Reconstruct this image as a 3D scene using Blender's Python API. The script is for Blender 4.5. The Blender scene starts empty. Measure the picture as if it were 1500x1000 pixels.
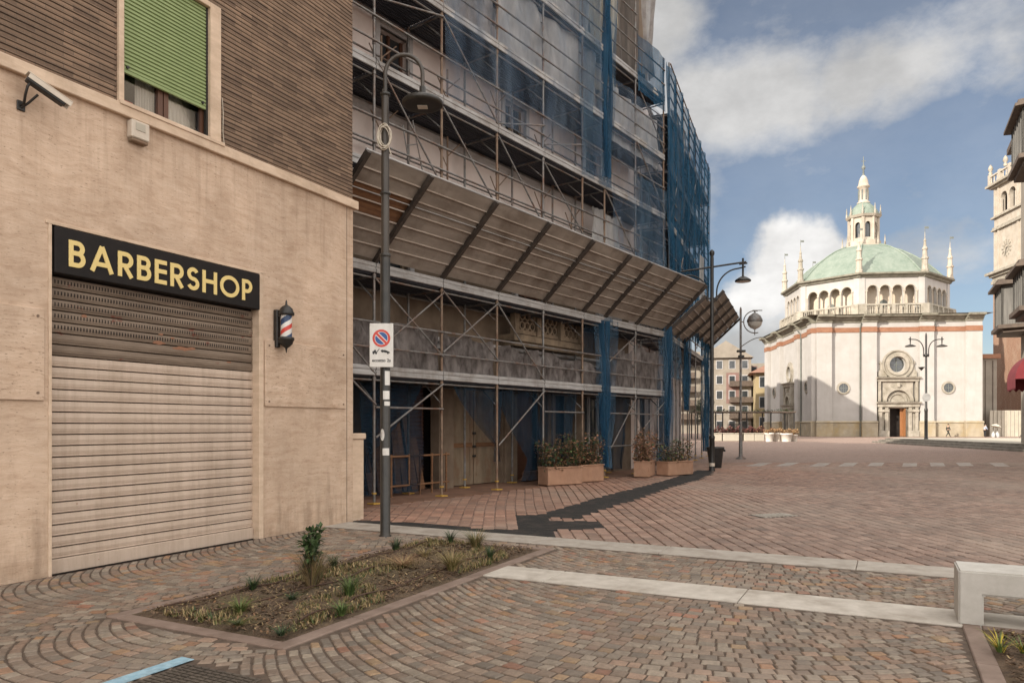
import bpy, math, random
import numpy as np
from mathutils import Matrix, Vector
RD = random.Random(11)
C = bpy.context.scene.collection
PI = math.pi

# ------------------------------------------------------------------ materials
class NT:
    def __init__(s, name):
        s.m = bpy.data.materials.new(name); s.m.use_nodes = True
        s.t = s.m.node_tree; s.b = s.t.nodes['Principled BSDF']
        s.out = s.t.nodes['Material Output']
    def n(s, kind, **kw):
        x = s.t.nodes.new(kind)
        for k, v in kw.items():
            if k.startswith('i_'):
                key = k[2:]
                x.inputs[int(key) if key.isdigit() else key.replace('_', ' ')].default_value = v
            else: setattr(x, k, v)
        return x
    def l(s, a, b): s.t.links.new(a, b)
    def coord(s, stretch=(1, 1, 1), rot=(0, 0, 0)):
        tc = s.n('ShaderNodeTexCoord'); mp = s.n('ShaderNodeMapping')
        mp.inputs['Scale'].default_value = stretch; mp.inputs['Rotation'].default_value = rot
        s.l(tc.outputs['Object'], mp.inputs[0]); return mp.outputs[0]
    def noise(s, vec, scale, detail=5, rough=.55):
        x = s.n('ShaderNodeTexNoise'); x.inputs['Scale'].default_value = scale
        x.inputs['Detail'].default_value = detail; x.inputs['Roughness'].default_value = rough
        s.l(vec, x.inputs['Vector']); return x.outputs['Fac']
    def ramp(s, fac, stops, interp='LINEAR'):
        x = s.n('ShaderNodeValToRGB'); x.color_ramp.interpolation = interp
        e = x.color_ramp.elements
        while len(e) < len(stops): e.new(.5)
        for k, (p, c) in enumerate(stops):
            e[k].position = p; e[k].color = (c[0], c[1], c[2], 1) if hasattr(c, '__len__') else (c, c, c, 1)
        s.l(fac, x.inputs[0]); return x.outputs[0]
    def mix(s, fac, a, b, mode='MIX'):
        x = s.n('ShaderNodeMix'); x.data_type = 'RGBA'; x.blend_type = mode
        for v, k in ((fac, 0), (a, 6), (b, 7)):
            if hasattr(v, 'is_linked') or hasattr(v, 'links'): s.l(v, x.inputs[k])
            elif hasattr(v, '__len__'): x.inputs[k].default_value = (v[0], v[1], v[2], 1)
            else: x.inputs[k].default_value = v
        return x.outputs[2]
    def math(s, op, a, b=None, c=None):
        x = s.n('ShaderNodeMath'); x.operation = op
        for k, v in enumerate((a, b, c)):
            if v is None: continue
            if hasattr(v, 'links'): s.l(v, x.inputs[k])
            else: x.inputs[k].default_value = v
        return x.outputs[0]
    def bump(s, h, strength=.3, dist=.02):
        x = s.n('ShaderNodeBump'); x.inputs['Strength'].default_value = strength
        x.inputs['Distance'].default_value = dist
        s.l(h, x.inputs['Height']); s.l(x.outputs[0], s.b.inputs['Normal'])
    def fin(s, col=None, rough=.8, metal=0, spec=None):
        if col is not None:
            if hasattr(col, 'links'): s.l(col, s.b.inputs['Base Color'])
            else: s.b.inputs['Base Color'].default_value = (*col, 1)
        s.b.inputs['Roughness'].default_value = rough; s.b.inputs['Metallic'].default_value = metal
        if spec is not None: s.b.inputs['Specular IOR Level'].default_value = spec
        return s.m

def mnoise(name, c1, c2, scale=4, rough=.8, bump=.2, bscale=None, stretch=(1, 1, 1), metal=0, dirt=None, dscale=1.2, damt=.6, dist=.01, spec=None):
    n = NT(name); v = n.coord(stretch)
    f = n.noise(v, scale, 7, .62)
    col = n.ramp(f, [(.3, c1), (.7, c2)])
    if dirt:
        d = n.noise(n.coord((1, 1, .6)), dscale, 8, .68)
        k = n.ramp(d, [(.48, 0.), (.72, damt)])
        col = n.mix(k, col, dirt)
    if bump: n.bump(n.noise(v, bscale or scale * 6, 6, .6), bump, dist)
    return n.fin(col, rough, metal, spec)

MAT = {}
def build_materials():
    m = MAT
    # travertine cladding with drifting horizontal veins, pits and grime
    n = NT('travertine'); v = n.coord((1, 1, 5)); w = n.coord()
    warp = n.noise(w, .9, 4)
    mpv = n.n('ShaderNodeVectorMath'); mpv.operation = 'ADD'; cbx = n.n('ShaderNodeCombineXYZ'); n.l(n.math('MULTIPLY', warp, 2.2), cbx.inputs[2]); n.l(v, mpv.inputs[0]); n.l(cbx.outputs[0], mpv.inputs[1])
    base = n.ramp(n.noise(mpv.outputs[0], 2.6, 9, .66), [(.27, (.47, .325, .225)), (.5, (.605, .45, .33)), (.74, (.69, .535, .41))])
    blot = n.ramp(n.noise(n.coord((1, 1, .8)), .7, 6, .6), [(.3, .78), (.7, 1.06)])
    base = n.mix(1., base, blot, 'MULTIPLY')
    pits = n.ramp(n.noise(n.coord((1, 1, 4.2)), 15, 5, .65), [(.60, 0.), (.67, .75)])
    col = n.mix(pits, base, (.20, .125, .075))
    fine = n.ramp(n.noise(n.coord((1, 1, 9)), 9, 6, .7), [(.56, 0.), (.70, .5)])
    col = n.mix(fine, col, (.36, .235, .15))
    stain = n.ramp(n.noise(n.coord((1, 1, .55)), 1.3, 9, .72), [(.46, 0.), (.72, .55)])
    col = n.mix(stain, col, (.27, .17, .105))
    tc = n.n('ShaderNodeTexCoord'); sp = n.n('ShaderNodeSeparateXYZ'); n.l(tc.outputs['Object'], sp.inputs[0])
    hg = n.math('MULTIPLY_ADD', n.noise(n.coord((3, 3, .5)), 1.5, 7, .65), 3.6, -1.35)
    low = n.math('SMOOTH_MIN', n.math('MAXIMUM', n.math('MULTIPLY', n.math('SUBTRACT', hg, sp.outputs[2]), .75), 0.), .6, .1)
    drip = n.math('MULTIPLY', n.ramp(n.noise(n.coord((5, 5, .25)), 1.6, 7, .68), [(.5, 0.), (.72, .6)]), n.ramp(n.math('DIVIDE', sp.outputs[2], 6.), [(.60, 0.), (.85, 1.)]))
    col = n.mix(drip, col, (.26, .17, .11))
    col = n.mix(low, col, (.22, .15, .10))
    n.bump(n.math('SUBTRACT', n.noise(v, 7, 6), n.math('MULTIPLY', pits, .8)), .35, .012)
    m['travertine'] = n.fin(col, .75)
    m['travertine_trim'] = mnoise('travertine_trim', (.50, .37, .26), (.68, .53, .40), 3, stretch=(1, 1, 3), dirt=(.28, .2, .14), dscale=2.2, damt=.5)
    # long thin facing bricks (rows are geometry, the split into bricks is here)
    n = NT('thin_brick')
    tc = n.n('ShaderNodeTexCoord'); sp = n.n('ShaderNodeSeparateXYZ'); cb = n.n('ShaderNodeCombineXYZ')
    n.l(tc.outputs['Object'], sp.inputs[0]); n.l(n.math('ADD', sp.outputs[0], sp.outputs[1]), cb.inputs[0]); n.l(sp.outputs[2], cb.inputs[1])
    b = n.n('ShaderNodeTexBrick'); b.offset = .37; b.offset_frequency = 2
    b.inputs['Scale'].default_value = 1; b.inputs['Brick Width'].default_value = .29; b.inputs['Row Height'].default_value = .06
    b.inputs['Mortar Size'].default_value = .0035; b.inputs['Bias'].default_value = .1
    b.inputs['Color1'].default_value = (.105, .064, .042, 1); b.inputs['Color2'].default_value = (.29, .19, .125, 1); b.inputs['Mortar'].default_value = (.11, .085, .065, 1)
    n.l(cb.outputs[0], b.inputs['Vector'])
    k = n.noise(n.coord(), 2.2, 8, .7)
    col = n.mix(n.ramp(k, [(.35, .0), (.75, .75)]), b.outputs[0], (.13, .088, .06))
    col = n.mix(n.ramp(n.noise(n.coord(), 60, 3), [(.55, 0.), (.8, .5)]), col, (.27, .20, .14))
    n.bump(n.noise(n.coord(), 55, 5), .4, .006)
    m['thin_brick'] = n.fin(col, .85)
    m['mortar_dark'] = mnoise('dark_mortar', (.045, .033, .025), (.08, .06, .045), 20)
    # shutters
    n = NT('shutter_enamel')
    col = n.ramp(n.noise(n.coord((1, 1, .5)), 2.4, 8, .65), [(.3, (.44, .345, .27)), (.7, (.55, .44, .355))])
    dr = n.ramp(n.noise(n.coord((5, 5, .4)), 2.0, 8, .72), [(.46, 0.), (.74, .55)])
    col = n.mix(dr, col, (.30, .22, .155))
    sp2 = n.ramp(n.noise(n.coord(), 9, 9, .75), [(.66, 0.), (.70, .8)])
    col = n.mix(sp2, col, (.22, .09, .05))
    n.bump(n.noise(n.coord(), 3, 5), .12, .01)
    m['shutter'] = n.fin(col, .5)
    n = NT('shutter_weathered')
    col = n.ramp(n.noise(n.coord((.6, 1, 3)), 3, 9, .7), [(.3, (.125, .088, .062)), (.7, (.235, .178, .132))])
    rp = n.ramp(n.noise(n.coord((1, 1, 2)), 4.2, 9, .7), [(.62, 0.), (.66, .9)])
    col = n.mix(rp, col, (.15, .035, .018))
    n.bump(n.noise(n.coord(), 9, 5), .2, .01)
    m['shutter_old'] = n.fin(col, .6)
    m['green_pvc'] = mnoise('green_shutter', (.21, .275, .11), (.265, .335, .145), 3, rough=.5, bump=.05, dirt=(.20, .26, .10), dscale=3, damt=.4)
    m['black_sign'] = mnoise('black_sign_face', (.008, .007, .007), (.016, .012, .011), 5, rough=.62, bump=.03, spec=.25)
    m['gold'] = mnoise('pale_gold_letters', (.70, .54, .21), (.72, .56, .225), 2, rough=.5, bump=0)
    m['iron_black'] = mnoise('black_iron', (.010, .009, .008), (.028, .025, .022), 12, rough=.45, bump=.1)
    m['lamp_paint'] = mnoise('dark_grey_green_lamp_paint', (.014, .014, .012), (.034, .031, .027), 9, rough=.42, bump=.08, dirt=(.06, .05, .038), dscale=5, damt=.5)
    m['lamp_paint_brown'] = mnoise('brown_grey_lamp_paint', (.036, .029, .023), (.07, .058, .046), 9, rough=.42, bump=.08, stretch=(1, 1, .3), dirt=(.04, .032, .026), dscale=4, damt=.5)
    m['opal'] = mnoise('frosted_lamp_glass', (.50, .47, .42), (.6, .57, .52), 5, rough=.3, bump=0)
    m['white'] = mnoise('white_paint', (.62, .60, .56), (.74, .72, .68), 6, rough=.5, bump=.03, dirt=(.40, .36, .31), dscale=5, damt=.4)
    m['off_white_plastic'] = mnoise('aged_white_plastic', (.50, .43, .35), (.60, .53, .44), 7, rough=.5, bump=.03)
    m['red'] = mnoise('red_paint', (.52, .045, .03), (.60, .06, .04), 7, rough=.4, bump=.02)
    m['blue'] = mnoise('blue_paint', (.015, .07, .24), (.025, .10, .30), 7, rough=.4, bump=.02)
    m['navy'] = mnoise('navy_paint', (.02, .045, .11), (.035, .07, .15), 7, rough=.4, bump=.02)
    m['black'] = mnoise('black_paint', (.012, .012, .012), (.03, .03, .03), 7, rough=.5, bump=.02)
    n = NT('clear_tube'); g = n.n('ShaderNodeBsdfGlossy'); g.inputs['Roughness'].default_value = .05
    t = n.n('ShaderNodeBsdfTransparent'); mx = n.n('ShaderNodeMixShader'); fr = n.n('ShaderNodeFresnel')
    fr.inputs['IOR'].default_value = 1.45
    n.l(fr.outputs[0], mx.inputs[0]); n.l(t.outputs[0], mx.inputs[1]); n.l(g.outputs[0], mx.inputs[2]); n.l(mx.outputs[0], n.out.inputs[0])
    m['clear'] = n.m
    n = NT('window_glass'); m['glass'] = n.fin(n.ramp(n.noise(n.coord(), .8), [(.3, (.02, .024, .028)), (.7, (.06, .065, .07))]), .06, 0, .8)
    m['curtain'] = mnoise('net_curtain', (.45, .42, .37), (.6, .57, .51), 14, stretch=(4, 4, .3), rough=.9)
    m['wood_brown'] = mnoise('brown_window_wood', (.075, .032, .018), (.13, .06, .035), 6, stretch=(1, 1, .2), rough=.45, bump=.1)
    m['wood_door'] = mnoise('orange_brown_door_wood', (.22, .09, .035), (.32, .15, .06), 6, stretch=(3, 3, .3), rough=.5, bump=.1)
    m['wood_old'] = mnoise('weathered_board', (.10, .045, .022), (.22, .11, .05), 5, stretch=(.4, 4, 4), rough=.85, bump=.2)
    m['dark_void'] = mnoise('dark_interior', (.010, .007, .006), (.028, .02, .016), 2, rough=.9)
    # scaffolding
    m['galv'] = mnoise('galvanised_tube', (.13, .125, .12), (.26, .25, .24), 9, rough=.55, bump=.1, metal=.35, dirt=(.17, .075, .035), dscale=3.2, damt=.95)
    m['rust_tube'] = mnoise('rusty_tube', (.13, .09, .065), (.27, .19, .13), 6, rough=.7, bump=.15, dirt=(.15, .06, .025), dscale=3, damt=.9)
    m['plank_galv'] = mnoise('galvanised_toe_board', (.24, .235, .23), (.44, .43, .42), 3, stretch=(.5, 1, 5), rough=.55, bump=.1, dirt=(.15, .12, .095), dscale=1.6, damt=.85)
    m['deck'] = mnoise('dark_steel_deck', (.022, .025, .036), (.055, .06, .078), 4, stretch=(.4, 6, 1), rough=.6, bump=.15, dirt=(.035, .028, .024), dscale=1.5)
    m['canopy'] = mnoise('dusty_canopy_sheet', (.175, .145, .118), (.295, .255, .215), 1.8, stretch=(.6, 2, 2), rough=.65, bump=.12, dirt=(.10, .07, .05), dscale=1.1, damt=.8)
    m['lap_metal'] = mnoise('bright_lap_edge', (.42, .36, .30), (.60, .54, .48), 3, stretch=(.6, 2, 2), rough=.5, bump=.05, dirt=(.22, .17, .13), dscale=1.4, damt=.8)
    m['canopy_rib'] = mnoise('dark_canopy_rib', (.028, .020, .015), (.065, .05, .04), 7, rough=.7)
    m['yellow_pad'] = mnoise('yellow_base_pad', (.42, .24, .04), (.55, .34, .07), 9, rough=.8)
    def net(name, c1, c2, lo, hi, stretch=(2.2, 2.2, .25), sc=2.2):
        n = NT(name); f = n.noise(n.coord(stretch), sc, 6, .6)
        col = n.ramp(f, [(.3, c1), (.7, c2)])
        d = n.n('ShaderNodeBsdfDiffuse'); tl = n.n('ShaderNodeBsdfTranslucent'); n.l(col, d.inputs[0]); n.l(col, tl.inputs[0])
        m1 = n.n('ShaderNodeMixShader'); m1.inputs[0].default_value = .45; n.l(d.outputs[0], m1.inputs[1]); n.l(tl.outputs[0], m1.inputs[2])
        t = n.n('ShaderNodeBsdfTransparent'); m2 = n.n('ShaderNodeMixShader')
        a = n.ramp(n.noise(n.coord((1.5, 1.5, .35)), 1.6, 5), [(.3, lo), (.7, hi)])
        n.l(a, m2.inputs[0]); n.l(t.outputs[0], m2.inputs[1]); n.l(m1.outputs[0], m2.inputs[2]); n.l(m2.outputs[0], n.out.inputs[0])
        return n.m
    m['net_blue'] = net('blue_debris_net', (.018, .075, .15), (.06, .17, .29), .45, .82)
    m['net_thick'] = net('gathered_blue_net', (.014, .052, .105), (.06, .15, .25), .6, .96)
    m['net_thin'] = net('thin_blue_net', (.012, .028, .048), (.035, .07, .11), .35, .8)
    m['film'] = net('dusty_plastic_film', (.28, .26, .25), (.55, .52, .50), .72, .97, (1.6, 1.6, 1.2), 1.8)
    m['net_mid'] = net('loose_blue_net', (.045, .10, .17), (.16, .26, .36), .2, .68, (2, 2, .3), 1.8)
    m['net_pale'] = net('pale_blue_veil_net', (.12, .20, .32), (.28, .38, .50), .06, .38, (1.2, 1.2, .4), 1.4)
    m['film_dark'] = net('dirty_shaded_plastic_film', (.085, .072, .068), (.36, .325, .31), .9, 1., (2.2, 2.2, 1.1), 2.4)  # dirty film; part of the dark tone is painted-in shade below the canopy
    m['film_white'] = net('white_plastic_film', (.50, .50, .50), (.78, .77, .75), .7, .98, (1.6, 1.6, .8), 1.8)
    m['tarp_beige'] = mnoise('beige_tarp', (.36, .31, .22), (.56, .49, .37), 2, stretch=(4, 4, .25), rough=.7, bump=.3, dirt=(.10, .08, .06), dscale=1.1, damt=.9, dist=.05)
    m['tarp_dark'] = mnoise('dark_brown_tarp', (.05, .04, .034), (.13, .105, .085), 2, stretch=(4, 4, .25), rough=.7, bump=.3, dist=.05)
    # renovated house
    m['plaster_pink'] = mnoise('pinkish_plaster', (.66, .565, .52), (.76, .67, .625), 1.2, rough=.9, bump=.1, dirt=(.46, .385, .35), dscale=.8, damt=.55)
    m['plaster_low'] = mnoise('stained_shaded_plaster', (.12, .085, .058), (.235, .175, .125), 1.4, rough=.9, bump=.2, dirt=(.10, .068, .045), dscale=1.0, damt=.9)  # brown stained plaster, darkened further for the shade under the scaffolding
    m['cornice'] = mnoise('grey_stucco_cornice', (.36, .35, .35), (.52, .50, .49), 2, rough=.85, bump=.15, dirt=(.2, .17, .15), dscale=1.6)
    m['door_pale'] = mnoise('pale_peeling_door', (.15, .11, .07), (.27, .205, .14), 2.4, stretch=(2, 2, .5), rough=.7, bump=.1, dirt=(.16, .055, .02), dscale=2.2, damt=.8)
    m['balcony_stone'] = mnoise('brown_cast_stone', (.16, .115, .075), (.29, .22, .15), 3, rough=.9, bump=.2, dirt=(.05, .038, .028), dscale=2.4, damt=.8)
    m['roof_dark'] = mnoise('roof_felt', (.10, .09, .08), (.16, .14, .13), 1, rough=.9)
    # church
    n = NT('white_lime_wash'); col = n.ramp(n.noise(n.coord(), .6, 7, .62), [(.3, (.36, .34, .315)), (.7, (.43, .41, .39))])
    col = n.mix(n.ramp(n.noise(n.coord((1.3, 1.3, .10)), 1.1, 8, .7), [(.5, 0.), (.75, .28)]), col, (.29, .265, .23)); col = n.mix(n.ramp(n.noise(n.coord(), 2.5, 8, .7), [(.6, 0.), (.75, .35)]), col, (.31, .28, .24))
    n.bump(n.noise(n.coord(), 3, 6), .08, .03); m['church_white'] = n.fin(col, .9)
    m['church_stone'] = mnoise('grey_beige_stone', (.23, .205, .165), (.40, .36, .30), 1.6, rough=.9, bump=.3, dirt=(.19, .165, .12), dscale=1.1, damt=.75, dist=.06)
    m['church_plinth'] = mnoise('stained_plinth_stone', (.27, .225, .16), (.41, .35, .26), .9, rough=.9, bump=.2, dirt=(.33, .24, .11), dscale=.6, damt=.8)
    m['church_cornice'] = mnoise('mossy_cornice_stone', (.15, .138, .105), (.27, .25, .20), 1.6, stretch=(1, 1, 4), rough=.9, bump=.3, dirt=(.07, .068, .045), dscale=1.2, damt=.8, dist=.05)
    m['terracotta'] = mnoise('terracotta_band', (.22, .10, .055), (.30, .15, .09), 1.5, rough=.85, bump=.2, dist=.04)
    n = NT('verdigris_copper')
    col = n.ramp(n.noise(n.coord((1, 1, .3)), .9, 7, .6), [(.3, (.125, .165, .13)), (.7, (.20, .235, .195))])
    col = n.mix(n.ramp(n.noise(n.coord((2, 2, .2)), 1.8, 7), [(.5, 0.), (.72, .65)]), col, (.23, .255, .215))
    n.bump(n.noise(n.coord(), 3, 4), .15, .05); m['copper'] = n.fin(col, .65)
    m['lead'] = mnoise('dark_lead', (.09, .10, .09), (.17, .18, .16), 2, rough=.6)
    m['loggia_shade'] = mnoise('ochre_loggia_plaster', (.50, .42, .33), (.62, .53, .43), 1, rough=.9, dirt=(.45, .34, .2), dscale=.7)
    m['tower_brick'] = mnoise('tower_brick', (.19, .105, .068), (.33, .20, .135), 2.5, stretch=(1, 1, 4), rough=.9, bump=.3, dirt=(.36, .27, .2), dscale=.7, damt=.6, dist=.05)
    m['tower_stone'] = mnoise('cream_tower_stone', (.34, .295, .24), (.45, .40, .335), 1, rough=.9, bump=.2, dirt=(.33, .26, .19), dscale=.8, dist=.04)
    m['grey_timber'] = mnoise('grey_bay_timber', (.085, .08, .072), (.165, .155, .14), 3, stretch=(4, 4, .3), rough=.75, bump=.15)
    m['brown_timber'] = mnoise('brown_bay_trim', (.06, .042, .032), (.12, .088, .065), 3, rough=.75)
    m['maroon'] = mnoise('maroon_canvas', (.13, .014, .020), (.19, .026, .032), 3, rough=.85, bump=.1)
    m['yellow_plaster'] = mnoise('yellow_plaster', (.30, .235, .13), (.38, .30, .17), .6, rough=.9)
    m['pink_brick'] = mnoise('pinkish_brick_wall', (.17, .10, .085), (.23, .14, .12), 1.5, rough=.9)
    m['beige_plaster'] = mnoise('beige_plaster', (.20, .172, .14), (.29, .255, .21), .6, rough=.9)
    m['roof_tile'] = mnoise('red_roof_tile', (.20, .10, .07), (.28, .15, .10), 2, rough=.9, bump=.3, dist=.05)
    # ground
    n = NT('plaza_setts')
    tc = n.n('ShaderNodeTexCoord'); sp = n.n('ShaderNodeSeparateXYZ'); cb = n.n('ShaderNodeCombineXYZ')
    n.l(tc.outputs['Object'], sp.inputs[0])
    wob = n.math('MULTIPLY', n.noise(n.coord(), .35, 3), .5)
    n.l(sp.outputs[1], cb.inputs[0]); n.l(n.math('ADD', sp.outputs[0], wob), cb.inputs[1])
    b = n.n('ShaderNodeTexBrick'); b.inputs['Scale'].default_value = 1; b.inputs['Brick Width'].default_value = .21; b.inputs['Row Height'].default_value = .19
    b.inputs['Mortar Size'].default_value = .012; b.inputs['Mortar Smooth'].default_value = .3
    b.inputs['Color1'].default_value = (.235, .152, .116, 1); b.inputs['Color2'].default_value = (.34, .235, .188, 1); b.inputs['Mortar'].default_value = (.055, .036, .028, 1)
    n.l(cb.outputs[0], b.inputs['Vector'])
    col = n.mix(n.ramp(n.noise(n.coord(), .22, 9, .7), [(.35, 0.), (.75, .6)]), b.outputs[0], (.27, .205, .17))
    n.bump(b.outputs['Fac'], -.5, .02); m['plaza'] = n.fin(col, .8)
    n = NT('sett_stone'); at = n.n('ShaderNodeAttribute'); at.attribute_name = 'Col'
    f = n.noise(n.coord(), 30, 6, .7)
    col = n.mix(1., at.outputs['Color'], n.ramp(f, [(.25, .62), (.75, 1.3)]), 'MULTIPLY')
    col = n.mix(n.ramp(n.noise(n.coord(), 1.1, 8, .7), [(.45, 0.), (.75, .5)]), col, (.13, .10, .08)); col = n.mix(n.ramp(n.noise(n.coord((1, .6, 1)), .28, 8, .66), [(.46, 0.), (.66, .62)]), col, (.31, .25, .20)); col = n.mix(n.ramp(n.noise(n.coord(), .8, 9, .75), [(.62, 0.), (.70, .55)]), col, (.10, .075, .06))
    n.bump(n.noise(n.coord(), 45, 5, .7), .45, .008); m['sett'] = n.fin(col, .72)
    m['sidewalk'] = mnoise('worn_brown_sidewalk', (.15, .075, .045), (.25, .135, .085), 2, rough=.85, bump=.15, dirt=(.08, .05, .035), dscale=.9, damt=.7)
    m['dust'] = mnoise('pale_joint_dust', (.13, .095, .074), (.21, .16, .125), 2, rough=.95)
    m['joint'] = mnoise('joint_sand', (.06, .042, .030), (.125, .09, .066), 14, rough=.95)
    m['kerb_stone'] = mnoise('pale_granite_strip', (.30, .265, .225), (.42, .38, .33), 6, rough=.8, bump=.15, dirt=(.19, .155, .12), dscale=1.8, damt=.8)
    m['kerb_brown'] = mnoise('brown_porphyry_edge', (.15, .105, .08), (.25, .185, .15), 5, rough=.85, bump=.2)
    m['white_strip'] = mnoise('worn_white_stone', (.40, .36, .31), (.54, .50, .44), 6, rough=.8, bump=.12, dirt=(.26, .22, .175), dscale=2.1, damt=.85)
    m['bench'] = mnoise('pale_cast_bench', (.44, .42, .38), (.54, .52, .48), 9, rough=.75, bump=.12, dirt=(.32, .30, .26), dscale=1.6, damt=.55)
    m['asphalt'] = mnoise('fresh_asphalt', (.006, .0055, .005), (.020, .018, .016), 30, rough=.95, bump=.6, bscale=120, dirt=(.075, .055, .043), dscale=3.5, damt=.75)
    m['soil'] = mnoise('mulch_soil', (.055, .036, .022), (.15, .10, .062), 22, rough=1, bump=.8, bscale=40, dist=.03, dirt=(.10, .09, .04), dscale=1.3, damt=.55)
    m['chips'] = mnoise('bark_chips', (.08, .05, .03), (.24, .155, .095), 3, rough=.95, stretch=(9, 9, 9), bump=0)
    m['hose'] = mnoise('brown_drip_hose', (.045, .022, .013), (.075, .038, .022), 6, rough=.6)
    m['road_blue'] = mnoise('worn_blue_line', (.20, .36, .46), (.34, .50, .58), 20, rough=.85, bump=.2, dirt=(.16, .2, .22), dscale=9, damt=.8)
    m['cast_iron'] = mnoise('cast_iron_cover', (.055, .045, .036), (.11, .09, .07), 14, rough=.65, bump=.2)
    m['paint_worn'] = mnoise('worn_white_marking', (.30, .26, .23), (.42, .38, .34), 6, rough=.85, dirt=(.2, .14, .115), dscale=2, damt=.95)
    m['step'] = mnoise('dark_granite_step', (.12, .105, .085), (.22, .195, .165), 2, rough=.85, bump=.2, dirt=(.06, .06, .045), dscale=.8)
    m['platform'] = mnoise('pale_platform_paving', (.38, .345, .28), (.50, .455, .375), 1, rough=.85, dirt=(.3, .27, .21), dscale=.4)
    m['terracotta_pot'] = mnoise('terracotta_planter', (.30, .165, .10), (.42, .25, .165), 3, rough=.85, bump=.1, dirt=(.20, .11, .07), dscale=2.4, damt=.7)
    m['pot_white'] = mnoise('white_planter', (.58, .54, .48), (.70, .66, .60), 3, rough=.8, dirt=(.38, .33, .27), dscale=1.4)
    for nm, a, b_ in (('leaf_green', (.022, .045, .012), (.06, .10, .025)), ('leaf_bright', (.06, .11, .02), (.13, .18, .045)), ('leaf_dark', (.012, .026, .014), (.035, .06, .026)),
                      ('leaf_dry', (.13, .065, .03), (.27, .15, .075)), ('leaf_pink', (.30, .13, .085), (.42, .22, .13)), ('grass_dry', (.24, .165, .075), (.40, .30, .15)), ('grass_olive', (.09, .085, .022), (.17, .15, .045)),
                      ('leaf_maroon', (.09, .025, .025), (.16, .05, .045)), ('leaf_orange', (.30, .16, .07), (.42, .25, .12)), ('leaf_yellow', (.42, .32, .03), (.55, .42, .05))):
        m[nm] = mnoise(nm, a, b_, 11, rough=.65, bump=0)
    m['stem'] = mnoise('twig_bark', (.06, .042, .028), (.13, .092, .06), 8, rough=.9)
    m['skin'] = mnoise('skin', (.42, .25, .17), (.48, .30, .21), 6, rough=.6, bump=0)
    m['cloth_dark'] = mnoise('dark_green_grey_cloth', (.025, .027, .022), (.05, .052, .042), 6, rough=.9, bump=0)
    m['cloth_black'] = mnoise('black_cloth', (.012, .012, .014), (.03, .03, .032), 6, rough=.9, bump=0)
    m['cloth_blue'] = mnoise('pale_blue_cloth', (.30, .36, .48), (.42, .48, .58), 6, rough=.9, bump=0)
    m['cloth_white'] = mnoise('white_cloth', (.36, .355, .34), (.46, .455, .44), 6, rough=.9, bump=0)
    m['cloth_red'] = mnoise('red_cloth', (.35, .05, .04), (.45, .08, .06), 6, rough=.9, bump=0)
    m['hair'] = mnoise('dark_hair', (.015, .01, .008), (.04, .026, .018), 9, rough=.6, bump=0)
    m['bin'] = mnoise('black_plastic', (.015, .015, .015), (.035, .034, .033), 6, rough=.55, bump=.05)
    m['cable'] = mnoise('off_white_cable', (.45, .40, .32), (.58, .52, .43), 9, rough=.6, bump=0)
build_materials()

# ------------------------------------------------------------------ mesh builder
def frame(o, d):
    a = math.atan2(d[1], d[0]); return Matrix.Translation((o[0], o[1], o[2] if len(o) > 2 else 0)) @ Matrix.Rotation(a, 4, 'Z')
def loc_rot(x, y, z=0, a=0): return Matrix.Translation((x, y, z)) @ Matrix.Rotation(a, 4, 'Z')
ID = Matrix.Identity(4)

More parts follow.
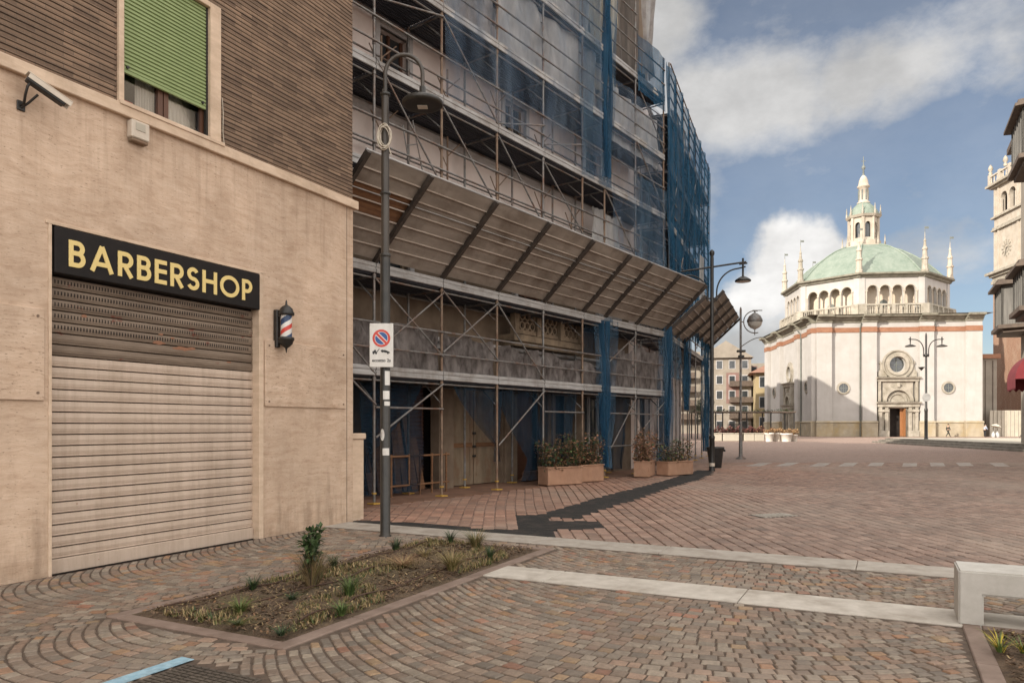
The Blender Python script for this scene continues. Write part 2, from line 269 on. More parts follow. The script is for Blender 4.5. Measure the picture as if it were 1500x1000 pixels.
class MB:
    def __init__(s, F=None):
        s.F = F if F is not None else ID; s.v = []; s.f = []; s.sm = []; s.mi = []; s.cur = 0
    def add(s, pts, faces, smooth=False):
        o = len(s.v); F = s.F
        s.v += [F @ Vector(p) for p in pts]
        for f in faces: s.f.append([i + o for i in f]); s.sm.append(smooth); s.mi.append(s.cur)
        return s
    def box(s, x0, x1, y0, y1, z0, z1):
        p = [(x, y, z) for z in (z0, z1) for y in (y0, y1) for x in (x0, x1)]
        return s.add(p, [(0, 2, 3, 1), (4, 5, 7, 6), (0, 1, 5, 4), (2, 6, 7, 3), (0, 4, 6, 2), (1, 3, 7, 5)])
    def bbox(s, x0, x1, y0, y1, z0, z1, b=.01):       # box with chamfered edges
        X = (x0, x1); Y = (y0, y1); Z = (z0, z1); pts = []; idx = {}
        for i in (0, 1):
            for j in (0, 1):
                for k in (0, 1):
                    sx = b if i == 0 else -b; sy = b if j == 0 else -b; sz = b if k == 0 else -b
                    for a, p in enumerate(((X[i], Y[j] + sy, Z[k] + sz), (X[i] + sx, Y[j], Z[k] + sz), (X[i] + sx, Y[j] + sy, Z[k]))):
                        idx[i, j, k, a] = len(pts); pts.append(p)
        F = []
        for a in range(3):
            for e in (0, 1):
                q = []
                for (m, n) in ((0, 0), (1, 0), (1, 1), (0, 1)):
                    c = [0, 0, 0]; c[a] = e; o = [x for x in range(3) if x != a]; c[o[0]] = m; c[o[1]] = n
                    q.append(idx[c[0], c[1], c[2], a])
                F.append(q)
        for a in range(3):
            o = [x for x in range(3) if x != a]
            for m in (0, 1):
                for n in (0, 1):
                    c0 = [0, 0, 0]; c0[o[0]] = m; c0[o[1]] = n; c1 = list(c0); c1[a] = 1
                    F.append([idx[(*c0, o[0])], idx[(*c1, o[0])], idx[(*c1, o[1])], idx[(*c0, o[1])]])
        for i in (0, 1):
            for j in (0, 1):
                for k in (0, 1): F.append([idx[i, j, k, 0], idx[i, j, k, 1], idx[i, j, k, 2]])
        return s.add(pts, F)
    def quad(s, *p): return s.add(list(p), [tuple(range(len(p)))])
    def tube(s, pts, r, n=8, caps=True):
        pts = [Vector(p) for p in pts]; rs = r if hasattr(r, '__len__') else [r] * len(pts)
        ring = []; up = None
        for i, p in enumerate(pts):
            t = (pts[min(i + 1, len(pts) - 1)] - pts[max(i - 1, 0)])
            if t.length < 1e-9: t = Vector((0, 0, 1))
            t.normalize()
            if up is None: up = t.orthogonal().normalized()
            up = (up - t * up.dot(t))
            up = up.normalized() if up.length > 1e-6 else t.orthogonal().normalized()
            w = t.cross(up)
            ring.append([p + (up * math.cos(2 * PI * k / n) + w * math.sin(2 * PI * k / n)) * rs[i] for k in range(n)])
        P = [q for g in ring for q in g]; Fc = []
        for i in range(len(pts) - 1):
            for k in range(n): Fc.append((i * n + k, i * n + (k + 1) % n, (i + 1) * n + (k + 1) % n, (i + 1) * n + k))
        s.add(P, Fc, True)
        if caps: s.add(ring[0], [tuple(range(n))[::-1]]); s.add(ring[-1], [tuple(range(n))])
        return s
    def lathe(s, c, prof, n=24, smooth=True, a0=0.):
        P = []; Fc = []
        for r, z in prof: P += [(c[0] + r * math.cos(a0 + 2 * PI * k / n), c[1] + r * math.sin(a0 + 2 * PI * k / n), c[2] + z) for k in range(n)]
        for i in range(len(prof) - 1):
            for k in range(n): Fc.append((i * n + k, i * n + (k + 1) % n, (i + 1) * n + (k + 1) % n, (i + 1) * n + k))
        s.add(P, Fc, smooth)
        if prof[0][0] > 1e-4: s.add(P[:n], [tuple(range(n))[::-1]])
        if prof[-1][0] > 1e-4: s.add(P[-n:], [tuple(range(n))])
        return s
    def ext(s, poly, y0, y1):                          # polygon in the xz plane, extruded along y
        n = len(poly)
        P = [(x, y0, z) for x, z in poly] + [(x, y1, z) for x, z in poly]
        return s.add(P, [tuple(range(n)), tuple(range(n, 2 * n))[::-1]] + [(i, i + n, (i + 1) % n + n, (i + 1) % n) for i in range(n)])
    def prism(s, poly, z0, z1):                        # polygon in the xy plane, extruded along z
        n = len(poly)
        P = [(x, y, z0) for x, y in poly] + [(x, y, z1) for x, y in poly]
        return s.add(P, [tuple(range(n))[::-1], tuple(range(n, 2 * n))] + [(i, (i + 1) % n, (i + 1) % n + n, i + n) for i in range(n)])
    def profx(s, prof, x0, x1):                        # profile in (y,z) extruded along x
        n = len(prof); P = [(x0, y, z) for y, z in prof] + [(x1, y, z) for y, z in prof]
        return s.add(P, [tuple(range(n)), tuple(range(n, 2 * n))[::-1]] + [(i, i + n, (i + 1) % n + n, (i + 1) % n) for i in range(n)])
    def wall(s, x0, x1, z0, z1, y, depth, holes):      # wall sheet at y with rectangular holes and reveals running to y+depth
        xs = sorted({x0, x1, *[h[0] for h in holes], *[h[1] for h in holes]}); zs = sorted({z0, z1, *[h[2] for h in holes], *[h[3] for h in holes]})
        for a, b in zip(xs, xs[1:]):
            for c, d in zip(zs, zs[1:]):
                mx, mz = (a + b) / 2, (c + d) / 2
                if any(h[0] < mx < h[1] and h[2] < mz < h[3] for h in holes): continue
                s.quad((a, y, c), (b, y, c), (b, y, d), (a, y, d))
        e = y + depth
        for h in holes:
            a, b, c, d = h[:4]
            s.quad((a, y, c), (a, e, c), (a, e, d), (a, y, d)); s.quad((b, y, c), (b, y, d), (b, e, d), (b, e, c))
            s.quad((a, y, d), (a, e, d), (b, e, d), (b, y, d)); s.quad((a, y, c), (b, y, c), (b, e, c), (a, e, c))
        return s
    def spandrel(s, cx, r, zs, zt, y0, y1, n=12):      # fills the corners above a round arch inside a square-headed hole
        arc = [(cx + r * math.cos(PI * k / n), zs + r * math.sin(PI * k / n)) for k in range(n + 1)]
        for k in range(n):
            (xa, za), (xb, zb) = arc[k], arc[k + 1]
            s.quad((xa, y0, za), (xa, y0, zt), (xb, y0, zt), (xb, y0, zb))
            s.quad((xa, y0, za), (xb, y0, zb), (xb, y1, zb), (xa, y1, za))
        return s
    def archband(s, cx, r0, r1, zs, y0, y1, a0=0., a1=PI, n=16):
        for k in range(n):
            t, u = a0 + (a1 - a0) * k / n, a0 + (a1 - a0) * (k + 1) / n
            P = []
            for y in (y0, y1):
                for r in (r0, r1):
                    for w in (t, u): P.append((cx + r * math.cos(w), y, zs + r * math.sin(w)))
            s.add(P, [(0, 1, 3, 2), (4, 6, 7, 5), (2, 3, 7, 6), (0, 4, 5, 1)] + ([(0, 2, 6, 4)] if k == 0 else []) + ([(1, 5, 7, 3)] if k == n - 1 else []))
        return s
    def disc(s, cx, cz, r, y, n=28): return s.add([(cx + r * math.cos(2 * PI * k / n), y, cz + r * math.sin(2 * PI * k / n)) for k in range(n)], [tuple(range(n))])

ROOT = {}
def mesh_of(mb, name, mats, inv):
    me = bpy.data.meshes.new(name); n = len(mb.v)
    me.from_pydata([tuple(inv @ v) for v in mb.v], [], mb.f)
    for mt in (mats if isinstance(mats, (list, tuple)) else [mats]): me.materials.append(MAT[mt] if isinstance(mt, str) else mt)
    me.polygons.foreach_set('use_smooth', mb.sm); me.polygons.foreach_set('material_index', mb.mi); me.update()
    return me
def thing(name, label, cat, M, group=None):
    o = bpy.data.objects.new(name, None); C.objects.link(o); o.matrix_world = M; o.empty_display_size = .3
    o['label'] = label; o['category'] = cat
    if group: o['group'] = group
    ROOT[o.name] = M; return o
def root_of(o):
    while o.parent: o = o.parent
    return o
def part(name, mb, mats, parent, label=None):
    me = mesh_of(mb, name, mats, ROOT[root_of(parent).name].inverted())
    o = bpy.data.objects.new(name, me); C.objects.link(o); o.parent = parent
    if label: o['label'] = label
    return o
def solo(name, mb, mats, label, cat, M=None, group=None, kind=None):
    M = M if M is not None else ID
    o = bpy.data.objects.new(name, mesh_of(mb, name, mats, M.inverted())); C.objects.link(o); o.matrix_world = M
    ROOT[o.name] = M
    if kind: o['kind'] = kind
    if label: o['label'] = label
    if cat: o['category'] = cat
    if group: o['group'] = group
    return o
def struct(name, mb, mats, label=None, cat=None): return solo(name, mb, mats, label, cat, kind='structure')
def tree_copy(o, parent=None):
    c = o.copy(); C.objects.link(c)
    if parent is not None: c.parent = parent
    for ch in [x for x in bpy.data.objects if x.parent == o]: tree_copy(ch, c)
    return c
def copy_to(root, M, label, group=None):
    c = tree_copy(root); c.matrix_world = M; c['label'] = label; ROOT[c.name] = M
    if group: c['group'] = group
    return c
def pt_in(p, poly):
    x, y = p; c = False
    for i in range(len(poly)):
        x1, y1 = poly[i]; x2, y2 = poly[i - 1]
        if (y1 > y) != (y2 > y) and x < (x2 - x1) * (y - y1) / (y2 - y1) + x1: c = not c
    return c

# frames: W = street front of the corner shop, S = scaffolded front, T = scaffolded flank, K = church
MW = frame((-2.606, 12.08), (.511, 1)); MS = frame((-2.748, 14.69), (.7407, 1)); MT = frame((5.257, 25.46), (.3935, 1)); MK = frame((41.2, 100), (.995, -.1))
# ------------------------------------------------------------------ ground
def sett_mesh(name, cells, M, zt, col_fn):
    """cells: (cx, cy, half_w, half_l, angle); one chamfered stone each, in the frame M"""
    n = len(cells); a = np.array([c[:5] for c in cells]); rng = np.random.default_rng(5)
    ca, sa = np.cos(a[:, 4]), np.sin(a[:, 4]); V = np.zeros((n, 12, 3))
    for ring, (ins, z) in enumerate(((0., -.03), (0.002, zt - .007), (.009, zt))):
        for k, (sx, sy) in enumerate(((-1, -1), (1, -1), (1, 1), (-1, 1))):
            if ring == 0: j1, j2 = rng.uniform(-.0032, .0032, n), rng.uniform(-.0032, .0032, n); (J := globals().setdefault('_J', {}))[k] = (j1, j2)
            j1, j2 = globals()['_J'][k]
            x = sx * (a[:, 2] - ins) + j1; y = sy * (a[:, 3] - ins) + j2
            V[:, ring * 4 + k, 0] = a[:, 0] + x * ca - y * sa; V[:, ring * 4 + k, 1] = a[:, 1] + x * sa + y * ca; V[:, ring * 4 + k, 2] = z
    V[:, 4:, 2] += rng.uniform(-.003, .003, (n, 1)); V[:, 8:, 2] += rng.uniform(-.002, .002, (n, 4))
    fq = [(8, 9, 10, 11)] + [(r * 4 + k, r * 4 + (k + 1) % 4, (r + 1) * 4 + (k + 1) % 4, (r + 1) * 4 + k) for r in (0, 1) for k in range(4)]
    F = (np.array(fq)[None] + (np.arange(n) * 12)[:, None, None]).reshape(-1, 4)
    me = bpy.data.meshes.new(name); me.from_pydata(V.reshape(-1, 3).tolist(), [], F.tolist())
    at = me.color_attributes.new('Col', 'FLOAT_COLOR', 'POINT')
    cols = np.ones((n, 12, 4)); cols[:, :, :3] = np.array([col_fn(c) for c in cells])[:, None, :]
    at.data.foreach_set('color', cols.reshape(-1)); me.materials.append(MAT['sett']); me.update()
    o = bpy.data.objects.new(name, me); C.objects.link(o); o.matrix_world = M; o['kind'] = 'structure'; return o

mb = MB(); mb.quad((-700, -200, 0), (700, -200, 0), (700, 1200, 0), (-700, 1200, 0)); struct('ground', mb, 'plaza')

# beds and strips in the W frame
BED = (-5.56, -1.10, -3.90, -2.20)      # x0,x1,y0,y1
BED2 = (-6.4, -2.87, -12.5, -8.46)
def in_rect(x, y, r, g=0.): return r[0] - g < x < r[1] + g and r[2] - g < y < r[3] + g
STR1 = (-2.84, -2.22, -13, -3.97); STR0 = (-.69, -.10, -14, .45)
mb = MB(MW); mb.quad((-30, -30, .0135), (-.4, -30, .0135), (-.4, -.0, .0135), (-30, -.0, .0135)); struct('pavement_bed', mb, 'joint')
rr = random.Random(3)
def blotch(x, y, s, seed):
    return .5 + .5 * math.sin(x * s + 1.7 * math.sin(y * s * .8 + seed) + seed) * math.cos(y * s * 1.1 - seed)
def cob_col(c):
    x, y = c[0], c[1]; t = rr.random(); g = rr.uniform(.75, 1.2); hot = blotch(x, y, 1.3, 2.)
    if t < .06 + .24 * hot * hot: b = rr.choice([(.27, .145, .08), (.29, .175, .095), (.25, .125, .08), (.265, .18, .105)])
    elif t < .45: b = (.212, .158, .117)
    elif t < .62: b = (.24, .162, .115)
    elif t < .8: b = (.170, .140, .110)
    else: b = (.245, .202, .155)
    return tuple(k * g for k in b)
cells = []; st = .108
COLS = [(-.05, -2.16), (-2.16, -3.94), (-3.94, -8.36), (-8.36, -11.6)]
for (ya, yb) in COLS:
    W_ = ya - yb; pc = (ya + yb) / 2; Rr = W_ * .67; amax = math.asin(W_ / 2 / Rr); arc = 2 * amax * Rr
    for k in range(-110, 60):
        q0 = k * st; nseg = round(arc / .113); jit = rr.uniform(-.5, .5)
        wts = [rr.uniform(.78, 1.22) for _ in range(nseg)]; tw_ = sum(wts); acc = 0
        for j in range(nseg):
            da = 2 * amax * wts[j] / tw_; a = -amax + acc + da / 2; acc += da
            x = q0 - (Rr * math.cos(a) - Rr * .85); y = pc + Rr * math.sin(a)
            if not (-9.5 < x < -.78 and -11.4 < y < -.06): continue
            if in_rect(x, y, BED, .17) or in_rect(x, y, BED2, .17) or in_rect(x, y, STR1, .03): continue
            if -7.05 < x < -6.15 and -4.4 < y < -3.65: continue
            hw = st / 2 * math.cos(a) - .0052; hl = da * Rr / 2 - .0036
            cells.append((x, y, hw * rr.uniform(.93, 1.02), hl * rr.uniform(.95, 1.02), -a + rr.uniform(-.03, .03)))
# straight course along edges of bed, strips
sett_mesh('pavement', cells, MW, .022, cob_col)

# asphalt repair: teeth follow the setts
def poly_w(line, w):
    out = []
    return line
ASPH = [[(-2.75, 12.28), (-2.3, 12.28), (-1.5, 11.95), (-.35, 11.30), (.15, 11.1), (.62, 11.1), (.62, 10.35), (.1, 10.45), (-1.2, 11.05), (-2.75, 11.86)],
        [(-.02, 13.05), (.62, 12.95), (.62, 12.2), (1.45, 12.2), (1.45, 11.25), (.62, 11.1), (.02, 11.1)],
        ]
cl = [(.72, 12.6), (1.5, 14.3), (2.45, 16.3), (3.65, 18.8), (4.95, 21.3), (6.2, 24.2), (6.75, 25.7)]
L_, R_ = [], []
for i, p in enumerate(cl):
    a, b = cl[max(i - 1, 0)], cl[min(i + 1, len(cl) - 1)]; dx, dy = b[0] - a[0], b[1] - a[1]; q = math.hypot(dx, dy); w = (.42, .40, .46, .38, .44, .40, .3)[i]
    L_.append((p[0] - dy / q * w, p[1] + dx / q * w)); R_.append((p[0] + dy / q * w, p[1] - dx / q * w))
ASPH.append((L_ + R_[::-1])[::-1])
def in_asph(x, y): return any(pt_in((x, y), p) for p in ASPH)
cells = []
MWi = MW.inverted()
MSi_ = MS.inverted()
def pl_col(c):
    g = rr.uniform(.8, 1.18); t = rr.random()
    b = (.262, .176, .135) if t < .5 else (.305, .215, .168) if t < .85 else (.215, .15, .118)
    s_ = MSi_ @ Vector((c[0], c[1], 0)); k_ = min(1, max(0, (s_.y + 7.5) / 5.)); b = tuple(p * (1 - k_) + q_ * k_ for p, q_ in zip(b, (b[0] * 1.12, b[1] * .93, b[2] * .84)))
    u = blotch(c[0], c[1], .35, 1.); return tuple(k * g * (.88 + .24 * u) for k in b)
for i in range(-30, 130):
    for k in range(0, 150):
        x = i * .19 + .035 * math.sin(k * .13 + i * .05); y = 7 + k * .205 + (.1 if i % 2 else 0) + .02 * math.sin(i * 1.7)
        if abs(x) > y * .74 + .5 or y > 31: continue
        w = MWi @ Vector((x, y, 0))
        if w.x < .0 or (w.x < .0): continue
        if in_asph(x, y): continue
        s_ = MS.inverted() @ Vector((x, y, 0)); 
        if s_.y > -.36 + .05 * math.sin(s_.x * 2) and s_.x < 13.3: continue
        cells.append((x, y, .0868 * rr.uniform(.96, 1.02), .0995 * rr.uniform(.97, 1.01), rr.uniform(-.03, .03)))
sett_mesh('plaza_paving', cells, ID, .020, pl_col)
mb = MB()
for p in ASPH: mb.prism([(x, y) for x, y in p][::-1], -.01, .013 + .0015 * ASPH.index(p))
mbg = mb; o = struct('asphalt_patch', mb, 'asphalt')
mb = MB(); mb.quad((4.2, 9.2, .0145), (26, 20, .0145), (26, 31, .0145), (11.5, 31, .0145), (7.6, 20, .0145), (4.6, 14, .0145), (3.4, 10.4, .0145)); struct('joint_dust', mb, 'dust')
mb = MB(MS); mb.box(-3.2, 13.3, -.30, 1.6, -.05, .021); struct('sidewalk', mb, 'sidewalk')
mb = MB(MW); mb.quad((-.04, -.2, .006), (.9, -.2, .006), (.9, .6, .006), (-.04, .6, .006)); struct('threshold', mb, 'asphalt')

# stone strips, laid as slabs with open joints
mb = MB(MW); y = .45
for L in (1.9, 2.1, 1.75, 2.2, 1.9, 2.05, 1.9):
    mb.bbox(STR0[0], STR0[1], y - L + .007, y, -.05, .026, .006); y -= L
struct('kerb', mb, 'kerb_stone')
mb = MB(MW); y = STR1[3]
for L in (.75, 1.9, 1.85, 1.95, 2.0): mb.bbox(STR1[0] + .02, STR1[1] - .02, y - L + .008, y, -.05, .027, .006); y -= L
struct('stone_strip', mb, 'white_strip')
def border(r, w=.13, lens=.9, name='bed_edging'):
    mb = MB(MW); x0, x1, y0, y1 = r
    def run(a, b, fix0, fix1, axis):
        p = a
        while p < b - .01:
            q = min(p + lens, b)
            if axis == 'x': mb.bbox(p, q - .006, fix0, fix1, -.1, .030, .008)
            else: mb.bbox(fix0, fix1, p, q - .006, -.1, .030, .008)
            p = q
    run(x0 - w, x1 + w, y0 - w, y0, 'x'); run(x0 - w, x1 + w, y1, y1 + w, 'x'); run(y0, y1, x0 - w, x0, 'y'); run(y0, y1, x1, x1 + w, 'y')
    return struct(name, mb, 'kerb_brown')
border(BED); border(BED2)
def soil(r, name, seed):
    mb = MB(MW); x0, x1, y0, y1 = r; nx, ny = int((x1 - x0) / .07), int((y1 - y0) / .07); q = random.Random(seed); P = []
    for j in range(ny + 1):
        for i in range(nx + 1):
            x = x0 + (x1 - x0) * i / nx; y = y0 + (y1 - y0) * j / ny; e = min(i, nx - i, j, ny - j)
            z = .004 + .012 + min(e, 4) * .007 + (0 if e == 0 else q.uniform(-.014, .016)) + .015 * blotch(x, y, 3, seed)
            P.append((x, y, z))
    mb.add(P, [(j * (nx + 1) + i, j * (nx + 1) + i + 1, (j + 1) * (nx + 1) + i + 1, (j + 1) * (nx + 1) + i) for j in range(ny) for i in range(nx)], True)
    struct(name, mb, 'soil')
soil(BED, 'bed_soil', 4); soil(BED2, 'bed_soil', 9)
def chips(r, n, name, label, seed):
    q = random.Random(seed); mb = MB(MW)
    for _ in range(n):
        x, y = q.uniform(r[0] + .04, r[1] - .04), q.uniform(r[2] + .04, r[3] - .04); z = .042 + q.uniform(0, .02); a = q.uniform(0, PI); l = q.uniform(.006, .026); w = q.uniform(.003, .009); t = q.uniform(-.5, .5)
        dx, dy = math.cos(a) * l, math.sin(a) * l; ex, ey = -math.sin(a) * w, math.cos(a) * w; mb.cur = q.choice([0, 0, 0, 1, 1, 2, 3])
        mb.quad((x - dx - ex, y - dy - ey, z - t * l), (x + dx - ex, y + dy - ey, z + t * l), (x + dx + ex, y + dy + ey, z + t * l + .004), (x - dx + ex, y - dy + ey, z - t * l + .006))
    solo(name, mb, ['chips', 'leaf_dry', 'soil', 'grass_dry'], label, 'mulch', kind='stuff')
chips(BED, 6500, 'bark_mulch', 'brown bark mulch and dry litter covering the left flower bed', 1)
chips((-4.6, -2.87, -10.2, -8.46), 2600, 'bark_mulch', 'dark bark mulch in the flower bed beside the white bench', 2)
# low ground cover weeds
q = random.Random(8); mb = MB(MW)
for _ in range(3200):
    cx, cy = q.uniform(BED[0] + .06, BED[1] - .06), q.uniform(BED[2] + .06, BED[3] - .06)
    if blotch(cx, cy, 2.6, 5.) < .56: continue
    for _k in range(5):
        a = q.uniform(0, 2 * PI); h = q.uniform(.015, .06); w = q.uniform(.004, .009); x, y = cx + q.uniform(-.03, .03), cy + q.uniform(-.03, .03); b = q.uniform(.01, .05)
        mb.cur = q.choice([0, 0, 1, 2, 2]); ca, sa = math.cos(a), math.sin(a)
        mb.quad((x - sa * w, y + ca * w, .04), (x + sa * w, y - ca * w, .04), (x + ca * b, y + sa * b, .045 + h))
solo('ground_cover', mb, ['grass_olive', 'leaf_green', 'grass_dry'], 'sparse low weeds creeping over the mulch of the left flower bed', 'ground cover', kind='stuff')
q = random.Random(12); mb = MB(MW)
for _ in range(900):
    x, y = q.uniform(BED[0] + .1, BED[1] - .1), q.uniform(BED[2] + .1, BED[3] - .1); a = q.uniform(0, 2 * PI); l = q.uniform(.04, .13); z = .058 + q.uniform(0, .02); dx, dy = math.cos(a), math.sin(a); w = .0018; c = q.uniform(-.3, .3)
    mb.add([(x - dy * w, y + dx * w, z), (x + dy * w, y - dx * w, z), (x + dx * l / 2 - dy * (c * l * .3 - w), y + dy * l / 2 + dx * (c * l * .3 - w), z + .014), (x + dx * l / 2 - dy * (c * l * .3 + w), y + dy * l / 2 + dx * (c * l * .3 + w), z + .014), (x + dx * l, y + dy * l, z + .002)], [(0, 1, 2, 3), (3, 2, 4)])
solo('dry_straw', mb, 'grass_dry', 'dry straw and grass stems scattered over the left flower bed', 'straw', kind='stuff')
# drip hoses
for k, (pts, lb) in enumerate((([(-5.2, -3.72), (-4.4, -3.62), (-3.4, -3.66), (-2.4, -3.55), (-1.4, -3.6)], 'brown drip hose along the paving side of the left flower bed'),
                               ([(-5.4, -2.42), (-4.6, -2.50), (-3.6, -2.46), (-2.3, -2.5), (-1.3, -2.42)], 'brown drip hose along the shop side of the left flower bed'),
                               ([(-5.3, -2.9), (-4.2, -2.98), (-3.0, -2.9), (-1.8, -3.0)], 'brown drip hose down the middle of the left flower bed'))):
    mb = MB(MW); P = []
    for i in range(len(pts) - 1):
        for t in range(6):
            u = t / 6; P.append((pts[i][0] * (1 - u) + pts[i + 1][0] * u, pts[i][1] * (1 - u) + pts[i + 1][1] * u + .02 * math.sin(i * 3 + u * 5), .075 + .012 * math.sin(7 * (i + u) + k)))
    mb.tube(P, .009, 6); solo('drip_hose', mb, 'hose', lb, 'hose', MW @ Matrix.Translation((pts[0][0], pts[0][1], 0)), 'drip hoses in the left flower bed')
# painted line, cast cover, drain, worn crossing
mb = MB(MW); mb.box(-9, -6.13, -3.66, -3.54, .0235, .0275); struct('painted_line', mb, 'road_blue')
t = thing('manhole_cover', 'dark cast iron cover with a ribbed face beside the blue line', 'manhole cover', MW @ Matrix.Translation((-6.6, -4.0, 0)))
mb = MB(MW); mb.box(-7.0, -6.2, -4.35, -3.69, -.03, .022); part('plate', mb, 'cast_iron', t)
mb = MB(MW)
for i in range(20):
    for j in range(9): mb.box(-6.98 + i * .039, -6.98 + i * .039 + .024, -4.33 + j * .07, -4.33 + j * .07 + .055, .022, .030)
part('tread', mb, 'cast_iron', t)
t = thing('drain_grate', 'small pale slotted drain grate set in the reddish plaza setts', 'drain', loc_rot(4.57, 12.85, 0, .35))
mb = MB(ROOT[t.name]); mb.box(-.38, .38, -.22, .22, -.02, .0245); part('tray', mb, 'cast_iron', t)
mb = MB(ROOT[t.name])
for i in range(8): mb.box(-.34 + i * .09, -.30 + i * .09, -.2, .2, .022, .034)
part('bars', mb, 'white_strip', t)
mb = MB()
for i in range(9):
    x = 9.6 + i * 1.18; y = 29.4 + .18 * math.sin(i * 2.1)
    k = 1.25; mb.prism([(x - .55 * k, y - k), (x + .56 - .55 * k, y - k), (x + .56 + .55 * k, y + k), (x + .55 * k, y + k)], .015, .0262)
struct('crossing_marking', mb, 'paint_worn')
# raised platform with steps (left edge runs with the church axis)
mk = frame((32.45, 66.5), (-.1, -.995))     # local x toward camera, local y to the right
mb = MB(mk)
for k in range(3): mb.bbox(.4 * k, 45, .42 * k, 28 - .4 * k, -.05 if k == 0 else .15 * k - .0, .15 * (k + 1) - (.012 if k == 2 else 0), .015)
struct('steps', mb, 'step')
mb = MB(mk); mb.box(1.2, 45, 1.24, 27.2, .40, .452); struct('platform', mb, 'platform')
# ------------------------------------------------------------------ corner building with the barbershop
F = MW
bld = thing('corner_building', 'travertine and brown brick corner building with the closed barbershop shutter', 'building', MW)
X0 = -26.; HB = 19.
OP = (-4.92, -2.0, 0, 3.70); WIN = (-4.075, -2.87, 5.262, 6.98)
mb = MB(F); mb.wall(X0, 0, 0, 5.13, 0, .16, [OP]); mb.quad((0, 0, 0), (0, 11, 0), (0, 11, 5.13), (0, 0, 5.13))
part('ground_floor_wall', mb, 'travertine', bld)
# thin joints between cladding slabs are open seams, raised slabs stand proud
for x0, x1, z0, z1 in ((-1.93, -.20, 1.86, 2.80), (-6.9, -4.97, 1.85, 2.80)):
    mb = MB(F); mb.bbox(x0, x1, -.028, -.002, z0, z1, .006); o = part('stone_panel', mb, 'travertine', bld)
    for z in (1.93, 2.72):
        for x in (x0 + .07, x1 - .07): mb = MB(F); mb.tube([(x, -.027, z), (x, -.036, z)], .014, 10); part('fixing_bolt', mb, 'rust_tube', o)
mb = MB(F)
for x in (-.155,): mb.box(x - .004, x + .004, -.003, .01, .0, 5.12)
part('cladding_seam', mb, 'mortar_dark', bld)
mb = MB(F); mb.bbox(OP[0] - .0, OP[0] + .035, -.012, .15, .0, 3.70, .004); mb.bbox(OP[1] - .03, OP[1] + .05, -.012, .15, .0, 3.73, .004); mb.bbox(OP[0] - .03, OP[1] + .05, -.012, .15, 3.70, 3.735, .004)
part('opening_frame', mb, 'travertine_trim', bld)
mb = MB(F); mb.bbox(X0, .072, -.065, .0, 5.125, 5.26, .008); mb.bbox(.0, .07, -.0, 11, 5.125, 5.26, .008); part('ledge', mb, 'travertine_trim', bld)
# brick rows: every course is a strip standing 9 mm proud of the dark joints
mb = MB(F); mb.wall(X0, 0, 5.25, HB, .022, .16, [WIN]); mb.quad((0, .022, 5.2), (0, 11, 5.2), (0, 11, HB), (0, .022, HB)); mb.quad((X0, .02, HB), (0, .02, HB), (0, 11, HB), (X0, 11, HB)); mb.quad((X0, 11, 0), (X0, 11, HB), (0, 11, HB), (0, 11, 0)); mb.quad((X0, 0, 0), (X0, 0, HB), (X0, 11, HB), (X0, 11, 0))
part('upper_wall', mb, 'mortar_dark', bld)
mb = MB(F); z = 5.262; k = 0
while z < HB:
    a, b = z + .006, z + .052; j = .002 * math.sin(k * 2.3)
    segs = [(X0, 0)] if a > 7.06 else [(X0, -4.14), (-2.70, 0)]
    for (p, q_) in segs: mb.box(p, q_, .008 + j, .03, a, b)
    mb.box(-.03, .012, .03, 6, a, b); z += .06; k += 1
part('brick_facing', mb, 'thin_brick', bld)
mb = MB(F); mb.bbox(-4.14, -4.075, -.03, .16, 5.262, 7.05, .006); mb.bbox(-2.87, -2.70, -.03, .16, 5.262, 7.05, .006); mb.bbox(-4.075, -2.87, -.03, .16, 6.98, 7.05, .006)
wn = part('window', mb, 'travertine_trim', bld)
mb = MB(F); mb.bbox(-4.16, -2.68, -.08, .16, 5.235, 5.285, .006); part('sill', mb, 'travertine_trim', wn)
mb = MB(F)
z = 5.70
while z < 6.97: mb.profx([(.045, z), (.030, z + .008), (.030, z + .034), (.045, z + .044), (.058, z + .022)], -4.05, -2.895); z += .046
mb.bbox(-4.05, -2.895, .028, .062, 5.66, 5.70, .004)
part('roller_shutter', mb, 'green_pvc', wn)
mb = MB(F)
for x in (-4.0, -2.95): mb = MB(F); mb.tube([(x, .01, 5.73), (x, .03, 5.73)], .018, 8); part('shutter_stop', mb, 'iron_black', wn)
for x in (-4.07, -2.895): mb = MB(F); mb.box(x, x + .022, .02, .07, 5.29, 6.97); part('shutter_guide', mb, 'iron_black', wn)
mb = MB(F)
for x in (-4.07, -3.55, -3.47, -2.93): mb.box(x, x + .065, .09, .145, 5.287, 6.97)
mb.box(-4.07, -2.87, .092, .143, 5.287, 5.33); part('sash', mb, 'wood_brown', wn)
mb = MB(F); mb.box(-4.05, -2.88, .118, .124, 5.33, 6.96); part('pane', mb, 'clear', wn)
mb = MB(F)
n = 40
for (a, b) in ((-3.78, -3.52), (-3.40, -3.0)):
    P = []
    for i in range(n + 1):
        x = a + (b - a) * i / n; y = .20 + .014 * math.sin(i * 1.1)
        P += [(x, y, 5.29), (x, y, 6.9)]
    mb.add(P, [(2 * i, 2 * i + 2, 2 * i + 3, 2 * i + 1) for i in range(n)], True)
part('curtain', mb, 'curtain', wn)
mb = MB(F); mb.box(-4.05, -2.88, .5, .52, 5.2, 7.0); part('room_backing', mb, 'dark_void', wn)
mb = MB(F); mb.box(-4.05, -3.80, .21, .23, 5.30, 5.43); part('folded_cloth', mb, 'cloth_red', wn)
mb = MB(F); mb.tube([(-2.66, .0, 5.9), (-2.655, -.012, 5.7), (-2.66, -.012, 5.45), (-2.64, -.012, 5.30)], .006, 6); part('cable', mb, 'cable', bld)
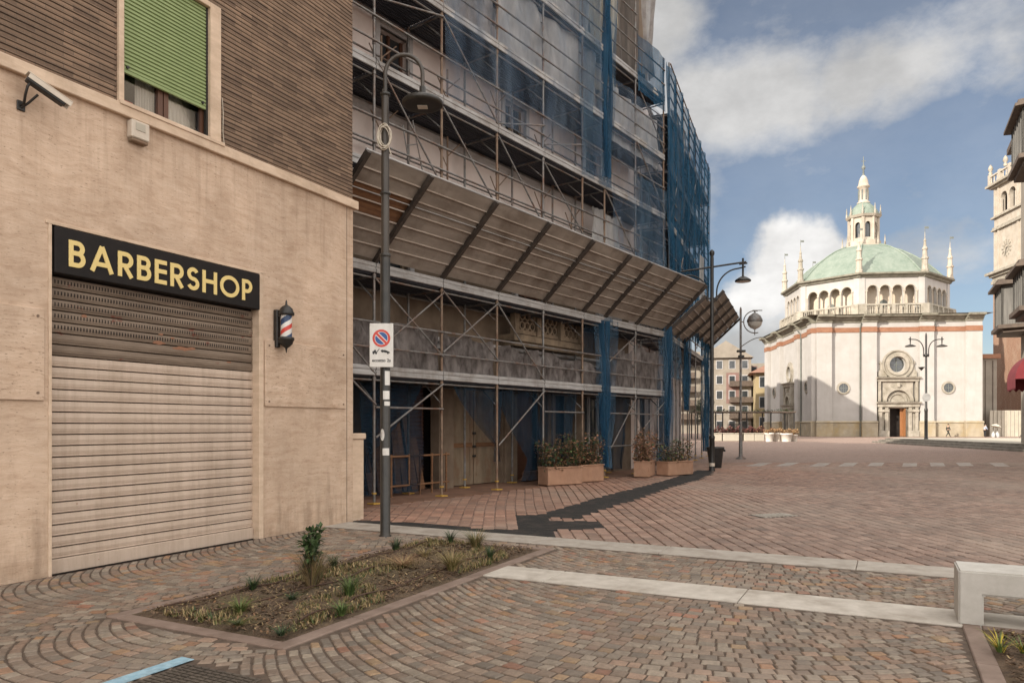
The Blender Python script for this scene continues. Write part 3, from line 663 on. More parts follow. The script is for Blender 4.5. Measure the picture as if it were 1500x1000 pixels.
# shop shutter
XS0, XS1 = -4.885, -2.03
def slat(mb, z, h, y=.14):
    j = .002 * math.sin(z * 37)
    mb.profx([(y + .004, z + .001), (y - .022, z + .004), (y - .026, z + .013), (y - .018, z + .020), (y - .014, z + .023), (y - .020 + j, z + .028), (y - .026 + j, z + h * .5), (y - .022 + j, z + h - .012), (y - .012, z + h - .008), (y + .004, z + h - .007), (y + .02, z + h * .5)], XS0, XS1)
NS = 25; zb = .17; hs = (3.19 - zb) / NS
sh = None; mb = MB(F)
mb.bbox(XS0, XS1, .095, .15, .012, zb - .004, .006)
for k in range(18): slat(mb, zb + k * hs, hs)
sh = part('shop_shutter', mb, 'shutter', bld)
mb = MB(F)
for k in range(18, NS): slat(mb, zb + k * hs, hs)
up = part('upper_slats', mb, 'shutter_old', sh, 'dark brown weathered upper slats')
for k in range(20, NS):
    z = zb + k * hs + hs * .36; mb = MB(F)
    for i in range(76):
        x = XS0 + .10 + i * .0355
        mb.box(x, x + .011, .1115, .118, z, z + .038)
    part('vent_slots', mb, 'dark_void', up)
q = random.Random(6)
for (x, w, z, h) in ((-3.62, .20, 2.575, .05), (-3.34, .30, 2.53, .055), (-3.36, .07, 2.66, .03), (-3.53, .08, 2.69, .03), (-3.12, .16, 2.56, .03), (-4.5, .08, 2.78, .04), (-2.5, .10, 2.43, .03)):
    mb = MB(F); n = 16; yy = .1125; P = [(x + w / 2 + w / 2 * q.uniform(.6, 1.1) * math.cos(2 * PI * i / n), yy, z + h / 2 + h / 2 * q.uniform(.5, 1.1) * math.sin(2 * PI * i / n)) for i in range(n)]
    mb.add(P + [(p[0], yy + .004, p[2]) for p in P], [tuple(range(n))] + [(i, i + n, (i + 1) % n + n, (i + 1) % n) for i in range(n)]); part('rust_patch', mb, 'terracotta', up)
mb = MB(F)
for (x, w, z0, z1) in ((-3.62, .20, 2.56, 2.63), (-3.34, .30, 2.50, 2.60), (-3.38, .06, 2.66, 2.70), (-3.52, .07, 2.68, 2.72)):
    pass
mb.box(XS0, XS1, .10, .155, -.01, .012); part('shutter_sill', mb, 'dark_void', sh)
mb = MB(F); mb.quad((OP[0], .158, 0), (OP[1], .158, 0), (OP[1], .158, 3.7), (OP[0], .158, 3.7)); part('shop_backing', mb, 'dark_void', bld)

# sign
sg = thing('shop_sign', 'long black sign board lettered BARBERSHOP in pale gold above the shutter', 'sign', MW @ Matrix.Translation((-3.45, 0, 3.19)))
mb = MB(F); mb.bbox(-4.86, -2.02, -.018, .10, 3.20, 3.692, .008); part('board', mb, 'black_sign', sg)
def stroke_letters(text, x0, x1, z0, z1, y0, y1, w, F, mb):
    """geometric capitals drawn as ribbons of even width"""
    def rib(P, closed=False):
        n = len(P); L = []; Rr_ = []; dy = .0005 * rib.k; rib.k += 1
        for i in range(n):
            a = P[i - 1] if (i > 0 or closed) else P[i]; b = P[(i + 1) % n] if (i < n - 1 or closed) else P[i]
            dx, dz = b[0] - a[0], b[1] - a[1]; q = math.hypot(dx, dz) or 1; nx, nz = -dz / q * w / 2, dx / q * w / 2
            L.append((P[i][0] + nx, P[i][1] + nz)); Rr_.append((P[i][0] - nx, P[i][1] - nz))
        m = n if closed else n - 1
        for i in range(m):
            j = (i + 1) % n; mb.ext([L[i], L[j], Rr_[j], Rr_[i]], y0 - dy, y1)
    rib.k = 0; h = z1 - z0; u = h
    W = {'B': .56, 'A': .86, 'R': .58, 'E': .50, 'S': .56, 'H': .70, 'O': .98, 'P': .54}
    gap = .155; tot = sum(W[c] for c in text) + gap * (len(text) - 1); sx = (x1 - x0) / (tot * u)
    x = x0
    def arc(cx, cz, rx, rz, a0, a1, n=14): return [(cx + rx * math.cos(a0 + (a1 - a0) * k / n), cz + rz * math.sin(a0 + (a1 - a0) * k / n)) for k in range(n + 1)]
    for c in text:
        rib.k = 0
        wd = W[c] * u * sx; l = x + w / 2; r = x + wd - w / 2; b = z0 + w / 2; t = z1 - w / 2; m = z0 + h * .53
        if c in 'BRPEH': rib([(l, z0), (l, z1)])
        if c == 'B':
            rz = (t - m) / 2; rib([(l, t), (r - rz * 1.15, t)] + arc(r - rz * 1.15, (t + m) / 2, rz, rz, PI / 2, -PI / 2) + [(l, m)])
            rz = (m - b) / 2; rib([(l, m), (r - rz, m)] + arc(r - rz, (m + b) / 2, rz, rz, PI / 2, -PI / 2) + [(l, b)])
        elif c in 'RP':
            m2 = z0 + h * .45; rz = (t - m2) / 2; rib([(l, t), (r - rz, t)] + arc(r - rz, (t + m2) / 2, rz, rz, PI / 2, -PI / 2) + [(l, m2)])
            if c == 'R': rib([(l + wd * .30, m2), (r + w * .1, z0)])
        elif c == 'E':
            for z in (b, m, t): rib([(l, z), (r + w / 2, z)])
        elif c == 'H': rib([(r, z0), (r, z1)]); rib([(l, m), (r, m)])
        elif c == 'A':
            cx = (l + r) / 2; rib([(l, z0), (cx, z1)]); rib([(cx, z1), (r, z0)]); rib([(l + wd * .19, z0 + h * .30), (r - wd * .19, z0 + h * .30)])
        elif c == 'O': rib(arc((l + r) / 2, (b + t) / 2, (r - l) / 2, (t - b) / 2, 0, 2 * PI, 36)[:-1], True)
        elif c == 'S':
            cx = (l + r) / 2; rx = (r - l) / 2; mz = (b + t) / 2
            rz1 = (t - mz) / 2; rz2 = (mz - b) / 2
            rib(arc(cx, mz + rz1, rx * .92, rz1, .15 * PI, 1.0 * PI, 12) + arc(cx, mz + rz1, rx * .92, rz1, 1.05 * PI, 1.42 * PI, 5) + arc(cx, mz - rz2, rx, rz2, .42 * PI, -.0 * PI, 6) + arc(cx, mz - rz2, rx, rz2, -.05 * PI, -.88 * PI, 12))
        x += wd + gap * u * sx
mb = MB(F); stroke_letters('BARBERSHOP', -4.715, -2.17, 3.292, 3.578, -.026, -.016, .050, F, mb); part('lettering', mb, 'gold', sg)

# barber pole: bracket on the wall, striped cylinder, caps
px, py, pz = -1.66, -.155, 2.70
bp = thing('barber_pole', 'red white and blue striped barber pole in black caps beside the shutter', 'barber pole', MW @ Matrix.Translation((px, 0, pz)))
mb = MB(F); mb.bbox(px - .10, px - .03, -.075, .0, 2.70, 3.24, .01); mb.bbox(px - .085, px - .02, -.12, -.06, 3.13, 3.22, .006); mb.bbox(px - .085, px - .02, -.12, -.06, 2.76, 2.85, .006); part('bracket', mb, 'iron_black', bp)
mb = MB(F); n, m_ = 36, 40; P = []; r = .078
z0, z1 = 2.84, 3.17
for j in range(m_ + 1):
    for i in range(n): a = 2 * PI * i / n; P.append((px + r * math.cos(a), py + r * math.sin(a), z0 + (z1 - z0) * j / m_))
for j in range(m_):
    for i in range(n):
        ph = ((i + .5) / n * 1.0 - (j + .5) / m_ * 1.1 + .98) % 1.
        mb.cur = 1 if .08 < ph < .30 else 2 if .55 < ph < .85 else 0
        o_ = [j * n + i, j * n + (i + 1) % n, (j + 1) * n + (i + 1) % n, (j + 1) * n + i]
        mb.f.append(o_); mb.sm.append(True); mb.mi.append(mb.cur)
mb.v = [F @ Vector(p) for p in P]
part('striped_cylinder', mb, ['white', 'red', 'navy'], bp)
mb = MB(F); mb.lathe((px, py, z1), [(.1, -.01), (.112, 0), (.112, .03), (.098, .045), (.088, .085), (.055, .12), (.02, .14), (.014, .15), (.014, .18), (.008, .205), (0, .215)], 28); part('top_cap', mb, 'iron_black', bp)
mb = MB(F); mb.lathe((px, py, z0), [(0, -.22), (.007, -.2), (.012, -.165), (.018, -.145), (.05, -.125), (.088, -.085), (.098, -.045), (.112, -.03), (.112, 0), (.1, .01)], 28); part('bottom_cap', mb, 'iron_black', bp)

# security camera
cm = thing('security_camera', 'white bullet security camera on a curved arm under the stone ledge', 'camera', MW @ Matrix.Translation((-5.19, 0, 4.78)))
mb = MB(F); mb.lathe((0, 0, 0), [(0, 0)], 3) if False else None
mb.bbox(-5.235, -5.155, -.02, 0, 4.77, 4.87, .006); mb.tube([(-5.195, -.015, 4.82), (-5.2, -.07, 4.83), (-5.22, -.13, 4.90), (-5.215, -.16, 4.98), (-5.19, -.18, 5.03)], .013, 8); mb.tube([(-5.195, -.02, 4.80), (-5.17, -.09, 4.84), (-5.12, -.17, 4.93)], .012, 8)
part('arm', mb, 'iron_black', cm)
Fc = F @ Matrix.Translation((-5.04, -.20, 4.99)) @ Matrix.Rotation(-.24, 4, 'Z') @ Matrix.Rotation(.42, 4, 'Y')
mb = MB(Fc); mb.bbox(-.20, .17, -.045, .045, -.045, .03, .01); part('body', mb, 'black', cm)
mb = MB(Fc); mb.bbox(-.22, .22, -.056, .056, .03, .042, .004); mb.bbox(-.20, .22, -.056, -.050, -.02, .03, .002); mb.bbox(-.20, .22, .050, .056, -.02, .03, .002); part('sunshield', mb, 'off_white_plastic', cm)
mb = MB(Fc); mb.tube([(.165, 0, -.01), (.176, 0, -.01)], .028, 14); part('lens', mb, 'glass', cm)
# alarm box
al = thing('alarm_box', 'small beige alarm siren box fixed below the window sill', 'alarm box', MW @ Matrix.Translation((-3.92, 0, 4.86)))
mb = MB(F); mb.bbox(-4.03, -3.80, -.10, 0, 4.905, 5.11, .012); part('housing', mb, 'off_white_plastic', al)
mb = MB(F); mb.bbox(-3.985, -3.86, -.106, -.099, 4.995, 5.085, .003); part('grille', mb, 'platform', al)
mb = MB(F); mb.bbox(-4.02, -3.81, -.09, 0, 4.865, 4.904, .01); part('strobe', mb, 'door_pale', al)
# low pier past the corner
mb = MB(F); mb.bbox(.04, .36, .06, .42, 0, 1.36, .01); mb.bbox(.01, .39, .03, .45, 1.36, 1.46, .015)
solo('gate_pier', mb, 'travertine_trim', 'short cream stone pier just past the corner of the barbershop building', 'pier', MW @ Matrix.Translation((.2, .24, 0)))

# ------------------------------------------------------------------ near street lamp with its sign
LX, LY = -1.80, 10.47; ML = loc_rot(LX, LY)
lp = thing('street_lamp', 'tall dark street lamp with gooseneck arm and no-parking sign at the kerb corner', 'street lamp', ML, 'street lamps')
mb = MB(ML); mb.lathe((0, 0, 0), [(.088, 0), (.088, .03), (.072, .05), (.070, 3.98), (.064, 4.0)], 20); part('pole_base', mb, 'lamp_paint', lp)
mb = MB(ML); mb.lathe((0, 0, 0), [(.058, 3.95), (.057, 5.2), (.052, 6.30)], 18); mb.tube([(-.028, .0, 5.4), (-.028, 0, 6.36)], .02, 8); part('pole', mb, 'lamp_paint_brown', lp)
for z, r, h in ((3.97, .078, .06), (4.86, .078, .035), (6.26, .072, .05)):
    mb = MB(ML); mb.lathe((0, 0, z), [(r - .015, 0), (r, .008), (r, h - .008), (r - .015, h)], 20); part('collar', mb, 'lamp_paint', lp)
mb = MB(ML); P = [(.0, 0, 6.30)] + [(.265 - .265 * math.cos(a), -.0, 6.575 + .275 * math.sin(a)) for a in [PI * k / 20 for k in range(21)]] + [(.53, 0, 6.36)]
mb.tube(P, .028, 12); part('gooseneck_arm', mb, 'lamp_paint_brown', lp)
mb = MB(ML); mb.lathe((.53, 0, 6.13), [(.13, .0), (.27, -.005), (.292, .012), (.292, .045), (.26, .075), (.17, .115), (.07, .15), (.045, .165), (.045, .26), (.0, .265)], 36); hd = part('lamp_shade', mb, 'lamp_paint', lp)
mb = MB(ML); mb.lathe((.53, 0, 6.127), [(0, -.012), (.2, -.012), (.25, -.002)], 30); part('reflector', mb, 'black', hd)
mb = MB(ML); mb.bbox(.46, .60, -.06, .06, 6.100, 6.112, .004); part('led_panel', mb, 'opal', hd)
mb = MB(ML)
for (z, w, h, a) in ((2.26, .042, .20, -.9), (2.02, .05, .12, -1.15), (1.90, .045, .06, -.95), (1.22, .05, .10, -1.25)):
    P = []; mb = MB(ML)
    for k in range(5):
        t = a + (k / 4 - .5) * w * 2 / .073
        P += [(.0735 * math.cos(t), .0735 * math.sin(t), z - h / 2), (.0735 * math.cos(t), .0735 * math.sin(t), z + h / 2)]
    mb.add(P, [(2 * k, 2 * k + 2, 2 * k + 3, 2 * k + 1) for k in range(4)]); part('sticker', mb, 'white', lp)
mb = MB(ML); t0 = -2.0; mb.add([(.0735 * math.cos(t0 + .45 * math.cos(a)), .0735 * math.sin(t0 + .45 * math.cos(a)), 1.46 + .085 * math.sin(a)) for a in [2 * PI * k / 14 for k in range(14)]], [tuple(range(14))])
part('sticker', mb, 'white', lp)
mb = MB(ML); rq = random.Random(2)
for k in range(7):
    cx, cz = rq.uniform(-.015, .015), 5.66 + rq.uniform(-.03, .02); rx, rz = .085 + rq.uniform(-.015, .02), .16 + rq.uniform(-.025, .02); yy = -.062 - k * .006
    mb.tube([(cx + rx * math.cos(a), yy - .02 * math.sin(a * 2 + k), cz + rz * math.sin(a)) for a in [2 * PI * i / 24 for i in range(25)]], .0075, 6)
mb.tube([(.05, -.08, 5.56), (.08, -.08, 5.45), (.10, -.07, 5.40)], .0075, 6)
solo('cable_coil', mb, 'cable', 'coil of off-white cable tied to the near street lamp pole', 'cable', ML @ Matrix.Translation((0, -.07, 5.5)))
# no-parking sign
MP = loc_rot(LX - .035, LY - .105, 2.41, .05)
ps = thing('parking_sign', 'white rectangular no-parking and tow-away sign on the near lamp pole', 'sign', MP)
mb = MB(MP); mb.bbox(-.165, .165, -.008, .008, 0, .615, .005); part('plate', mb, 'white', ps)
mb = MB(MP)
for z in (.12, .5): mb.bbox(-.10, .17, .008, .035, z, z + .035, .003)
mb.tube([(.035, .105, .137), (.035, .105, .137)], .01) if False else None
part('clamp', mb, 'galv', ps)
zc = .405; y = -.0095
mb = MB(MP); mb.archband(0, .092, .124, zc, y - .001, y, 0, 2 * PI, 48); c4 = math.cos(PI / 4) * .095
q_ = .012
mb.ext([(-c4 - q_, zc + c4 - q_), (-c4 + q_, zc + c4 + q_), (c4 + q_, zc - c4 + q_), (c4 - q_, zc - c4 - q_)], y - .0022, y - .0012)
part('red_ring', mb, 'red', ps)
mb = MB(MP); mb.disc(0, zc, .088, y - .0004); part('blue_disc', mb, 'blue', ps)
mb = MB(MP); q_ = .020; c5 = math.cos(PI / 4) * .088; mb.ext([(-c5 - q_, zc + c5 - q_), (-c5 + q_, zc + c5 + q_), (c5 + q_, zc - c5 + q_), (c5 - q_, zc - c5 - q_)], y - .0012, y - .0006); mb.archband(0, .0865, .0925, zc, y - .0014, y - .0004, 0, 2 * PI, 48); part('white_edge', mb, 'white', ps)
mb = MB(MP)   # tow truck lifting a car
tz = .195
mb.ext([(-.125, tz), (-.125, tz + .028), (-.108, tz + .03), (-.098, tz + .046), (-.075, tz + .046), (-.072, tz + .012), (-.06, tz + .012), (-.06, tz)], y - .001, y)
mb.ext([(-.075, tz + .012), (-.030, tz + .066), (-.024, tz + .062), (-.062, tz + .010)], y - .0013, y)
mb.ext([(-.010, tz + .040), (.010, tz + .050), (.035, tz + .045), (.05, tz + .048), (.078, tz + .036), (.115, tz + .018), (.12, tz + .002), (.05, tz + .010), (-.008, tz + .028)], y - .001, y)
for cx, cz in ((-.110, tz - .004), (-.074, tz - .004), (.09, tz), (.012, tz + .022)): mb.ext([(cx + .012 * math.cos(a), cz + .012 * math.sin(a)) for a in [2 * PI * k / 14 for k in range(14)]], y - .0017, y)
part('tow_pictogram', mb, 'black', ps)
def text_mesh(name, s, size, F, mat, parent, ext=.0006):
    cu = bpy.data.curves.new(name, 'FONT'); cu.body = s; cu.size = size; cu.align_x = 'CENTER'; cu.extrude = ext; cu.offset = .0012
    ob = bpy.data.objects.new(name, cu); C.objects.link(ob)
    me = bpy.data.meshes.new_from_object(ob.evaluated_get(bpy.context.evaluated_depsgraph_get())); bpy.data.objects.remove(ob)
    me.transform(ROOT[root_of(parent).name].inverted() @ F @ Matrix.Rotation(PI / 2, 4, 'X')); me.materials.clear(); me.materials.append(MAT[mat])
    o = bpy.data.objects.new(name, me); C.objects.link(o); o.parent = parent; return o
text_mesh('wording', 'eccetto 2s', .062, MP @ Matrix.Translation((0, y - .001, .075)), 'black', ps)
# ------------------------------------------------------------------ house under renovation
F = MS
MSi, MTi = MS.inverted(), MT.inverted()
dS = Vector((.5952, .8036)); nS = Vector((-.8036, .5952)); dT = Vector((.3662, .9305)); nT = Vector((-.9305, .3662))
oS = Vector((-2.748, 14.69)) + nS * 1.3; oT = Vector((5.257, 25.46)) + nT * 1.3
den = dS.x * dT.y - dS.y * dT.x; df = oT - oS
aS = (df.x * dT.y - df.y * dT.x) / den; aT = (df.x * dS.y - df.y * dS.x) / den
hs_ = thing('house_under_renovation', 'pinkish plastered house wrapped in scaffolding behind the near street lamp', 'building', MS)
HZ = 14.2; XL = -2.55
HOLES = [(.9, 3.35, 0, 2.75), (3.85, 5.9, .0, 2.7), (6.6, 8.0, 0, 2.8), (8.5, 9.5, 0, 2.8), (10.2, 12.0, .55, 2.6),
         (1.35, 2.25, 9.05, 10.55), (6.0, 7.0, 9.05, 10.55), (10.3, 11.3, 9.05, 10.55), (1.35, 2.25, 12.9, 14.0), (6.0, 7.0, 12.9, 14.0),
         (1.3, 2.3, 5.0, 6.5), (6.6, 7.9, 4.1, 6.5), (11.2, 12.4, 5.3, 7.6)]
mb = MB(F); mb.wall(XL, aS, 3.55, 6.8, 1.3, .28, [h for h in HOLES if 3.5 < h[2] < 6.8 and h[3] < 6.8] + [(11.2, 12.4, 5.3, 6.799)]); part('middle_wall', mb, 'plaster_low', hs_)  # band below the canopy takes the darker plaster to stand in for shade
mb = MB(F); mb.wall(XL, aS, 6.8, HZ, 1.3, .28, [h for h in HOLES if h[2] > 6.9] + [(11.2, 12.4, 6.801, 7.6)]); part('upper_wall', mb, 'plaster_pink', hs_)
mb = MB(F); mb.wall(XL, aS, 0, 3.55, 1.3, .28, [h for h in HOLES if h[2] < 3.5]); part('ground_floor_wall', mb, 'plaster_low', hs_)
mb = MB(MT); TH = [(2.2, 4.2, 0, 2.9), (6.2, 9.6, 0, 3.1), (2.5, 3.5, 5, 6.8), (6, 7, 5, 6.8), (9.6, 10.6, 5, 6.8), (2.5, 3.5, 9.05, 10.8), (6, 7, 9.05, 10.8), (9.6, 10.6, 9.05, 10.8)]
mb.wall(aT, 12.5, 0, HZ, 1.3, .28, TH); mb.quad((12.5, 1.3, 0), (12.5, 20, 0), (12.5, 20, HZ), (12.5, 1.3, HZ)); part('flank_wall', mb, 'plaster_pink', hs_)
cS = oS + dS * aS; eT = oT + dT * 12.5; bT = oT + dT * 12.5 + nT * 18; lS = oS + dS * XL; bS = oS + dS * XL + nS * 10
mb = MB(); mb.prism([tuple(p) for p in (lS, cS, eT, bT, bS)], HZ - .01, HZ + .25); part('flat_roof', mb, 'roof_dark', hs_)
# unseen upper storey, set back out of view and sized to shade the square
def ray(Y, u, off=0): return Vector(((u - 750) / 1080 * Y + off, Y))
A0 = oS + dS * XL + nS * .3; A1 = ray(24.4, 930); A2 = ray(27, 945); A3 = ray(38, 950); A4 = Vector((-8, 44)); A5 = Vector((-14, 22))
mb = MB(); mb.prism([tuple(p) for p in (A0, oS + dS * (aS - 3.2) + nS * .3, A2, A3, A4, A5)], HZ + .2, 18.0); part('unseen_shade_storey', mb, 'plaster_low', hs_)
mb = MB(); mb.prism([tuple(p) for p in (bT, eT + nT * 3, Vector((5.5, 40)), Vector((5.5, 52)), Vector((-10, 52)), Vector((-14, 30)))], 0, 13.5); part('unseen_rear_wing', mb, 'beige_plaster', hs_)  # unseen wing, carried back to keep the square's left side in shadow
iN = [oS + dS * (XL + .05) + nS * .85, oS + dS * (aS - .9) + nS * .85, oT + dT * 12.3 + nT * .9, bT + dT * -.2, bS - dS * -.2]
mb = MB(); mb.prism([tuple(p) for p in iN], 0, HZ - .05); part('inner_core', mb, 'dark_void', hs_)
# cornices between storeys
for z0, z1, d in ((3.45, 3.72, .22), (6.75, 7.0, .12), (8.42, 8.62, .20), (10.72, 10.90, .12), (12.35, 12.62, .25), (13.95, 14.35, .35)):
    mb = MB(F); mb.profx([(1.31, z0), (1.3 - d * .45, z0 + .02), (1.3 - d * .6, (z0 + z1) / 2), (1.3 - d, z1 - .05), (1.3 - d, z1), (1.31, z1 + .03)], XL, aS - .02)
    part('cornice', mb, 'cornice', hs_)
for k, h in enumerate(HOLES):
    a, b, c, d = h
    if c > 3.5:
        mb = MB(F); w = .14
        mb.bbox(a - w, a, 1.24, 1.36, c, d + w, .01); mb.bbox(b, b + w, 1.24, 1.36, c, d + w, .01); mb.bbox(a, b, 1.24, 1.36, d, d + w, .01); mb.bbox(a - w - .06, b + w + .06, 1.17, 1.36, c - .12, c - .002, .01)
        wn = part('window', mb, 'cornice', hs_)
        mb = MB(F); mb.box(a, b, 1.50, 1.51, c, d); part('pane', mb, 'glass', wn)
        mb = MB(F)
        for x in (a, (a + b) / 2 - .04, b - .08): mb.box(x, x + .08, 1.45, 1.50, c, d)
        mb.box(a + .08, b - .08, 1.452, 1.498, (c + d) / 2, (c + d) / 2 + .06); part('sash', mb, 'wood_brown' if k % 2 else 'balcony_stone', wn)
for k, h in enumerate(TH):
    a, b, c, d = h
    mb = MB(MT); mb.box(a, b, 1.52, 1.56, c, d); part('pane' if c > 3 else 'shop_window', mb, 'glass' if c > 3 else 'dark_void', hs_)
# ground floor: dark bay, double door, shutters
mb = MB(F); mb.box(.9, 3.35, 1.85, 1.9, 0, 2.75)
z = .05
while z < 2.7: mb.profx([(1.85, z), (1.825, z + .02), (1.825, z + .07), (1.85, z + .09)], .9, 3.35); z += .1
part('closed_shutter', mb, 'wood_brown', hs_)
mb = MB(F); mb.box(3.87, 4.86, 1.46, 1.50, .04, 2.68); mb.box(4.89, 5.88, 1.46, 1.50, .04, 2.68)
for x in (3.87, 4.89):
    for z0, z1 in ((.25, 1.0), (1.15, 2.5)):
        mb.box(x + .12, x + .14, 1.445, 1.46, z0, z1); mb.box(x + .85, x + .87, 1.445, 1.46, z0, z1); mb.box(x + .14, x + .85, 1.445, 1.46, z0, z0 + .02); mb.box(x + .14, x + .85, 1.445, 1.46, z1 - .02, z1)
dd = part('double_door', mb, 'door_pale', hs_)
mb = MB(F); mb.box(3.95, 4.80, 1.435, 1.444, 1.02, 1.13); mb.box(4.96, 5.8, 1.435, 1.444, 1.02, 1.13); part('kick_rail', mb, 'wood_old', dd)
mb = MB(F)
for z in (.75, 1.0, 1.35): mb.bbox(4.82, 4.93, 1.40, 1.455, z, z + .06, .01)
part('padlock_hasp', mb, 'iron_black', dd)
for (a, b, d) in ((6.6, 8.0, 2.8), (8.5, 9.5, 2.8)):
    mb = MB(F); mb.box(a, b, 1.75, 1.8, 0, d)
    for i in range(9): mb.box(a, b, 1.735, 1.75, .15 + i * .29, .17 + i * .29)
    part('shop_door', mb, 'dark_void' if a > 8 else 'wood_brown', hs_)
mb = MB(F); mb.box(10.2, 12.0, 1.5, 1.54, .55, 2.6); sw = part('shop_window', mb, 'glass', hs_)
mb = MB(F)
for x in (10.2, 10.78, 11.36, 11.92): mb.box(x, x + .07, 1.42, 1.5, .55, 2.6)
part('glazing_bar', mb, 'cornice', sw)
for x0, x1 in ((-.1, .75), (3.4, 3.8), (5.95, 6.5), (8.05, 8.45), (9.55, 10.15), (12.05, aS)):
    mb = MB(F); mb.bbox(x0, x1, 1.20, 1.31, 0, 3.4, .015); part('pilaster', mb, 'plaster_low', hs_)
# first-floor balcony with pierced stone front
mb = MB(F); mb.bbox(5.7, 9.2, .70, 1.3, 3.86, 4.05, .02); mb.bbox(5.8, 9.1, .78, 1.3, 3.74, 3.859, .02)
bl = part('balcony', mb, 'balcony_stone', hs_)
mb = MB(F); mb.bbox(5.7, 9.2, .70, .86, 4.80, 4.92, .015)
for x in (5.7, 6.75, 7.95, 9.0): mb.bbox(x, x + .2, .69, .87, 4.052, 4.80, .01)
for cx in (6.33, 7.45, 8.57):
    for i in (-1, 0, 1):
        mb.archband(cx + i * .24, .085, .125, 4.30, .74, .82, 0, 2 * PI, 18); mb.archband(cx + i * .24, .085, .125, 4.56, .74, .82, 0, 2 * PI, 18)
    for zz in (4.07, 4.68): mb.box(cx - .42, cx + .42, .74, .82, zz, zz + .11)
part('balustrade', mb, 'balcony_stone', bl)
# timber barrier and clutter inside the first bay: site fence of its own
sf = thing('site_barrier', 'low rusty tube barrier standing in the dark first bay under the scaffolding', 'barrier', MS @ Matrix.Translation((2.1, .75, 0)))
for x in (1.2, 1.75, 2.1, 2.5, 3.0): mb = MB(F); mb.tube([(x, .75, .0), (x, .75, .95)], .025, 8); part('post', mb, 'wood_old', sf)
for z in (.25, .9): mb = MB(F); mb.tube([(1.1, .75, z), (3.1, .75, z)], .024, 8); part('rail', mb, 'wood_old', sf)

# stacked boards and leaning planks left in the bays
q = random.Random(14)
for k in range(7):
    x = 1.3 + k * .27; a = q.uniform(-.12, .12); h = q.uniform(1.1, 2.0); mb = MB(F @ Matrix.Translation((x, 1.45, 0)) @ Matrix.Rotation(-.16, 4, 'X') @ Matrix.Rotation(a, 4, 'Y')); mb.bbox(-.10, .10, -.02, .02, .04, h, .004)
    solo('leaning_plank', mb, 'wood_old', 'weathered plank leaning in the dark first bay behind the near lamp pole', 'plank', F @ Matrix.Translation((x, 1.4, 0)), 'planks leaning in the first bay')
for k in range(5):
    mb = MB(F @ Matrix.Translation((7.2 + .03 * k, .95, .06 + .05 * k)) @ Matrix.Rotation(.03 * (k % 3 - 1), 4, 'Z')); mb.bbox(-.75, .75, -.13, .13, 0, .045, .004)
    solo('stacked_board', mb, 'wood_old', 'weathered board in the low stack behind the leftmost planters', 'board', F @ Matrix.Translation((7.2, .95, .06 + .05 * k)), 'boards stacked behind the planters')
# ------------------------------------------------------------------ scaffolding
sca = thing('scaffolding', 'rusty galvanised tube scaffolding with decks and a sloping sheet canopy round the house', 'scaffolding', MS)
LV = [2.62, 4.66, 6.69, 8.71, 10.74, 12.77]
SX = [-2., 0., 2., 4., 6., 8., 9.28, 11.3, 13.4]; TX = [1.0, 2.6, 4.3, 6.1, 8.0, 10.2, 12.7]
rs = random.Random(21)
def standard(F, x, y, top, mat='galv'):
    mb = MB(F); mb.tube([(x, y, .06), (x, y, top)], .029, 8)
    for z in [LV_ + d for LV_ in LV for d in (-.10, .5, 1.0)]:
        if z < top: mb.tube([(x, y, z - .035), (x, y, z + .035)], .040, 8)
    p = part('standard', mb, mat, sca)
    mb = MB(F); mb.bbox(x - .10, x + .10, y - .10, y + .10, .022, .045, .004); mb.tube([(x, y, .045), (x, y, .30)], .019, 6); mb.tube([(x, y, .22), (x, y, .25)], .05, 8); part('base_plate', mb, 'yellow_pad', p)
for i, x in enumerate(SX):
    top = 16.6 if x < 10 else (16.9 if x < 12 else 14.25)
    standard(F, x, 0, top, 'rust_tube' if i % 3 != 1 else 'galv'); standard(F, x, 1.02, 14.2)
for i, x in enumerate(TX): standard(MT, x, 0, 14.55 - .04 * (i % 2), 'galv'); standard(MT, x, 1.02, 14.2)
def bay(F, xs, lv, kind):
    for a, b in zip(xs, xs[1:]):
        for L in lv:
            mb = MB(F); w = .30
            for j in range(4):
                y0 = -.01 + j * (w + .012); mb.bbox(a + .03, b - .03, y0, y0 + w, L - .055, L - .005, .006)
                for r_ in (.05, .14, .23): mb.box(a + .05, b - .05, y0 + r_, y0 + r_ + .02, L - .072, L - .055)
            part('deck', mb, 'deck', sca)
bay(F, SX, LV, 'S'); bay(MT, TX, LV[1:], 'T')
def runs(F, xs, lv, top_rails=True):
    x0, x1 = xs[0], xs[-1]
    for L in lv:
        mb = MB(F)
        for a, b in zip(xs, xs[1:]):
            y = -.045
            mb.profx([(y, L - .04), (y - .018, L - .03), (y - .018, L + .03), (y - .004, L + .04), (y - .004, L + .075), (y - .018, L + .085), (y - .018, L + .15), (y, L + .16)], a + .012, b - .012 - .02 * ((a * 7) % 1))
        part('toe_board', mb, 'plank_galv', sca)
        for dz in (.52, 1.02):
            mb = MB(F); mb.tube([(x0, -.05, L + dz), (x1, -.05, L + dz + .01)], .0235, 7); part('guard_rail', mb, 'galv', sca)
        for yy, dz in ((0, -.12), (1.02, -.12), (1.02, 1.0)):
            mb = MB(F); mb.tube([(x0, yy + .05, L + dz), (x1, yy + .05, L + dz)], .0235, 7); part('ledger', mb, 'galv', sca)
runs(F, SX, LV); runs(MT, TX, LV[1:])
for L in (14.3, 14.8, 15.3, 15.9):
    mb = MB(F); mb.tube([(-2, -.05, L), (11.3, -.05, L)], .0235, 7); part('guard_rail', mb, 'galv', sca)
for L in (14.1, 14.5):
    mb = MB(MT); mb.tube([(1., -.05, L), (12.7, -.05, L)], .0235, 7); part('guard_rail', mb, 'rust_tube', sca)
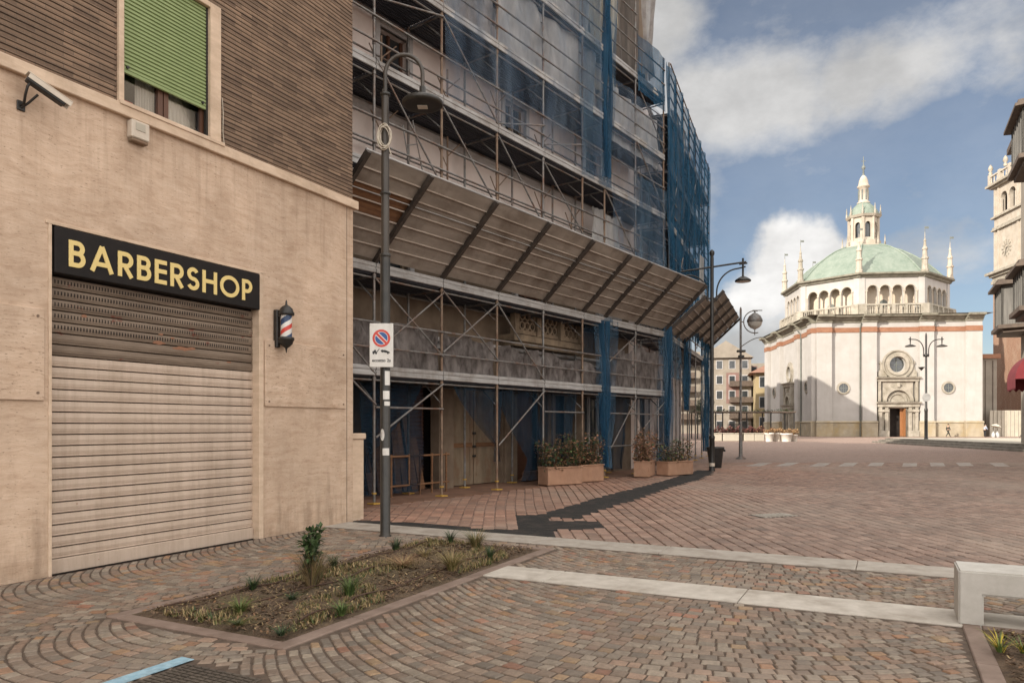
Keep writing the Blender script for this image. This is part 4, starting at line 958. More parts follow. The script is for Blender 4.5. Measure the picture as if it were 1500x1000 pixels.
for L in (2.0, 1.0):
    for a, b in ((0, 2.), (6., 8.), (9.28, 11.3), (11.3, 13.4)):
        if L == 1.0 and a == 0: continue
        mb = MB(F); mb.tube([(a, -.05, L - .05), (b, -.05, L - .05)], .022, 7); part('guard_rail', mb, 'galv', sca)
# transoms with little corner braces under each deck
for (FF, xs, lv) in ((F, SX, LV), (MT, TX, LV[1:])):
    for L in lv:
        for x in xs: mb = MB(FF); mb.tube([(x, -.02, L - .10), (x, 1.05, L - .10)], .022, 6); mb.tube([(x, .02, L - .55), (x, .5, L - .12)], .018, 6); part('transom', mb, 'galv', sca)
# mid-bay hangers and lattice bits that stand between the two rows of standards
for (x, z0, z1) in ((1.0, 6.75, 8.6), (3.1, 8.75, 10.1), (3.1, 6.7, 8.5), (5.1, 6.7, 8.3), (5.1, 8.75, 10.5), (7.1, 6.75, 8.4), (7.1, 8.7, 10.0), (.95, 8.8, 10.0), (8.7, 6.7, 8.2)):
    mb = MB(F); mb.tube([(x, .8, z0), (x, .8, z1)], .024, 7); mb.tube([(x - .02, .8, z1 - .5), (x + .45, .8, z1 - .05)], .016, 6); mb.tube([(x, .8, z1 - .75), (x - .35, .8, z1 - .3)], .016, 6)
    part('hanger', mb, 'rust_tube', sca)
mb = MB(F); mb.tube([(1.42, .3, 6.72), (1.1, .3, 8.0)], .016, 6); mb.tube([(1.85, .3, 6.72), (1.4, .3, 8.2)], .016, 6)
for k in range(5): t = k / 5 + .08; mb.tube([(1.42 - .32 * t, .3, 6.72 + 1.28 * t), (1.85 - .42 * t, .3, 6.75 + 1.45 * t)], .012, 6)
part('loose_ladder', mb, 'galv', sca)
def brace(F, a, b, z0, z1, y=-.055):
    mb = MB(F); mb.tube([(a, y, z0), (b, y, z1)], .021, 7); part('brace', mb, 'galv', sca)
for a, b, z0, z1 in ((0, 2, 3.05, 4.5), (2, 0, 3.1, 4.5), (2, 4, 4.55, 3.15), (4, 2, 4.55, 3.2), (4, 6, 4.5, 2.75), (0, 2, 1.35, 2.5), (4, 6, 1.1, 2.5), (11.3, 9.6, 2.5, .9), (13.4, 11.8, 2.4, 1.5), (9.28, 11.3, 3.4, 4.5), (-2, 0, 4.3, 2.6), (-2, 0, 3.5, 2.0),
                    (2, 4, 10.6, 8.85), (2, 4, 8.6, 6.8), (4, 6, 8.6, 6.8), (0, 2, 8.9, 6.8), (6, 8, 8.5, 7.0), (0, 2, 10.1, 10.6), (4, 6, 8.9, 9.5), (6, 8, 9.0, 9.6), (11.3, 13.4, 10.7, 8.9), (9.28, 11.3, 8.6, 6.9), (11.3, 13.4, 12.6, 11.0)): brace(F, a, b, z0, z1)
for a, b, z0, z1 in ((1, 4.3, 5, 8.6), (4.3, 8, 8.6, 12.6), (8, 12.7, 5, 8.6), (8, 12.7, 9, 12.6), (1, 4.3, 9, 12.6)): brace(MT, a, b, z0, z1)
# sloping protective canopy: overlapped boards on dark ribs
def canopy(F, xs, z0, w, k, x_lo=None, ribs=True, old=(), mat='canopy', z_mid=False, n=7):
    L = math.hypot(w, k); uy, uz = -w / L, k / L; ny, nz_ = -k / L, -w / L     # n points down toward the street
    for bi, (a, b) in enumerate(zip(xs, xs[1:])):
        mb = MB(F); bw = L / n
        for j in range(n):
            if (bi, j) in old: continue
            s0, s1 = j * bw, (j + 1) * bw + .015; e0, e1 = .034, .004
            P = []
            for x in (a, b):
                for (s_, e) in ((s0, e0), (s1, e1), (s1, e1 - .02), (s0, e0 - .02)): P.append((x, s_ * uy + e * ny, z0 + s_ * uz + e * nz_))
            mb.add(P, [(0, 1, 2, 3), (4, 7, 6, 5), (0, 4, 5, 1), (1, 5, 6, 2), (2, 6, 7, 3), (3, 7, 4, 0)])
        p = part('canopy_panel', mb, mat, sca)
        mb = MB(F)
        for j in range(1, n):
            s0 = j * bw - .004; P = []
            for x in (a + .04, b - .04):
                for (s_, e) in ((s0, .008), (s0, .040), (s0 + .026, .038), (s0 + .026, .030)): P.append((x, s_ * uy + e * ny, z0 + s_ * uz + e * nz_))
            mb.add(P, [(0, 1, 2, 3), (4, 7, 6, 5), (0, 4, 5, 1), (1, 5, 6, 2), (2, 6, 7, 3), (3, 7, 4, 0)])
        part('lap_edges', mb, 'lap_metal', p)
        for (q_, j) in old:
            if q_ == bi:
                mb = MB(F); mb.add([(x, s_ * uy + e * ny, z0 + s_ * uz + e * nz_) for x in (a, b) for (s_, e) in ((j * bw, .0), ((j + 1) * bw, .0), ((j + 1) * bw, -.02), (j * bw, -.02))], [(0, 1, 2, 3), (4, 7, 6, 5), (0, 4, 5, 1), (1, 5, 6, 2), (2, 6, 7, 3), (3, 7, 4, 0)])
                part('wooden_filler', mb, 'wood_old', p)
        mb = MB(F); s_ = L; mb.tube([(a, s_ * uy, z0 + s_ * uz + .01), (b, s_ * uy, z0 + s_ * uz + .01)], .022, 6); mb.tube([(a, .66 * L * uy + .05 * ny, z0 + .66 * L * uz + .05 * nz_), (b, .66 * L * uy + .05 * ny, z0 + .66 * L * uz + .05 * nz_)], .013, 6); part('edge_tube', mb, 'plank_galv', p)
    for x in xs:
        mb = MB(F); P = []
        for (dx, e) in ((-.042, .03), (.042, .03), (.042, .12), (-.042, .12)):
            for s_ in (-.05, L + .02): P.append((x + dx, s_ * uy + e * ny, z0 + s_ * uz + e * nz_))
        mb.add(P, [(0, 2, 3, 1), (2, 4, 5, 3), (4, 6, 7, 5), (6, 0, 1, 7), (0, 6, 4, 2), (1, 3, 5, 7)]); part('canopy_rib', mb, 'canopy_rib', sca)
canopy(F, [-1.57, 0, 2., 4., 6., 8., 9.28, 11.3, 13.4], 4.92, 1.49, 1.36, old=((0, 3), (0, 4)))
canopy(MT, [.45, 2.2, 4.2], 4.92, 1.30, 1.15, n=6)
canopy(MT, [4.6, 6.6, 8.6, 10.6, 12.7], 5.5, 1.5, 1.43, n=6)
# ------------------------------------------------------------------ nets, films, tarpaulins hung on the scaffolding
def cloth(F, name, pts_fn, nu, nv, mat, label, cat='net', group=None, base=(0, 0, 0)):
    P = []; mb = MB(F)
    for j in range(nv + 1):
        for i in range(nu + 1): P.append(pts_fn(i / nu, j / nv))
    mb.add(P, [(j * (nu + 1) + i, j * (nu + 1) + i + 1, (j + 1) * (nu + 1) + i + 1, (j + 1) * (nu + 1) + i) for j in range(nv) for i in range(nu)], True)
    return solo(name, mb, mat, label, cat, F @ Matrix.Translation(base), group)
def hang(x0, x1, z0, z1, y, amp=.04, fr=9, seed=0, gather=0., sag=0.):
    def f(u, v):
        w = 1 - gather * (1 - v) if gather >= 0 else 1 + gather * v
        xm = (x0 + x1) / 2; x = xm + (u - .5) * (x1 - x0) * w
        yy = y + amp * math.sin(u * fr + seed + 1.3 * math.sin(v * 3 + seed)) + amp * .5 * math.sin(u * fr * 2.3 + v * 2 + seed * 2) - .4 * amp * math.sin(v * 11 + u * 4)
        z = z0 + (z1 - z0) * v - sag * math.sin(PI * u) * v
        return (x, yy, z)
    return f
GN = 'blue nets on the scaffolding'
cloth(F, 'debris_net', hang(9.05, 9.55, 9.0, 16.4, -.10, .07, 14, 1, .25), 16, 40, 'net_thick', 'narrow gathered blue net hanging down the upper scaffolding front', 'net', GN, (9.3, -.1, 9))
cloth(F, 'debris_net', hang(8.95, 9.4, .35, 4.7, -.09, .07, 12, 3, .35), 16, 40, 'net_thick', 'narrow gathered blue net hanging beside the reddish shrub at ground level', 'net', GN, (9.2, -.1, .35))
cloth(F, 'debris_net', hang(11.3, 13.38, 12.35, 14.2, -.09, .03, 7, 2), 24, 16, 'net_blue', 'square blue net panel at the top corner of the scaffolding', 'net', GN, (12.3, -.1, 12.3))
cloth(MT, 'debris_net', hang(.35, 12.75, 5.2, 14.3, -.10, .07, 46, 2), 120, 40, 'net_blue', 'large blue net covering the whole flank of the scaffolding', 'net', GN, (6, -.1, 5.2))
cloth(F, 'debris_net', hang(13.3, 13.75, .5, 5.0, -.08, .07, 12, 5, .1), 14, 30, 'net_thick', 'blue net strip at the street corner beside the long planter', 'net', GN, (13.5, -.1, .5))
cloth(MT, 'debris_net', hang(3.8, 5.6, 2.2, 5.2, -.08, .08, 14, 4, .55), 20, 24, 'net_thick', 'short torn blue net strip under the flank canopy', 'net', GN, (4.7, -.1, 2.2))
cloth(MT, 'debris_net', hang(9.9, 12.8, .35, 5.6, -.08, .07, 16, 6, .15), 20, 30, 'net_thick', 'blue net strip at the far end of the scaffolding by the double-arm lamp', 'net', GN, (11.3, -.1, .35))
def swag(xa, xb, ztop, xg, zg, zend, y, w=.10):
    """sheet fixed along the top from xa to xb and gathered at (xg, zg)"""
    def f(u, v):
        t = 1 - v; top = (xa + (xb - xa) * u, ztop)
        if t < .8:
            s_ = t / .8; e = s_ ** 1.15
            x = top[0] * (1 - e) + (xg + (u - .5) * w) * e; z = top[1] + (zg - top[1]) * s_ ** .9
        else:
            s_ = (t - .8) / .2; x = xg + (u - .5) * w * (1 + 1.2 * s_); z = zg + (zend - zg) * s_
        return (x, y + .05 * math.sin(u * 15 + t * 2) * (1 - .5 * t), z)
    return f
cloth(F, 'debris_net', swag(.1, 2.0, 2.5, .3, .95, .6, .55), 24, 24, 'net_thin', 'thin blue net swagged across the dark first bay behind the near lamp pole', 'net', GN, (1, .5, .6))
cloth(F, 'debris_net', swag(2.5, 4.4, 2.55, 4.15, 1.1, .7, .12), 24, 24, 'net_thin', 'thin blue net draped in front of the pale double door and tied to a tube', 'net', GN, (3.8, .1, .7))
cloth(F, 'debris_net', swag(4.1, 6.0, 2.55, 5.8, .7, .15, .15, .5), 24, 24, 'net_thin', 'thin blue net hanging between the pale double door and the first planter', 'net', GN, (5, .1, .2))
cloth(F, 'debris_net', hang(6.05, 8.0, .2, 2.55, .25, .06, 12, 4, .25), 24, 16, 'net_thin', 'thin blue net hanging behind the shrubs of the two left planters', 'net', GN, (7, .2, .2))
cloth(F, 'debris_net', hang(9.4, 11.4, .2, 2.5, .3, .06, 12, 7, .35), 24, 16, 'net_thin', 'thin blue net hanging open in the bay left of the pink-leaved shrub', 'net', GN, (10.3, .2, .2))
cloth(F, 'debris_net', hang(2.05, 8.95, 8.9, 16.2, -.07, .03, 21, 3), 70, 30, 'net_pale', 'very thin pale blue veil over the upper middle of the scaffolding front', 'net', GN, (5.5, -.1, 9))
cloth(F, 'debris_net', hang(9.6, 13.3, 5.9, 12.2, -.07, .04, 15, 5), 50, 30, 'net_pale', 'very thin pale blue veil over the scaffolding front near the street corner', 'net', GN, (11.4, -.1, 6))
cloth(F, 'debris_net', hang(7.6, 9.9, 8.7, 15.6, -.085, .06, 10, 8, .2), 34, 40, 'net_mid', 'loose blue net spread either side of the narrow gathered net high up', 'net', GN, (8.7, -.1, 8.7))
cloth(F, 'debris_net', hang(11.2, 13.38, 6.0, 9.6, -.085, .05, 9, 9), 30, 30, 'net_mid', 'loose blue net over the middle decks next to the street corner', 'net', GN, (12.3, -.1, 6))
cloth(F, 'debris_net', hang(3.4, 4.3, 12.2, 16.2, -.085, .05, 8, 4, .5), 20, 30, 'net_mid', 'blue net scrap hanging at the top beside the third tube from the left', 'net', GN, (3.9, -.1, 12.2))
cloth(F, 'debris_net', hang(8.7, 10.0, .3, 4.8, -.06, .08, 9, 6, .4), 24, 30, 'net_mid', 'loose see-through blue net beside the narrow gathered net at ground level', 'net', GN, (9.3, -.1, .3))
cloth(F, 'debris_net', hang(13.0, 13.9, .4, 5.1, -.05, .09, 9, 7, .2), 20, 30, 'net_mid', 'loose see-through blue net wrapped round the street corner tube', 'net', GN, (13.5, -.1, .4))
cloth(MT, 'debris_net', hang(.5, 3.6, 3.3, 5.2, -.07, .07, 14, 3), 30, 16, 'net_mid', 'see-through blue net under the flank canopy next to the corner', 'net', GN, (2, -.1, 3.3))
cloth(F, 'debris_net', hang(-.05, 2.2, .1, 2.5, .75, .08, 9, 2, .1), 24, 16, 'net_thin', 'dark net hanging deep in the first bay behind the rusty barrier', 'net', GN, (1, .75, .1))
cloth(F, 'debris_net', swag(11.4, 13.3, 2.5, 13.2, .8, .2, .2, .4), 24, 16, 'net_thin', 'dark net drawn to the street corner tube behind the rightmost planters', 'net', GN, (12.4, .2, .2))
cloth(F, 'debris_net', swag(8.2, 9.25, 4.6, 8.8, 3.9, 3.7, .2, .5), 16, 12, 'net_thin', 'short thin blue net bunched beside the stone balcony', 'net', GN, (8.7, .2, 3.7))
GF = 'plastic sheets on the scaffolding'
def film(x0, x1, z0, z1, y, seed):
    def f(u, v):
        top = z1 + .10 * math.sin(u * 8 + seed) * math.sin(u * 3.1 + seed); x = x0 + (x1 - x0) * u
        r = abs(math.sin(u * 13 + v * 5 * math.sin(seed + u * 3) + seed)) * .06 + .05 * math.sin(u * 29 + v * 7 + seed)
        return (x, y + r * (.3 + v * .7), z0 + (top - z0) * v)
    return f
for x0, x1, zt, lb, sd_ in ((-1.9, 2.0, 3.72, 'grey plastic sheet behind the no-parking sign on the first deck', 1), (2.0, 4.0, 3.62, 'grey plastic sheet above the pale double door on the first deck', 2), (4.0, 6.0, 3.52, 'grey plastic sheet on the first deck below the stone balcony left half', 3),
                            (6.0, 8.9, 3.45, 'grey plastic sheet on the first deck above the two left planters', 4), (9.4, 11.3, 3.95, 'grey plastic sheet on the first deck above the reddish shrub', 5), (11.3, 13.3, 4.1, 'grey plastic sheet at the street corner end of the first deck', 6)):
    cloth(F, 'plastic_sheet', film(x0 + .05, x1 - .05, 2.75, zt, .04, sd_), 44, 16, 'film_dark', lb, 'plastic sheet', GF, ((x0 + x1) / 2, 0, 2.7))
cloth(F, 'plastic_sheet', film(4.1, 8.95, 10.85, 12.7, .10, 7), 60, 20, 'film_white', 'wide white plastic sheet on the upper deck left of the gathered blue net', 'plastic sheet', GF, (6, 0, 10.8))
cloth(F, 'plastic_sheet', film(2.2, 4.0, 10.85, 12.3, .12, 9), 30, 20, 'film', 'translucent grey sheet on the upper deck beside the second tube from the left', 'plastic sheet', GF, (3, 0, 10.8))
cloth(F, 'plastic_sheet', film(6.2, 9.0, 12.9, 14.9, .35, 8), 60, 20, 'film_white', 'pale plastic sheet at the very top of the scaffolding front', 'plastic sheet', GF, (7.6, 0, 12.8))
cloth(F, 'plastic_sheet', film(9.6, 13.3, 10.4, 12.1, .14, 11), 50, 24, 'film_white', 'crumpled white plastic sheet bulging over the deck below the square blue net', 'plastic sheet', GF, (11.4, 0, 10.4))
cloth(F, 'plastic_sheet', film(9.5, 11.2, 6.85, 8.3, .5, 12), 24, 16, 'film_white', 'white plastic sheet hanging behind the tubes above the canopy near the corner', 'plastic sheet', GF, (10.4, 0, 6.8))
cloth(MT, 'plastic_sheet', hang(2.3, 4.6, 9.2, 13.4, .02, .07, 9, 3), 20, 20, 'film', 'dull grey sheet behind the flank net near its top corner', 'plastic sheet', GF, (3.5, 0, 9))
cloth(MT, 'plastic_sheet', hang(7.9, 9.9, 6.3, 9.3, -.16, .03, 7, 5), 16, 16, 'film_white', 'bright white sheet showing on the flank net', 'plastic sheet', GF, (9, 0, 6.3))
cloth(F, 'tarpaulin', hang(9.35, 11.2, 11.9, 19.5, .55, .13, 13, 2), 50, 30, 'tarp_beige', 'beige tarpaulin with dark folds at the top of the scaffolding', 'tarpaulin', 'tarpaulins at the scaffolding top', (10.3, .5, 12))
cloth(F, 'tarpaulin', hang(11.0, 13.0, 13.2, 19.5, .75, .14, 11, 4), 50, 30, 'tarp_dark', 'dark brown tarpaulin above the square blue net', 'tarpaulin', 'tarpaulins at the scaffolding top', (12, .7, 13))
cloth(F, 'tarpaulin', hang(12.75, 13.42, 13.6, 19.5, .35, .12, 6, 1), 20, 30, 'film', 'pale grey tarpaulin flapping at the top street corner', 'tarpaulin', 'tarpaulins at the scaffolding top', (13.1, .3, 13))
# ------------------------------------------------------------------ church: square body, octagonal loggia, copper dome, lantern
F = MK; CW, CD_ = 21.1, 26.5
ch = thing('church', 'white renaissance church with green copper dome and arcaded octagonal drum across the square', 'church', MK)
ZC = 15.35
PW, PE, PD = (7.89, 13.25), (9.47, 11.5), 3.85           # portal outer, door
FH = [(9.5, 11.5, 0, 3.8)]
mb = MB(F); mb.wall(0, CW, 0, ZC, .0, .9, FH + [(10.5 - 1.0, 10.5 + 1.0, 8.68, 10.68)]); 
c_, r_ = (10.5, 9.68), 1.0
def round_fill(mb, cx, cz, r, y0, y1):
    mb.spandrel(cx, r, cz, cz + r, y0, y1, 14)
    n = 14; arc = [(cx + r * math.cos(PI + PI * k / n), cz + r * math.sin(PI + PI * k / n)) for k in range(n + 1)]
    for k in range(n):
        (xa, za), (xb, zb) = arc[k], arc[k + 1]
        mb.quad((xa, y0, za), (xb, y0, zb), (xb, y0, cz - r), (xa, y0, cz - r)); mb.quad((xa, y0, za), (xa, y1, za), (xb, y1, zb), (xb, y0, zb))
round_fill(mb, 10.5, 9.68, 1.0, 0, .5)
mb.quad((CW, 0, 0), (CW, CD_, 0), (CW, CD_, ZC), (CW, 0, ZC)); mb.quad((0, CD_, 0), (0, CD_, ZC), (CW, CD_, ZC), (CW, CD_, 0))
part('front_wall', mb, 'church_white', ch)
ML_ = MK @ Matrix.Translation((0, CD_, 0)) @ Matrix.Rotation(-PI / 2, 4, 'Z')       # left flank: local x runs from the far corner to the near corner
mb = MB(ML_); mb.wall(0, CD_, 0, ZC, 0, .9, [(13.1, 14.9, 0, 4.2), (13.0, 15.0, 8.4, 10.4)]); round_fill(mb, 14.0, 9.4, 1.0, 0, .5); part('flank_wall', mb, 'church_white', ch)
# pilasters
def pil(FF, x0, x1, d=.55):
    mb = MB(FF); mb.bbox(x0, x1, -d, 0, 2.12, 14.02, .02); mb.bbox(x0, x1, -d, 0, 14.72, ZC, .02); p = part('pilaster', mb, 'church_white', ch)
    mb = MB(FF); mb.bbox(x0 - .12, x1 + .12, -d - .14, 0, 0, 1.88, .03); mb.profx([(0, 1.88), (-d - .2, 1.90), (-d - .2, 2.0), (-d - .02, 2.12), (0, 2.12)], x0 - .14, x1 + .14); part('pedestal', mb, 'church_plinth', p)
    mb = MB(FF); mb.bbox(x0 - .03, x1 + .03, -d - .08, 0, 14.02, 14.72, .02); part('band', mb, 'terracotta', p)
    mb = MB(FF); corn(mb, x0 - .05, x1 + .05, d); part('capital_cornice', mb, 'church_cornice', p)
def corn(mb, x0, x1, d):
    o = d
    mb.profx([(0, ZC), (-o - .10, ZC), (-o - .14, ZC + .22), (-o - .38, ZC + .42), (-o - .42, ZC + .60), (-o - .95, ZC + .72), (-o - 1.0, ZC + 1.0), (0, ZC + 1.12)], x0, x1)
PILF = [(0, 1.95), (5.9, 7.75), (13.25, 15.05), (19.1, 21.1)]
for a, b in PILF: pil(F, a, b)
PILL = [(0, 1.95), (8.2, 9.9), (18.1, 19.8), (24.55, CD_)]
for a, b in PILL: pil(ML_, a, b)
def between(FF, P):
    for (a, b), (c, d) in zip(P, P[1:]):
        mb = MB(FF); mb.bbox(b, c, -.08, 0, 14.05, 14.70, .02); part('terracotta_band', mb, 'terracotta', ch)
        mb = MB(FF); corn(mb, b + .05, c - .05, 0.0); part('cornice', mb, 'church_cornice', ch)
        mb = MB(FF)
        spans = [(b + .12, c - .12)]
        for (e, f_) in spans:
            mb.bbox(e, f_, -.12, 0, 0, 1.88, .03); mb.profx([(0, 1.88), (-.22, 1.90), (-.22, 2.0), (-.05, 2.12), (0, 2.12)], e, f_)
        yield mb, b, c
for k, (mb, b, c) in enumerate(between(F, PILF)):
    if k != 1: part('plinth', mb, 'church_plinth', ch)
for k, (mb, b, c) in enumerate(between(ML_, PILL)):
    if k != 1: part('plinth', mb, 'church_plinth', ch)
mb = MB(F); mb.quad((-1.2, -1.2, ZC + 1.0), (CW + 1.2, -1.2, ZC + 1.0), (CW + 1.2, CD_ + 1, ZC + 1.14), (-1.2, CD_ + 1, ZC + 1.14)); part('terrace', mb, 'church_cornice', ch)
mb = MB(F); mb.tube([(5.75, -.12, 0), (5.75, -.12, 14.6), (5.75, -.6, 15.2)], .085, 8); part('downpipe', mb, 'lead', ch)
mb = MB(ML_); mb.tube([(19.95, -.12, 0), (19.95, -.12, 14.6), (19.95, -.6, 15.2)], .085, 8); part('downpipe', mb, 'lead', ch)
mb = MB(F); mb.tube([(15.2, -.12, 2.5), (15.2, -.12, 14.6), (15.2, -.6, 15.2)], .07, 8); part('downpipe', mb, 'lead', ch)
# oculi
def oculus(FF, cx, cz, r, deep=False):
    mb = MB(FF); mb.archband(cx, r, r * 1.32, cz, -.14, .02, 0, 2 * PI, 30); mb.archband(cx, r * 1.30, r * 1.42, cz, -.06, .02, 0, 2 * PI, 30) if not deep else None
    p = part('oculus', mb, 'church_stone', ch)
    mb = MB(FF); mb.disc(cx, cz, r * 1.01, .22 if deep else -.02); part('pane', mb, 'glass', p)
    mb = MB(FF); y = .18 if deep else -.05
    mb.box(cx - .03, cx + .03, y, y + .03, cz - r, cz + r); mb.box(cx - r, cx + r, y, y + .03, cz - .03, cz + .03)
    for k in (-.5, .5): mb.box(cx + k * r - .02, cx + k * r + .02, y, y + .03, cz - r * .85, cz + r * .85)
    part('tracery', mb, 'lead', p)
for cx in (3.6, 17.05): oculus(F, cx, 6.55, .62)
for cx in (4.4, 22.3): oculus(ML_, cx, 6.9, .66)
def portal(FF, cx, s=1., door=True):
    hw = 2.66 * s
    mb = MB(FF)
    for sg_ in (-1, 1):
        x0 = cx + sg_ * 1.02 * s; 
        for (a, b, d, zt) in ((1.02, 1.22, .35, 3.85), (1.30, 1.72, .62, 3.95), (1.80, 2.10, .42, 3.95), (2.12, 2.5, .70, 3.95)):
            xs = sorted((cx + sg_ * a * s, cx + sg_ * b * s)); mb.bbox(xs[0], xs[1], -d, 0, 0, zt, .03)
        xs = sorted((cx + sg_ * 1.24 * s, cx + sg_ * 2.58 * s)); mb.bbox(xs[0], xs[1], -.80, 0, 0, .85, .03); mb.bbox(xs[0], xs[1], -.78, 0, 3.3, 3.62, .03)
    mb.bbox(cx - 1.02 * s, cx + 1.02 * s, -.35, 0, 3.86, 4.05, .02)
    p = part('portal', mb, 'church_stone', ch)
    mb = MB(FF); mb.bbox(cx - hw, cx + hw, -.72, 0, 3.96, 4.42, .03); mb.profx([(0, 4.42), (-.9, 4.45), (-1.0, 4.62), (0, 4.72)], cx - hw - .16, cx + hw + .16); part('entablature', mb, 'church_stone', p)
    mb = MB(FF)
    for sg_ in (-1, 1):
        xs = sorted((cx + sg_ * 2.2 * s, cx + sg_ * 2.55 * s)); mb.bbox(xs[0], xs[1], -.55, 0, 4.72, 7.65, .03)
    mb.archband(cx, 1.5 * s, 1.95 * s, 4.75, -.55, 0); mb.archband(cx, .95 * s, 1.25 * s, 4.75, -.22, 0)
    n = 14; R0 = 1.95 * s; zt = 7.65
    for k in range(n):
        a, b = PI * k / n, PI * (k + 1) / n; mb.quad((cx + R0 * math.cos(a), -.30, 4.75 + R0 * math.sin(a)), (cx + R0 * math.cos(a), -.30, zt), (cx + R0 * math.cos(b), -.30, zt), (cx + R0 * math.cos(b), -.30, 4.75 + R0 * math.sin(b)))
    mb.bbox(cx - .18, cx + .18, -.72, -.3, 6.6, 7.2, .04)
    mb.box(cx - 1.5 * s, cx + 1.5 * s, -.06, 0, 4.72, 6.3)
    part('lunette_arch', mb, 'church_stone', p)
    mb = MB(FF); mb.bbox(cx - hw, cx + hw, -.60, 0, 7.4, 7.72, .02); mb.profx([(0, 7.72), (-.78, 7.75), (-.92, 7.95), (0, 8.05)], cx - hw - .16, cx + hw + .16); part('upper_cornice', mb, 'church_stone', p)
    return p
pt = portal(F, 10.5)
# big oculus above the portal with volute shoulders
mb = MB(F); mb.archband(10.5, 1.08, 1.45, 9.68, -.42, .0, 0, 2 * PI, 40); mb.archband(10.5, 1.45, 1.78, 9.68, -.24, .0, 0, 2 * PI, 40); mb.archband(10.5, 1.78, 1.95, 9.68, -.40, .0, 0, 2 * PI, 40)
for sg_ in (-1, 1):
    mb.ext([(10.5 + sg_ * x, z) for x, z in ((1.3, 8.06), (2.5, 8.06), (2.5, 8.7), (2.2, 9.0), (2.15, 9.7), (2.32, 9.85), (2.2, 10.15), (2.0, 9.9), (1.85, 9.3), (1.4, 8.6))][::sg_], -.2, 0)
oc = part('rose_window', mb, 'church_stone', ch)
mb = MB(F); mb.disc(10.5, 9.68, 1.08, .25); part('pane', mb, 'glass', oc)
mb = MB(F)
mb.box(10.46, 10.54, .18, .24, 8.6, 10.76)
for k in (-.55, .0, .55): mb.box(9.45, 11.55, .18, .23, 9.66 + k, 9.71 + k)
part('tracery', mb, 'lead', oc)
mb = MB(F); mb.box(9.4, 11.6, .92, .95, 0, 3.9); part('doorway_backing', mb, 'dark_void', ch)
for (x0, x1, y0, y1) in ((9.5, 9.56, -.05, .9), (11.3, 11.36, -.65, .35)):
    mb = MB(F); mb.bbox(x0, x1, y0, y1, .05, 3.78, .01); part('door_leaf', mb, 'wood_door', ch)
mb = MB(F); mb.bbox(11.36, 11.5, .0, .2, .05, 3.78, .01); mb.bbox(10.96, 11.34, .15, .21, .05, 3.78, .01); part('door_leaf', mb, 'wood_door', ch)
p2_ = portal(ML_, 14.0, .78)
mb = MB(ML_); mb.archband(14.0, 1.05, 1.4, 9.4, -.3, .0, 0, 2 * PI, 36); mb.archband(14.0, 1.4, 1.75, 9.4, -.14, 0, 0, 2 * PI, 36); oc = part('rose_window', mb, 'church_stone', ch)
mb = MB(ML_); mb.disc(14.0, 9.4, 1.05, .25); part('pane', mb, 'glass', oc)
mb = MB(ML_); mb.box(13.2, 14.8, .4, .45, 0, 4.0); part('side_door', mb, 'wood_brown', ch)
